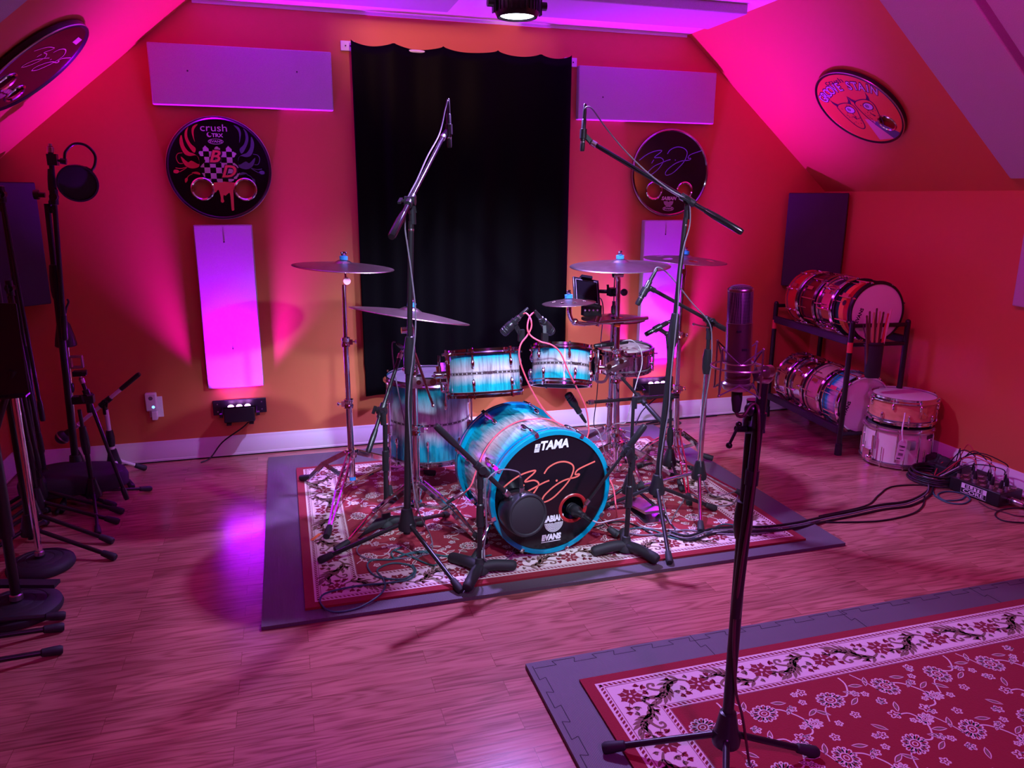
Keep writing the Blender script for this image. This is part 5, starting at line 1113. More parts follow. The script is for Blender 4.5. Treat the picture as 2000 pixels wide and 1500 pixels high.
# stand with level boom
YBm = 3.42; bB = V((P(1306, 925, YBm).x, YBm, ZR)); pv = P(1310, 800, YBm)
r = tripod('black microphone stand with level boom behind the right overhead stand', bB, ZR, pv, [(bB.x + 0.19, bB.y + 0.06, ZR), (bB.x - 0.10, bB.y + 0.18, ZR), (bB.x - 0.02, bB.y - 0.18, ZR)], 0.12, 0.0105, 0.008, 0.45, legr=0.007, cl_len=0.10)
tipD = P(1150, 786, 3.20); boom(r, P(1322, 772, YBm + 0.02), tipD, P(1308, 775, YBm), 0.0085, grip=0.05)
dyn('black microphone under the smaller rack tom', P(1132, 806, 3.17), P(1108, 768, 3.19), r1=0.014, r2=0.020)
cable('pale cable from the microphone under the smaller rack tom', [P(1141, 826, 3.15), P(1150, 835, 3.15), P(1168, 842, 3.18), P(1180, 880, 3.25), F(1190, 930, ZR + 0.004)], cab_w, 0.0026)
pencil('slim black microphone aimed at the side snare', P(1304, 630, 3.40), P(1260, 654, 3.40), P(1302, 652, 3.42), r_=0.0125)
r = thing('microphone_holder', 'bent black microphone holder rising beside the side snare', 'microphone holder', P(1310, 800, YBm))
part(r, 'gooseneck', MB().tube(smooth([P(1306, 790, YBm + 0.02), P(1305, 730, YBm), P(1305, 690, YBm), P(1302, 652, 3.42)], 5), 0.007), plastic); part(r, 'joint', MB().ell(P(1302, 652, 3.42), 0.014), plastic)
pencil('small microphone lying over the side snare head', P(1205, 671, 3.50), P(1160, 676, 3.50), None, r_=0.011)
cable('thin pale cable over the side snare', [P(1210, 669, 3.50), P(1232, 664, 3.52), P(1250, 680, 3.46), P(1254, 710, 3.44), P(1244, 745, 3.40), P(1232, 790, 3.3), P(1222, 825, 3.25), P(1195, 832, 3.28), F(1150, 880, ZR + 0.004)], cab_w, 0.0026)
# floor tom microphone stand
YF_ = 3.22; bF = V((P(754, 1006, YF_).x, YF_, ZR))
r = heavybase('short black stand beside the floor tom', bF, ZR, P(752, 830, YF_), [(bF.x - 0.15, bF.y - 0.08), (bF.x + 0.17, bF.y - 0.03), (bF.x + 0.02, bF.y + 0.17)])
tipF = P(783, 690, YF_ + 0.18); boom(r, P(720, 880, YF_ - 0.06), tipF, P(748, 797, YF_), 0.0085, grip=0.10)
dyn('black microphone over the floor tom rim', P(785, 678, YF_ + 0.20), P(805, 692, YF_ + 0.30), r1=0.013, r2=0.019)
cable('grey cable hanging from the floor tom microphone', [P(772, 668, YF_ + 0.16), P(766, 672, YF_ + 0.15), P(768, 705, YF_ + 0.15), P(775, 750, YF_ + 0.12), P(785, 800, YF_ + 0.10), P(795, 850, YF_), P(800, 905, YF_ - 0.06), P(798, 960, YF_ - 0.12), F(790, 1030, ZR + 0.004), F(810, 1090, ZR + 0.004), F(845, 1060, ZR + 0.004)], cab_g, 0.003)
# rim clipped tom microphones
dyn('black rim microphone over the larger rack tom', P(1013, 620, 3.10), P(981, 652, 3.12), P(1018, 655, 3.10))
dyn('black rim microphone over the smaller rack tom', P(1056, 622, 3.06), P(1078, 650, 3.10), P(1064, 662, 3.04))
cable('pink cable from the larger tom microphone over the bass drum', [P(1021, 613, 3.09), P(1028, 612, 3.08), P(1036, 622, 3.05), P(1038, 638, 3.02), P(1030, 655, 3.00), P(1017, 673, 2.98), P(1014, 695, 2.97), P(1022, 725, 2.97), P(1040, 765, 2.98), P(1062, 800, 2.99), P(1085, 823, 2.98), P(1100, 831, 2.96), P(1075, 820, 2.965), P(1045, 818, 2.97), P(1010, 824, 2.985), P(975, 845, 2.98), P(948, 878, 2.96), P(930, 920, 2.93), P(920, 948, 2.91), P(908, 962, 2.90), F(890, 985, ZR + 0.02)], cab_p, 0.0034)
cable('pink cable from the smaller tom microphone down the right of the bass drum', [P(1048, 613, 3.05), P(1042, 611, 3.05), P(1034, 620, 3.03), P(1030, 640, 3.0), P(1036, 655, 2.99), P(1055, 667, 2.97), P(1078, 674, 2.96), P(1095, 690, 2.96), P(1110, 725, 2.97), P(1130, 765, 3.0), P(1145, 800, 3.02), P(1150, 840, 3.03), P(1147, 862, 3.02), P(1165, 900, 2.98), P(1195, 945, 2.9), P(1203, 990, 2.82), F(1205, 1010, ZR + 0.004)], cab_p, 0.0034)
cx = P(888, 985, 2.90); r = thing('cable_plug', 'silver and black cable plug hanging left of the bass drum', 'plug', P(893, 968, 2.9))
part(r, 'barrel', MB().cyl(P(905, 962, 2.90), P(887, 973, 2.90), 0.0085, n=14), schrome); part(r, 'boot', MB().cyl(P(887, 973, 2.90), P(872, 983, 2.90), 0.008, 0.006, n=14), plastic)
# ------------------------------------------------------------------ tablet and little mixer beside the hi hat
r = thing('tablet', 'black tablet screen on a bracket behind the splash cymbal', 'tablet', P(1148, 570, 3.62))
a, b_, c = P(1124, 590, 3.60), P(1171, 597, 3.60), P(1131, 543, 3.68); u = (b_ - a); W_ = u.length; u.normalize(); v = (c - a); v = (v - u * v.dot(u)); Hh = v.length; v.normalize(); n = u.cross(v); o = a + u * W_ / 2 + v * Hh / 2; M3 = Matrix((u, v, n)).transposed()
part(r, 'case', MB().box(o - n * 0.006, (W_ + 0.012, Hh + 0.012, 0.012), M3), plastic, bevel=0.004); part(r, 'screen', MB().box(o + n * 0.0006, (W_ - 0.012, Hh - 0.014, 0.001), M3), gloss_black)
mb = MB(); ring_ = [(-W_ / 2 + 0.008, -Hh / 2 + 0.009), (W_ / 2 - 0.008, -Hh / 2 + 0.009), (W_ / 2 - 0.008, Hh / 2 - 0.009), (-W_ / 2 + 0.008, Hh / 2 - 0.009)]; mb.ribbon(ring_, 0.0022, (o + n * 0.0014, u, v), 0, closed=True); part(r, 'screen_edge', mb, ink_lav)
part(r, 'holder_arm', MB().cyl(P(1172, 569, 3.66), P(1204, 570, 3.50), 0.010).cyl(P(1188, 569, 3.58), P(1187, 556, 3.58), 0.006).box(P(1196, 570, 3.54), (0.04, 0.05, 0.04)).cyl(P(1204, 570, 3.50), P(1221, 571, 3.46), 0.008).ell(P(1219, 571, 3.46), 0.018), plastic)
part(r, 'top_clip', MB().box(o + v * (Hh / 2 + 0.008), (0.06, 0.014, 0.03), M3), plastic)
r = thing('headphone_amplifier', 'small black headphone box hanging under the tablet', 'amplifier box', P(1157, 610, 3.66))
part(r, 'case', MB().box(P(1155, 606, 3.70), (0.10, 0.05, 0.055)), plastic, bevel=0.004)
for i in range(4): part(r, 'knob', MB().cyl(P(1143 + 8 * i, 606, 3.674), P(1143 + 8 * i, 606, 3.664), 0.005), schrome)
cable('thin black cables hanging below the headphone box', [P(1160, 585, 3.75), P(1174, 584, 3.72), P(1178, 615, 3.75), P(1172, 680, 4.1), P(1166, 770, 4.2), P(1160, 830, 4.3), F(1175, 832, 0.006), F(1230, 830, 0.006)], cab_k, 0.003)
# ------------------------------------------------------------------ foreground microphone on its stand
bG = F(1414, 1488, ZR2); YG = bG.y; tp = P(1466, 838, YG)
r = tripod('foreground black microphone stand on the front rug, holding a large silver microphone', bG, ZR2, tp, [(*F(1185, 1470, 0.016)[:2], 0.016), F(1588, 1478, ZR2), (bG.x - 0.17, bG.y - 0.28, 0.016)], 0.10, 0.0145, 0.0125, 0.72, cl_len=0.10)
bt, bb_ = P(1492, 735, YG - 0.035), P(1436, 1205, YG - 0.035)
g = part(r, 'boom_arm', MB().cyl(bb_, bt, 0.0125, n=18), black)
part(r, 'boom_stop', MB().cyl(lerp(bt, bb_, 0.14), lerp(bt, bb_, 0.20), 0.0165).cyl(lerp(bt, bb_, 0.37), lerp(bt, bb_, 0.43), 0.016), plastic, parent=g)
part(r, 'steel_ball_tip', MB().ell(bt, (0.021, 0.021, 0.019), n=20, m=14), schrome, parent=g)
part(r, 'swivel_joint', MB().ell(P(1467, 826, YG), (0.020, 0.022, 0.028)).bar(P(1467, 834, YG), P(1482, 834, YG - 0.035), 0.03, 0.03).cyl(P(1470, 780, YG), P(1470, 803, YG), 0.014).ell(P(1468, 800, YG - 0.02), 0.017), plastic)
lv = part(r, 'lever', MB().cyl(P(1437, 838, YG - 0.01), P(1465, 838, YG - 0.01), 0.0075).cyl(P(1442, 832, YG - 0.02), P(1424, 869, YG - 0.04), 0.0035).ell(P(1443, 829, YG - 0.02), 0.0075).ell(P(1424, 870, YG - 0.04), 0.0075), gloss_black)
part(r, 'side_knob', MB().cyl(P(1404, 1425, YG), P(1416, 1440, YG), 0.012), plastic)
# microphone body and shock mount
mt, mbt = P(1447, 555, YG - 0.01), P(1440, 752, YG - 0.01); d = (mbt - mt).normalized(); L = (mbt - mt).length; RM = 0.0285
r = thing('large_microphone', 'large silver studio microphone upright in the foreground', 'microphone', mbt)
prof_ = []
# flattened dome grille
mb = MB(); sx = Matrix((V((1, 0, 0)), V((0, 1, 0)), V((0, 0, 1)))).transposed()
part(r, 'grille', MB().lathe([(0, 0.0), (RM * 0.35, 0.001), (RM * 0.70, 0.0035), (RM * 0.93, 0.009), (RM * 0.98, 0.014), (RM * 0.98, L * 0.37)], mt, d, 40), mesh_m)
part(r, 'grille_rim', MB().lathe([(RM * 0.93, 0.008), (RM * 1.0, 0.011), (RM * 1.0, 0.0135), (RM * 0.97, 0.016)], mt, d, 40), schrome)
part(r, 'body', MB().lathe([(RM * 0.98, L * 0.365), (RM * 1.02, L * 0.37), (RM * 1.02, L * 0.90), (RM * 0.98, L * 0.905), (RM * 0.98, L * 0.915), (RM * 1.02, L * 0.92), (RM * 1.0, L * 0.97), (RM * 0.7, L), (0, L)], mt, d, 40), brushed)
u_ = V((0.985, -0.17, 0)).normalized(); n_ = V((-0.17 * 2.2, -0.92, 0.0)).normalized(); u_ = n_.cross(d).normalized() * 1.0
fc = lerp(mt, mbt, 0.62) + n_ * RM * 1.035
if u_.x < 0: u_ = -u_
mb = MB(); x_ = 0.0
for wq, hq in ((2.2, 0), (2.0, 0), (3.0, 1), (3.0, 1), (1.0, 0), (2.0, 2)):
    f2 = (fc + u_ * 0.0015, u_, -d); mb.flat([(x_, -0.0026), (x_ + wq * 0.001, -0.0026), (x_ + wq * 0.001, 0.0026), (x_, 0.0026)] if hq != 2 else [(x_ + 0.0006, -0.0026), (x_ + 0.0014, -0.0026), (x_ + 0.002, 0.0026), (x_, 0.0026)], f2, 0.0004); x_ += wq * 0.001 + 0.0006
part(r, 'brand_lettering', mb, ink_k)
part(r, 'switch', MB().box(lerp(mt, mbt, 0.44) + n_ * RM * 1.02 - u_ * 0.006, (0.010, 0.004, 0.004)), ink_k)
part(r, 'cable_plug', MB().lathe([(0.011, L), (0.0125, L + 0.012), (0.0125, L + 0.035), (0.009, L + 0.062), (0.005, L + 0.066)], mt, d, 20), rubber)
rc = P(1442, 716, YG - 0.01); r = thing('shock_mount', 'wire cradle shock mount around the foreground microphone', 'shock mount', rc)
part(r, 'outer_ring', MB().tube([rc + V((0.060 * cos(2 * pi * k / 40), 0.060 * sin(2 * pi * k / 40), 0)) for k in range(40)], 0.0026, 8, closed=True), schrome)
part(r, 'base_cup', MB().lathe([(0.030, -0.008), (0.034, 0.0), (0.034, 0.006), (0.025, 0.012)], rc - V((0, 0, 0.045)), n=30), schrome)
for k in range(4):
    a = pi * k / 2 + 0.35; q = lambda rr_, aa, z: rc + V((rr_ * cos(aa), rr_ * sin(aa), z))
    part(r, 'wire_post', MB().cyl(q(0.063, a, 0.05), q(0.063, a, -0.06), 0.0022, n=8).ell(q(0.063, a, -0.06), 0.0035, n=8, m=6).ell(q(0.063, a, 0.05), 0.0035, n=8, m=6), schrome)
    for z in (0.05, -0.06):
        part(r, 'elastic_cord', MB().tube([q(0.063, a, z), q(0.034, a + pi / 4, z * 0.12 + (0.004 if z > 0 else -0.03)), q(0.063, a + pi / 2, z)], 0.0018, 6), cab_g)
part(r, 'inner_ring', MB().tube([rc + V((0.034 * cos(2 * pi * k / 32), 0.034 * sin(2 * pi * k / 32), 0.010)) for k in range(32)], 0.0022, 8, closed=True), schrome)
part(r, 'swivel_bracket', MB().bar(rc + V((0.030, -0.045, -0.002)), bt + V((-0.02, 0, 0.0)), 0.016, 0.022).cyl(rc + V((0.045, -0.035, 0)), bt, 0.008).cyl(rc + V((0.03, -0.062, 0.0)), rc + V((0.045, -0.058, 0.0)), 0.014), schrome)
pl_ = mbt + d * 0.064
cable('maroon cable running down the foreground microphone stand', [pl_, P(1441, 812, YG - 0.02), P(1452, 812, YG - 0.03), P(1466, 792, YG - 0.03), P(1477, 790, YG - 0.035), P(1482, 810, YG - 0.052), P(1480, 880, YG - 0.052), P(1465, 1000, YG - 0.052), P(1448, 1110, YG - 0.052), P(1434, 1230, YG - 0.03), P(1437, 1345, YG - 0.02), P(1450, 1400, YG - 0.03), F(1463, 1488, ZR2 + 0.004), F(1475, 1560, ZR2 + 0.004)], cab_m, 0.0036)

# overhead microphone cables
YO = YL - 0.020
cable('pale cable from the left overhead microphone along its boom and stand', [P(875, 205, 3.44), P(874, 196, 3.43), P(869, 215, 3.42), P(858, 262, 3.37), P(835, 305, 3.22), P(815, 350, 3.05), P(795, 392, 2.90), P(791, 440, YO), P(796, 480, YO), P(803, 530, YO), P(811, 600, YO), P(811, 650, YO), P(806, 700, YO), P(798, 780, YO), P(801, 860, YO), P(806, 940, YO), P(818, 1000, YO), F(842, 1050, ZR + 0.02), F(842, 1078, ZR + 0.004), F(820, 1085, ZR + 0.004), F(770, 1092, ZR + 0.004), F(715, 1090, ZR + 0.004), F(698, 1070, ZR + 0.004), F(740, 1035, ZR + 0.004)], cab_g, 0.0030)
YO = YR - 0.022
cable('pale cable from the right overhead microphone along its boom and stand', [P(1142, 220, 3.25), P(1144, 210, 3.24), P(1156, 212, 3.22), P(1180, 245, 3.18), P(1215, 288, 3.13), P(1260, 333, 3.07), P(1310, 372, 3.01), P(1338, 388, 2.97), P(1347, 402, YO), P(1347, 440, YO), P(1336, 480, YO), P(1328, 530, YO), P(1324, 600, YO), P(1318, 660, YO), P(1310, 740, YO), P(1306, 800, YO), P(1296, 860, YO), P(1289, 920, YO), P(1296, 980, YO), F(1312, 1025, ZR + 0.004), F(1345, 1042, ZR + 0.004)], cab_g, 0.0030)
# ------------------------------------------------------------------ snare rack on the right
A0, C0, B0, D0 = V((3.085, 3.57, 0)), V((3.165, 4.40, 0)), V((3.44, 3.535, 0)), V((3.515, 4.36, 0))
ax = (C0 - A0).normalized(); zt = P(1655, 632, A0.y).z; z1 = P(1648, 668, A0.y).z; z2 = P(1640, 842, A0.y).z
r = thing('snare_rack', 'black two tier tube rack holding snare drums on their sides', 'drum rack', (A0 + D0) / 2)
for q, h in ((A0, zt), (B0, zt), (C0, zt), (D0, zt)):
    g = part(r, 'post', MB().cyl(q + V((0, 0, 0.03)), q + V((0, 0, h)), 0.0155, n=16).ell(q + V((0, 0, h)), 0.0155), black)
    part(r, 'rubber_foot', MB().lathe([(0.0155, 0.07), (0.0195, 0.068), (0.021, 0.0), (0, 0.0)], q, n=16), rubber, parent=g)
    if q in (A0, C0): part(r, 'warning_sticker', MB().lathe([(0.0158, -0.03), (0.016, 0), (0.0158, 0.03)], q + V((0, 0, h - 0.14)), n=16), ink_red, parent=g)
for zz in (z1, z2):
    for p, q in ((A0, C0), (B0, D0)):
        part(r, 'padded_rail', MB().bar(p + V((0, 0, zz)) + ax * 0.01, q + V((0, 0, zz)) - ax * 0.01, 0.030, 0.045), rubber, bevel=0.006)
    for p, q in ((A0, B0), (C0, D0)): part(r, 'cross_bar', MB().cyl(p + V((0, 0, zz - 0.02)), q + V((0, 0, zz - 0.02)), 0.012), black)
part(r, 'cross_bar', MB().cyl(A0 + V((0, 0, zt - 0.015)), B0 + V((0, 0, zt - 0.015)), 0.012), black)
part(r, 'cross_bar', MB().cyl(C0 + V((0, 0, zt - 0.015)), D0 + V((0, 0, zt - 0.015)), 0.012), black)
def lying(c, items, R):
    c = V(c); s = 0.0
    for (lab, dep, sh, n, lug, head, gap) in items:
        o = c + ax * (s + dep); M = axisM(o, -ax, (1, 0, 0)); blk = lab.startswith('striped')
        d_ = drum('snare_drum', lab, 'snare drum', M, R, dep, sh, n, top=head, bot=cskin, lug=lug, ph=0.3 + s * 3, group='snare drums lying on the rack', hh=0.018, hoops=black if blk else dchrome if 'wine' in lab else chrome)
        part(d_, 'strainer', MB().box((R * cos(2.6) * 1.04, R * sin(2.6) * 1.04, dep * 0.5), (0.022, 0.022, dep * 0.4), Matrix.Rotation(2.6, 3, 'Z')), chrome, local=True)
        if lab.startswith('striped'):
            a = radians(163); u = V((-sin(a), cos(a), 0)); nn = V((cos(a), sin(a), 0)); mb = MB(); disc2(mb, 0, 0, 0.017, (nn * (R + 0.001) + V((0, 0, dep * 0.5)), u, (0, 0, 1)), 0.0003, 20); part(d_, 'round_badge', mb, inlay_m, local=True)
        if head == wskin:
            s_ = lettering(d_, 'EVANS', ((-R * 0.66, -R * 0.10, dep + 0.0046), (0.34, 0.94, 0), (-0.94, 0.34, 0)), 0.030, ink_k, bold=0.001, local=True, name='head_lettering')
        s += dep + gap
ct = P(1713, 610, 3.585); ct = V((ct.x - 0.005, 3.585, ct.z)); RS = 0.166
lying(ct, [('striped orange, red and green snare drum nearest on the top tier', 0.150, stripe_m, 8, 'rod', wskin, 0.036), ('shiny chrome snare drum second nearest on the top tier', 0.140, steel_m, 8, 'tube', cskin, 0.040), ('wine dark snare drum third on the top tier', 0.140, wine_m, 8, 'tube', cskin, 0.045), ('bright red snare drum farthest on the top tier', 0.130, cherry_m, 8, 'tear', cskin, 0.0)], RS)
cb = P(1686, 790, 3.585); cb = V((cb.x, 3.585, z2 + 0.145))
lying(cb, [('turquoise burst snare drum nearest on the bottom tier', 0.150, burst('snare_turquoise', TURQ, (0.62, 0.52, 0.60)), 8, 'tube', wskin, 0.045), ('copper coloured snare drum second on the bottom tier', 0.145, wood('copper_shell', (0.55, 0.30, 0.25), (0.65, 0.38, 0.30), (10, 10, 30)), 8, 'tube', cskin, 0.045), ('chrome snare drum third on the bottom tier', 0.140, steel_m, 8, 'tear', cskin, 0.045), ('chrome snare drum farthest on the bottom tier', 0.130, steel_m, 8, 'tube', cskin, 0.0)], RS)
# ------------------------------------------------------------------ two drums stacked on the floor
S0 = V((3.335, 3.40, 0)); zl = P(1748, 838, 3.27).z; zu = P(1748, 785, 3.27).z
low = drum('marching_snare', 'pearl white marching snare drum on the floor, under a wooden one', 'snare drum', Matrix.Translation(S0 + V((0, 0, 0.022))), 0.176, zl - 0.04, cream_sh, 10, top=cskin, lug='tube', ph=0.2, hoops=schrome)
part(low, 'leg_rest_clamp', MB().box((-0.20, -0.02, 0.05), (0.05, 0.05, 0.06)).cyl((-0.20, -0.04, 0.03), (-0.20, -0.04, 0.16), 0.008).ell((-0.21, -0.03, 0.03), 0.022), chrome, local=True)
part(low, 'name_plate', MB().box((0.065, -0.165, zl - 0.075), (0.05, 0.004, 0.022), Matrix.Rotation(0.37, 3, 'Z')), inlay_m, local=True)
up_ = drum('wooden_snare', 'maple snare drum with chrome hoops stacked on the white drum', 'snare drum', Matrix.Translation(S0 + V((0.012, 0, zl + 0.026))), 0.172, zu - zl - 0.035, maple_m, 8, top=wskin, lug='beaver' if False else 'tear', ph=0.55)
part(up_, 'strainer', MB().box((0.172 * cos(-1.75), 0.172 * sin(-1.75) - 0.010, (zu - zl) * 0.45), (0.03, 0.022, 0.06)).bar((0.172 * cos(-1.75), -0.19, 0.07), (0.172 * cos(-1.75) + 0.03, -0.192, 0.05), 0.006, 0.006), chrome, local=True)
part(low, 'strainer', MB().box((0.176 * cos(-1.95), 0.176 * sin(-1.95) - 0.012, (zl) * 0.55), (0.035, 0.025, 0.05)), schrome, local=True)
tg = P(1760, 880, 3.19); r = thing('price_tag', 'white paper tag hanging in front of the white marching drum', 'tag', tg)
u = V((0.96, -0.20, -0.18)).normalized(); v = V((0.18, 0.1, 0.96)); v = (v - u * v.dot(u)).normalized(); n = u.cross(v)
part(r, 'card', MB().prism([(-0.024, -0.055), (0.024, -0.055), (0.026, 0.04), (0.010, 0.06), (-0.010, 0.06), (-0.026, 0.04)], (tg, u, v), 0.0012), white_pl)
part(r, 'string', MB().tube(smooth([tg + v * 0.052, P(1762, 842, 3.20), P(1766, 818, 3.21), P(1768, 806, 3.215)], 4), 0.004, 6), ink_w)
lettering(r, 'TAMA', (tg + v * 0.022 + n * 0.0014, u, v), 0.013, ink_k, bold=0.0005, name='tag_lettering')
mb = MB()
for k in range(12): mb.flat([(-0.014 + 0.0024 * k, -0.03), (-0.014 + 0.0024 * k + (0.0016 if k % 3 else 0.0008), -0.03), (-0.014 + 0.0024 * k + (0.0016 if k % 3 else 0.0008), -0.014), (-0.014 + 0.0024 * k, -0.014)], (tg, u, v), 0.0014)
mb.flat([(-0.012, 0.0), (0.014, 0.0), (0.014, 0.004), (-0.012, 0.004)], (tg, u, v), 0.0014); mb.flat([(-0.018, -0.048), (0.004, -0.048), (0.004, -0.042), (-0.018, -0.042)], (tg, u, v), 0.0014); part(r, 'barcode', mb, ink_k)
# stick bag and sticks
sb0 = P(1703, 738, 3.46); sb1 = P(1708, 668, 3.47); r = thing('stick_bag', 'black drum stick bag hanging from the near end of the rack', 'stick bag', sb0)
dd = (sb1 - sb0).normalized(); L = (sb1 - sb0).length; w_ = V((0.93, -0.36, 0)).normalized(); nn = w_.cross(dd)
mb = MB(); vs = []; K = 20
for t, a, c in ((0, 0.036, 0.018), (0.06, 0.042, 0.026), (0.5, 0.046, 0.030), (0.94, 0.052, 0.030), (1.0, 0.050, 0.027), (0.98, 0.045, 0.022)):
    for k in range(K):
        e = 2 * pi * k / K; vs.append(sb0 + dd * L * t + w_ * a * (abs(cos(e)) ** 0.6) * (1 if cos(e) >= 0 else -1) + nn * c * sin(e))
mb.add(vs, [(j * K + k, j * K + (k + 1) % K, (j + 1) * K + (k + 1) % K, (j + 1) * K + k) for j in range(5) for k in range(K)] + [tuple(reversed(range(K)))]); part(r, 'bag', mb, rubber)
part(r, 'band', MB().tube([sb0 + dd * L * 0.93 + w_ * 0.055 * cos(2 * pi * k / 24) + nn * 0.033 * sin(2 * pi * k / 24) for k in range(24)], 0.004, 6, closed=True), black)
part(r, 'hanging_strap', MB().tube(smooth([sb1 - w_ * 0.04, sb1 - w_ * 0.03 + V((0, 0.035, 0.03)), V((sb1.x - 0.03, 3.54, zt - 0.004))], 4), 0.004, 6), black)
for i, (px_, py_, mi) in enumerate(((1699, 608, 1), (1707, 610, 0), (1713, 602, 1), (1719, 608, 0), (1726, 609, 1), (1735, 612, 2), (1741, 604, 3), (1693, 616, 1))):
    tp_ = P(px_, py_, 3.455 + 0.012 * (i % 2)); bt_ = sb0 + dd * L * 0.25 + w_ * (-0.032 + 0.0085 * [1, 2, 3, 4, 5, 6, 7, 0][i]) + nn * (0.008 if i % 2 else -0.008); D_ = (tp_ - bt_); LL = D_.length
    mb = MB().lathe([(0, 0), (0.0065, 0.002), (0.0072, 0.01), (0.0072, LL * 0.72), (0.0045, LL * 0.95), (0.0055, LL * 0.975), (0.004, LL), (0, LL + 0.001)], bt_, D_, 12)
    solo('drumstick', ['dark drumstick with its tip second from the left in the stick bag', 'pale hickory drumstick third from the left in the stick bag', 'tallest dark drumstick near the middle of the stick bag', 'pale hickory drumstick right of the tallest one in the stick bag', 'dark drumstick left of the red one in the stick bag', 'bright red drumstick in the stick bag', 'pale pinkish drumstick at the right end of the stick bag', 'dark drumstick leaning at the left end of the stick bag'][i], 'drumstick', mb, stick_ms[mi], loc=bt_, group='sticks in the stick bag')
# ------------------------------------------------------------------ stage box by the right wall
c0 = F(1949, 993, 0); e1 = (F(1868, 962, 0) - c0); e1.z = 0; L1 = 0.27; e1.normalize(); e2 = V((-e1.y, e1.x, 0))
if e2.x < 0: e2 = -e2
hB = P(1949, 966, c0.y).z; W2 = 0.17
r = thing('stage_box', 'black metal stage box with rows of plugged cables by the right wall', 'stage box', c0 + e1 * L1 / 2 + e2 * W2 / 2)
part(r, 'case', MB().prism([(0, 0), (L1, 0), (L1, W2), (0, W2)] if e1.cross(e2).z > 0 else [(0, 0), (0, W2), (L1, W2), (L1, 0)], (c0 + V((0, 0, 0.006)), e1, e2), (hB - 0.006) * (1 if e1.cross(e2).z > 0 else -1)), black, bevel=0.003)
mb = MB()
for i in range(2):
    for j in range(2): mb.cyl(c0 + e1 * (0.03 + i * (L1 - 0.06)) + e2 * (0.03 + j * (W2 - 0.06)), c0 + e1 * (0.03 + i * (L1 - 0.06)) + e2 * (0.03 + j * (W2 - 0.06)) + V((0, 0, 0.008)), 0.010)
part(r, 'feet', mb, rubber)
nf = -e2; lc = c0 + e1 * 0.135 + nf * 0.0006 + V((0, 0, hB * 0.52)); uf = -e1; lw, lh = 0.135, hB * 0.68
g = part(r, 'name_plate', MB().flat([(-lw / 2, 0), (lw / 2, 0), (lw / 2, lh / 2), (-lw / 2, lh / 2)], (lc, uf, (0, 0, 1)), 0.0004), ink_w, label='white half of the name plate')
part(r, 'name_plate_rim', MB().ribbon([(-lw / 2, -lh / 2), (lw / 2, -lh / 2), (lw / 2, lh / 2), (-lw / 2, lh / 2)], 0.002, (lc, uf, (0, 0, 1)), 0.0006, closed=True), ink_w, parent=g)
lettering(r, 'ELITE', (lc + V((0, 0, lh * 0.245)) + nf * 0.0008, uf, (0, 0, 1)), lh * 0.50, ink_k, bold=0.0004, sx=1.7, parent=g)
lettering(r, 'CORE', (lc - V((0, 0, lh * 0.255)) + nf * 0.0006, uf, (0, 0, 1)), lh * 0.50, ink_w, bold=0.0004, sx=1.7, parent=g)
mb = MB()
for i in range(6):
    for j in range(3):
        p = c0 + e1 * (0.025 + 0.044 * i) + e2 * (0.030 + 0.052 * j) + V((0, 0, hB)); mb.lathe([(0.0125, 0.0), (0.0125, 0.003), (0.0085, 0.003), (0.0085, 0.0008), (0, 0.0008)], p, n=18); mb.box(p + e2 * 0.022 + V((0, 0, 0.0006)), (0.012, 0.006, 0.001))
part(r, 'sockets', mb, schrome)
ec = c0 + e2 * 0.075 - e1 * 0.001 + V((0, 0, hB * 0.45)); part(r, 'data_socket', MB().cyl(ec, ec - e1 * 0.012, 0.018), schrome)
r2 = thing('data_cable', 'black cable with a silver barrel plugged into the end of the stage box', 'cable', ec - e1 * 0.013)
part(r2, 'barrel', MB().lathe([(0.014, 0.0), (0.017, 0.004), (0.017, 0.030), (0.015, 0.034), (0.015, 0.046), (0.008, 0.060)], ec - e1 * 0.013, -e1, 22), schrome)
part(r2, 'wire', MB().tube(smooth([ec - e1 * 0.065, ec - e1 * 0.11 - V((0, 0, 0.012)), ec - e1 * 0.17 + e2 * 0.03 - V((0, 0, ec.z - 0.006))], 5), 0.005), cab_k)
plugs = [(0, 0, cab_k), (0, 1, cab_w), (1, 0, cab_r), (1, 2, cab_k), (2, 1, cab_k), (3, 0, cab_r), (3, 2, cab_k), (4, 1, cab_k), (5, 0, cab_k), (5, 2, cab_r)]
plab = ['nearest the silver barrel', 'second along the near end', 'third along the front row', 'by the wall side of the near end', 'in the middle row right of centre', 'in the front row left of centre', 'by the wall at the middle', 'in the middle row left of centre', 'at the far left front corner', 'at the far corner by the wall']
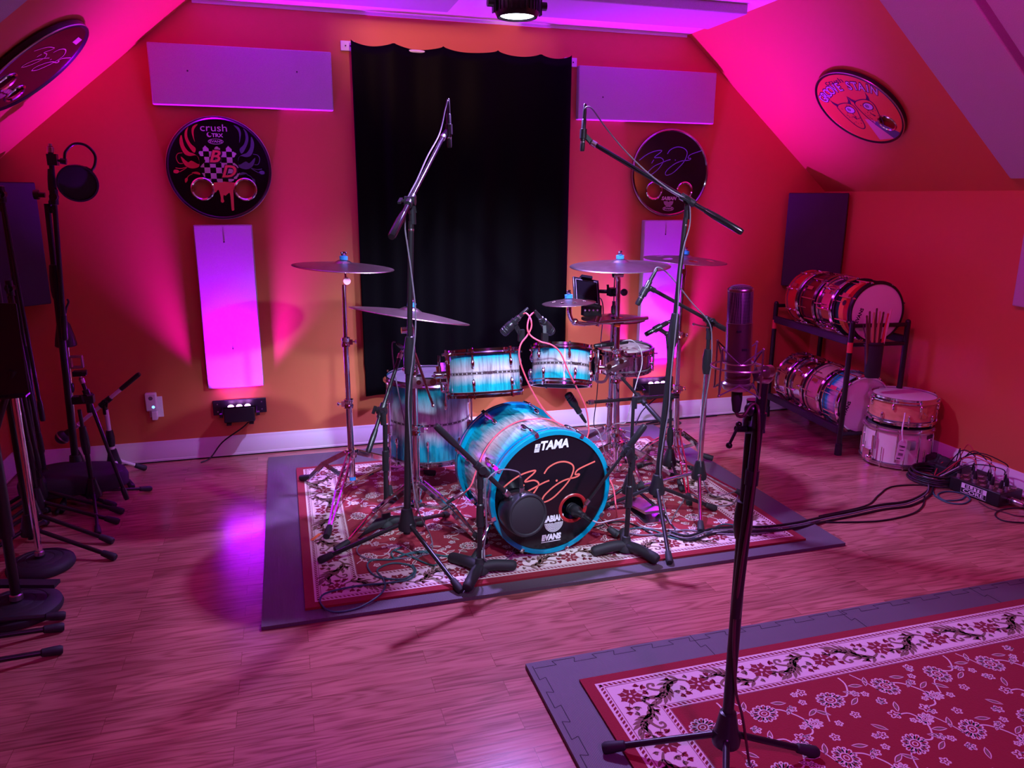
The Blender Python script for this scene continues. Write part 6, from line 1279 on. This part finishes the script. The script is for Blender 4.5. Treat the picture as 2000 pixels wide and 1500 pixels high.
for i, (a, b_, m_) in enumerate(plugs):
    p = c0 + e1 * (0.025 + 0.044 * a) + e2 * (0.030 + 0.052 * b_) + V((0, 0, hB + 0.0015)); dz = V((rnd.uniform(-.15, .15), rnd.uniform(-.1, .1), 1)).normalized()
    r2 = thing('plugged_cable', ('red' if m_ is cab_r else 'pale' if m_ is cab_w else 'black') + ' microphone cable plugged into the stage box ' + plab[i], 'cable', p, 'cables plugged into the stage box')
    part(r2, 'plug', MB().lathe([(0.009, 0), (0.0095, 0.022), (0.0098, 0.023), (0.0095, 0.040), (0.0055, 0.058), (0.004, 0.062)], p, dz, 16), plastic)
    part(r2, 'plug_base', MB().lathe([(0.0098, 0.001), (0.0100, 0.010), (0.0098, 0.018)], p, dz, 16), schrome)
    q = p + dz * 0.06; far = c0 + e1 * (L1 + 0.10 + 0.02 * (i % 4)) + e2 * (0.02 + 0.016 * i); hgt = 0.09 + 0.012 * (i % 5)
    pw = part(r2, 'wire_sleeve', MB().tube([q - dz * 0.004, q + dz * 0.03], 0.0034, 8), cab_w)
    part(r2, 'wire', MB().tube(smooth([q + dz * 0.02, q + dz * 0.055 + e1 * 0.015, lerp(q, far, 0.45) + V((0, 0, hgt)), lerp(q, far, 0.85) + V((0, 0, 0.035)), V((far.x, far.y, 0.012)), V((far.x, far.y, 0.0)) + e1 * 0.06 + V((0, 0, 0.006))], 6), 0.0028, 8), m_)
kc = F(1868, 948, 0); r = solo('equipment_case', 'low black case against the right wall behind the stage box', 'case', MB().box((3.44, 3.02, 0.035), (0.15, 0.24, 0.07), Matrix.Rotation(0.1, 3, 'Z')), rubber, loc=(3.44, 3.02, 0), bevel=0.008)
# coil and cloth
co = F(1806, 925, 0)
for j, (lab, dz, RR) in enumerate((('lowest loop bundle of the black cable coil by the white drum', 0.010, 0.125), ('upper loop bundle of the black cable coil by the white drum', 0.040, 0.115))):
    pts = []
    for k in range(24 * 3): 
        a = 2 * pi * k / 24; q = RR + 0.010 * sin(a * 0.34 + j); pts.append(V((3.30 + 0.0 + q * 0.95 * cos(a), 3.075 + q * sin(a), dz + 0.009 * (k // 24) + 0.002 * sin(a * 2))))
    solo('cable_coil', lab, 'cable', MB().tube(pts, 0.0055, 8), cab_k, loc=(3.30, 3.075, 0), group='coiled black cables by the white drum')
cl = V((3.435, 3.20, 0)); mb = MB(); nL_ = 14
vs = []; 
for j in range(9):
    t = j / 8
    for k in range(20):
        e = 2 * pi * k / 20; q = (0.085 * cos(t * pi / 2) + 0.004) * (1 + 0.22 * sin(3 * e + j) + 0.12 * sin(5 * e - j)); vs.append(cl + V((q * 0.9 * cos(e), q * 1.15 * sin(e), 0.085 * sin(t * pi / 2) * (1 + 0.2 * sin(2 * e + j * 0.7)))))
mb.add(vs, [(j * 20 + k, j * 20 + (k + 1) % 20, (j + 1) * 20 + (k + 1) % 20, (j + 1) * 20 + k) for j in range(8) for k in range(20)] + [tuple(range(160, 180))]); solo('crumpled_cloth', 'crumpled black cloth on the floor behind the coiled cable', 'cloth', mb, rubber, loc=cl)
# ------------------------------------------------------------------ floor cables
def fc(label, pts, m, rr_=0.0036, z=0.0, k=7, dz=0.0):
    out = []
    for p in pts:
        q = F(p[0], p[1], 0)
        on1 = -0.155 < q.x < 2.285 and 2.535 < q.y < 4.385; on2 = -0.004 < q.x < 2.132 and 2.604 < q.y < 4.135
        zz = (0.0255 if on2 else 0.0150 if on1 else 0.0) + rr_ + dz + (p[2] if len(p) > 2 else 0); out.append(F(p[0], p[1], zz))
    return cable(label, out, m, rr_, k)
B_ = [(1305, 1040), (1345, 1050), (1400, 1035), (1500, 1032), (1560, 1024), (1610, 1013), (1660, 1003), (1720, 990), (1775, 982), (1812, 962), (1815, 940)]
fc('thick black cable of the bundle running from the rug to the coil, upper side', [(x, y - 4) for x, y in B_], cab_k, 0.0058)
fc('thick black cable of the bundle running from the rug to the coil, lower side', [(x + 4, y + 5) for x, y in B_[:-1]] + [(1824, 944)], cab_k, 0.0055)
fc('dark grey cable lying on top of the floor bundle', [(x - 2, y + 1) for x, y in B_], cab_g, 0.0036, dz=0.0095)
fc('single black cable lying nearest the viewer beside the floor bundle', [(1592, 1019), (1640, 1020), (1720, 1017), (1780, 1004), (1802, 988), (1806, 970)], cab_k, 0.0042)
fc('single black cable arching behind the floor bundle toward the stage box', [(1600, 1008), (1690, 988), (1715, 968), (1740, 951), (1790, 947), (1835, 951), (1870, 948), (1885, 940)], cab_k, 0.004)
fc('teal cable looped on the floor before the stage box', [(1822, 955), (1826, 968), (1850, 981), (1880, 984), (1895, 975), (1880, 964), (1850, 960), (1832, 966), (1845, 977), (1875, 976), (1886, 969)], cab_t, 0.004, k=8)
fc('red cables gathered on the floor left of the stage box', [(1823, 948), (1826, 925, 0.03), (1838, 905, 0.06), (1862, 893, 0.07), (1885, 895, 0.08), (1898, 905, 0.07)], cab_r, 0.003)
fc('red cable arching low beside the gathered red cables', [(1829, 945), (1832, 928, 0.02), (1845, 912, 0.04), (1865, 902, 0.06), (1888, 904, 0.07)], cab_r, 0.003)
fc('thin maroon cable curling at the right picture edge by the stage box', [(1912, 980), (1932, 992), (1960, 1000), (1990, 1008), (2040, 1010)], cab_m, 0.003)
fc('black cable loop at the lower right of the stage box', [(2040, 995), (1990, 992), (1955, 996), (1944, 1006), (1960, 1017), (2000, 1021), (2040, 1022)], cab_k, 0.0036)
fc('teal cable coiled loosely on the near left corner of the drum rug', [(960, 1084), (932, 1087), (870, 1086), (830, 1079), (790, 1083), (770, 1092), (728, 1094), (718, 1106), (736, 1126), (785, 1131), (808, 1118), (800, 1104), (765, 1100), (737, 1113), (748, 1130), (752, 1146), (738, 1165), (700, 1187), (660, 1195), (636, 1189), (625, 1172), (640, 1157), (700, 1144), (760, 1138), (800, 1131), (812, 1116), (806, 1103)], cab_t, 0.0036, k=8)
fc('short teal cable under the left overhead stand', [(770, 1075), (800, 1086), (845, 1104), (858, 1092), (835, 1077), (800, 1080), (772, 1090), (765, 1078), (785, 1068)], cab_t, 0.0034, k=8)
fc('teal cable along the rug beside the bass drum at right', [(1195, 1045), (1235, 1032), (1275, 1035), (1320, 1052), (1372, 1048), (1400, 1028), (1425, 1024), (1470, 1034), (1540, 1034)], cab_t, 0.0034)
fc('grey cable along the rug toward the floor bundle', [(1190, 1030), (1240, 1044), (1290, 1043), (1340, 1035), (1400, 1042), (1470, 1043), (1550, 1032)], cab_g, 0.004)
fc('black cable snaking on the rug under the right overhead stand', [(1160, 1030), (1210, 1018), (1250, 1030), (1280, 1045), (1312, 1046), (1318, 1034), (1302, 1012), (1295, 1000)], cab_k, 0.0036)
fc('pale tangled wire hanging behind the bass drum at right', [(1150, 850, 0.08), (1175, 842, 0.12), (1215, 850, 0.16), (1250, 870, 0.10), (1225, 885, 0.10), (1185, 865, 0.14), (1165, 848, 0.12), (1200, 838, 0.18), (1240, 845, 0.14)], cab_w, 0.0022)
fc('black power cord along the foot of the back wall at left', [(300, 903), (340, 897), (385, 890), (420, 884), (480, 880), (520, 882)], cab_k, 0.0042)
cable('black power cord hanging from the left wall washer lamp', [V((-0.25, YB - 0.09, 0.222)), V((-0.29, YB - 0.06, 0.18)), V((-0.40, YB - 0.035, 0.10)), V((-0.47, YB - 0.06, 0.02)), V((-0.52, YB - 0.09, 0.006))], cab_k, 0.004)
pb = F(399, 890, 0); r = solo('power_adapter', 'black power adapter lump on the cord under the left wall washer', 'adapter', MB().box((pb.x, pb.y, 0.018), (0.10, 0.05, 0.034), Matrix.Rotation(0.2, 3, 'Z')), rubber, loc=(pb.x, pb.y, 0), bevel=0.008)
fc('tangled black cords on the floor below the right wall washer', [(1240, 826), (1275, 822), (1310, 824), (1280, 829), (1245, 832), (1290, 836), (1330, 826), (1300, 820), (1262, 828), (1330, 818), (1400, 812)], cab_k, 0.0038)
cable('black power cord hanging from the right wall washer lamp', [V((2.33, YB - 0.09, 0.19)), V((2.30, YB - 0.06, 0.15)), V((2.24, YB - 0.04, 0.08)), V((2.18, YB - 0.08, 0.005))], cab_k, 0.004)
tp_ = F(617, 1049, 0.0242); r = solo('tape_mark', 'strip of bright orange tape on the rug border at left', 'tape', MB().bar(tp_ + V((-0.02, -0.03, 0.0008)), tp_ + V((0.02, 0.03, 0.0008)), 0.016, 0.0004), orange_m, loc=tp_)
# ------------------------------------------------------------------ cluttered stands at the left
pop = F(148, 958, 0); YP = 4.12; b_ = V((P(146, 890, YP).x, YP, 0)); tp = P(92, 398, YP)
r = tripod('tall black stand with a round pop filter by the left wall', b_, 0, tp, [(b_.x + 0.20, b_.y + 0.08), (b_.x - 0.22, b_.y + 0.10), (b_.x - 0.02, b_.y - 0.26)], 0.15, 0.017, 0.0135, 0.72, cl_len=0.16)
boom(r, P(127, 660, YP - 0.035), P(98, 286, YP - 0.035), P(99, 384, YP), 0.0115, grip=0.11, gr=0.015)
part(r, 'upper_grip', MB().tube([P(99, 330, YP - 0.035), P(101, 350, YP - 0.035), P(103, 372, YP - 0.035)], [0.013, 0.018, 0.019]), plastic)
part(r, 'side_knob', MB().cyl(P(88, 381, YP), P(72, 380, YP), 0.012).cyl(P(76, 380, YP), P(66, 380, YP), 0.022, n=10), plastic)
rp = thing('pop_filter', 'round black pop filter on a curved arm, upper left', 'pop filter', P(152, 358, YP))
part(rp, 'gooseneck', MB().tube(smooth([P(104, 312, YP - 0.04), P(124, 313, YP - 0.04), P(128, 296, YP - 0.04), P(145, 281, YP - 0.04), P(168, 284, YP - 0.04), P(185, 302, YP - 0.04), P(185, 322, YP - 0.04), P(178, 334, YP - 0.04)], 6), 0.0065, 10), plastic)
part(rp, 'clamp', MB().box(P(103, 312, YP - 0.04), (0.04, 0.04, 0.05)).cyl(P(118, 314, YP - 0.04), P(130, 316, YP - 0.04), 0.014), plastic)
n = V((0.15, -0.95, -0.30)).normalized(); pc = P(152, 358, YP - 0.04); R_ = 36.5 * mpp(pc); part(rp, 'hoop', MB().lathe([(R_ - 0.008, -0.007), (R_, -0.007), (R_ + 0.001, 0), (R_, 0.007), (R_ - 0.008, 0.007), (R_ - 0.009, 0), (R_ - 0.008, -0.007)], pc, n, 48), plastic); part(rp, 'mesh_screen', MB().lathe([(0, 0.002), (R_ - 0.007, 0.0)], pc, n, 40), rubber); part(rp, 'neck', MB().bar(pc + V((0.04, 0, R_ * 0.8)), P(178, 334, YP - 0.04), 0.03, 0.016), plastic)
Y2_ = 4.30; b_ = V((P(152, 905, Y2_).x, Y2_, 0)); r = tripod('thin chrome rod stand with a black bell behind the pop filter stand', b_, 0, P(127, 610, Y2_), [(b_.x + 0.16, b_.y + 0.08), (b_.x - 0.16, b_.y + 0.08), (b_.x, b_.y - 0.2)], 0.12, 0.007, 0.006, 0.5, lower=chrome, upper=chrome, cl_len=0.05)
part(r, 'bell', MB().lathe([(0.010, 0.0), (0.030, -0.03), (0.045, -0.10), (0.050, -0.135), (0.046, -0.140), (0, -0.138)], P(122, 622, Y2_ - 0.06), n=24), plastic); part(r, 'hook', MB().tube(smooth([P(128, 612, Y2_ - 0.06), P(130, 600, Y2_ - 0.06), P(134, 590, Y2_ - 0.06), P(131, 584, Y2_ - 0.06)], 4), 0.005), plastic)
# low seat
sc0 = V((-1.07, 4.02, 0)); r = thing('drum_throne', 'low black padded saddle seat among the stands at left', 'stool', sc0); zs = P(160, 915, 4.02).z
mb = MB(); K = 48; outl = []
for k in range(K):
    e = 2 * pi * k / K; q = 0.185 + 0.055 * cos(e) ** 2 - 0.045 * max(0, sin(e)) ** 2 + 0.02 * cos(3 * e + 0.6); outl.append((q * cos(e), q * 0.86 * sin(e)))
rings = [(0.0, 0.010), (0.45, 0.012), (0.80, 0.006), (0.95, -0.012), (1.0, -0.040), (0.99, -0.085), (0.92, -0.092)]
vs = [sc0 + V((0, 0, zs + 0.010))]
for s, h in rings[1:]: vs += [sc0 + V((x * s, y * s, zs + h)) for x, y in outl]
fs = [(0, 1 + k, 1 + (k + 1) % K) for k in range(K)] + [(1 + j * K + k, 1 + (j + 1) * K + k, 1 + (j + 1) * K + (k + 1) % K, 1 + j * K + (k + 1) % K) for j in range(len(rings) - 2) for k in range(K)] + [tuple(1 + (len(rings) - 2) * K + k for k in reversed(range(K)))]
mb.add(vs, fs); part(r, 'seat', mb, rubber)
part(r, 'post', MB().cyl(sc0 + V((0, 0, 0.03)), sc0 + V((0, 0, zs - 0.085)), 0.016), black)
for a in (20, 140, 260): part(r, 'leg', MB().cyl(sc0 + V((0, 0, zs * 0.55)), sc0 + V((0.2 * cos(radians(a)), 0.2 * sin(radians(a)), 0.012)), 0.009), black)
# small tripod with clamp
b3_ = F(187, 992, 0); Y3 = b3_.y; tp = P(155, 800, Y3)
r = tripod('small black stand with a phone clamp on its diagonal arm', b3_, 0, tp, [F(192, 1046, 0), F(292, 960, 0), F(130, 960, 0)], 0.10, 0.0115, 0.0085, 0.62, cl_len=0.14, legr=0.0075)
tl_, tp2 = P(247, 972, Y3 - 0.06), P(158, 738, Y3 + 0.02); boom(r, tl_, tp2, P(172, 775, Y3), 0.0085, grip=0.05)
part(r, 'joint_block', MB().box(P(163, 780, Y3), (0.09, 0.04, 0.035)), plastic)
rc_ = thing('phone_clamp', 'empty black phone clamp at the top of the small stand', 'clamp', tp2); part(rc_, 'base', MB().box(P(156, 729, Y3 + 0.02), (0.055, 0.04, 0.022)).cyl(P(160, 728, Y3), P(170, 728, Y3), 0.010), plastic)
cq = P(150, 708, Y3 + 0.02); part(rc_, 'jaw_frame', MB().box(cq + V((0, 0, 0.028)), (0.05, 0.03, 0.008)).box(cq - V((0, 0, 0.022)), (0.05, 0.03, 0.008)).box(cq - V((0.024, 0, 0)), (0.008, 0.03, 0.05)).box(cq + V((0.024, 0, 0)), (0.006, 0.03, 0.05)), schrome)
# white stand
b4_ = F(226, 930, 0); Y4 = min(b4_.y, 4.33); b4_ = V((b4_.x, Y4, 0)); tp = P(207, 800, Y4)
r = tripod('white microphone stand low against the left back wall', b4_, 0, tp, [F(282, 919, 0), F(258, 955, 0), (b4_.x - 0.14, b4_.y + 0.08)], 0.10, 0.0135, 0.0115, 0.42, lower=white_mt, upper=white_mt, legm=white_mt, cl_len=0.09)
wt, wb = P(270, 732, Y4 - 0.02), P(146, 835, Y4 + 0.02); boom(r, wt, wb, P(203, 782, Y4), 0.0098, m=white_mt, grip=0.12, gr=0.0125)
rm = thing('ball_microphone', 'black microphone with a ball head under the white stand arm', 'microphone', P(123, 853, Y4)); mb_c = P(122, 854, Y4 + 0.02)
part(rm, 'grille', MB().ell(mb_c, 0.036), mat('dark_grille', (0.05, 0.05, 0.07), 0.4, 0.6)); part(rm, 'band', MB().lathe([(0.0365, -0.004), (0.038, 0), (0.0365, 0.004)], mb_c, wb - mb_c, 30), schrome); part(rm, 'handle', MB().cyl(mb_c + (wb - mb_c).normalized() * 0.03, wb, 0.020, 0.012), plastic)
# round based stands
def roundbase(label, c, R, top, m, rr_, bm_=rubber):
    r = thing('microphone_stand', label, 'microphone stand', V((c[0], c[1], 0))); c = V((c[0], c[1], 0))
    part(r, 'round_base', MB().lathe([(0, 0.004), (R * 0.98, 0.004), (R, 0.012), (R * 0.97, 0.026), (R * 0.85, 0.038), (R * 0.66, 0.042), (R * 0.64, 0.040), (R * 0.60, 0.043), (R * 0.42, 0.045), (R * 0.40, 0.043), (R * 0.36, 0.046), (R * 0.14, 0.048), (0.02, 0.058), (0, 0.058)], c, n=56), bm_)
    part(r, 'pole', MB().cyl(c + V((0, 0, 0.05)), top, rr_, n=18), m); part(r, 'collar', MB().lathe([(rr_, 0.075), (rr_ + 0.005, 0.072), (rr_ + 0.006, 0.054), (rr_, 0.054)], c, n=18), schrome); return r
c5 = F(80, 1100, 0.02); r = roundbase('round based stand with a chrome pole, rear of the two at left', c5, 0.125, V((c5.x, c5.y, 0.95)), chrome, 0.0125)
part(r, 'clutch', MB().cyl((c5.x, c5.y, 0.90), (c5.x, c5.y, 1.02), 0.018), plastic); part(r, 'upper_tube', MB().cyl((c5.x, c5.y, 1.0), (c5.x, c5.y, 1.16), 0.009), black)
c6 = V((-1.005, 2.905, 0)); c6t = V((c6.x, c6.y, 0.62)); r = roundbase('round based stand with a thick black pole, nearest at left', c6, 0.145, c6t, black, 0.0165)
part(r, 'flat_bar', MB().bar(c6 + V((-0.25, 0.10, 0.10)), c6 + V((0.13, 0.02, 0.085)), 0.045, 0.014), rubber); part(r, 'pole_sleeve', MB().cyl((c6.x, c6.y, 0.30), (c6.x, c6.y, 0.66), 0.026), black)
dk = thing('music_stand_desk', 'black sheet music desk tilted on a stand at the left picture edge', 'music stand', c6t + V((0, 0, 0.04)))
a1, a2, a3, a4 = P(-70, 590, 2.98), P(32, 592, 2.98), P(58, 768, 2.86), P(-50, 778, 2.86)
mb = MB(); fr_n = (a2 - a1).cross(a4 - a1).normalized(); mb.add([a1, a2, a3, a4] + [q + fr_n * 0.006 for q in (a1, a2, a3, a4)], [(3, 2, 1, 0), (4, 5, 6, 7), (0, 1, 5, 4), (1, 2, 6, 5), (2, 3, 7, 6), (3, 0, 4, 7)]); part(dk, 'desk_plate', mb, black, bevel=0.003)
part(dk, 'lip', MB().bar(a4 + V((0, -0.02, 0)), a3 + V((0, -0.02, 0)), 0.05, 0.006), black); part(dk, 'neck', MB().cyl(V((c6.x, c6.y, 0.64)), lerp(a1, a3, 0.75), 0.012), black)
# folded tripods in a row
tl_lab = ['folded black tripod stand at the back of the row along the left wall', 'second folded black tripod stand of the row along the left wall', 'middle folded black tripod stand of the row along the left wall', 'fourth folded black tripod stand of the row along the left wall', 'front folded black tripod stand of the row along the left wall']
for i, (hp, fp_, top_) in enumerate((((96, 985), (222, 992), 380), ((88, 1003), (237, 1004), 560), ((80, 1026), (228, 1024), 620), ((72, 1052), (217, 1062), 500), ((66, 1082), (222, 1094), 590))):
    h_ = F(*hp, 0); f_0 = F(*fp_, 0); tpz = P(hp[0], top_, h_.y).z; dv = (f_0 - h_); q = Matrix.Rotation(2.1, 3, 'Z') @ dv; q2 = Matrix.Rotation(-2.1, 3, 'Z') @ dv
    r = tripod(tl_lab[i], h_, 0, V((h_.x - 0.01, h_.y + 0.01, tpz)), [f_0, h_ + q * 0.85, h_ + q2 * 0.85], 0.13, 0.0125, 0.0095, 0.45 + 0.06 * i, cl_len=0.11)
    bt_ = V((h_.x + 0.035, h_.y - 0.03, tpz * 0.30)); boom(r, bt_, V((h_.x + 0.005, h_.y - 0.03, tpz + 0.02)), V((h_.x - 0.01, h_.y + 0.01, tpz)), 0.0085, grip=0.09)
for i, (fp_, hb) in enumerate((((122, 1210), (-1.24, 2.74)), ((119, 1233), (-1.27, 2.60)), ((116, 1278), (-1.22, 2.44)))):
    h_ = V((hb[0], hb[1], 0)); f_0 = F(*fp_, 0); dv = f_0 - h_
    tripod(['folded black tripod stand at left edge whose foot is beside the round base', 'folded black tripod stand at left edge with the middle foot of three', 'folded black tripod stand at left edge with the foot nearest the viewer'][i], h_, 0, h_ + V((0, 0, 0.75)), [f_0, h_ + Matrix.Rotation(2.3, 3, 'Z') @ dv * 0.45, h_ + Matrix.Rotation(-2.1, 3, 'Z') @ dv * 0.7], 0.09, 0.0125, 0.0095, 0.5, cl_len=0.11)
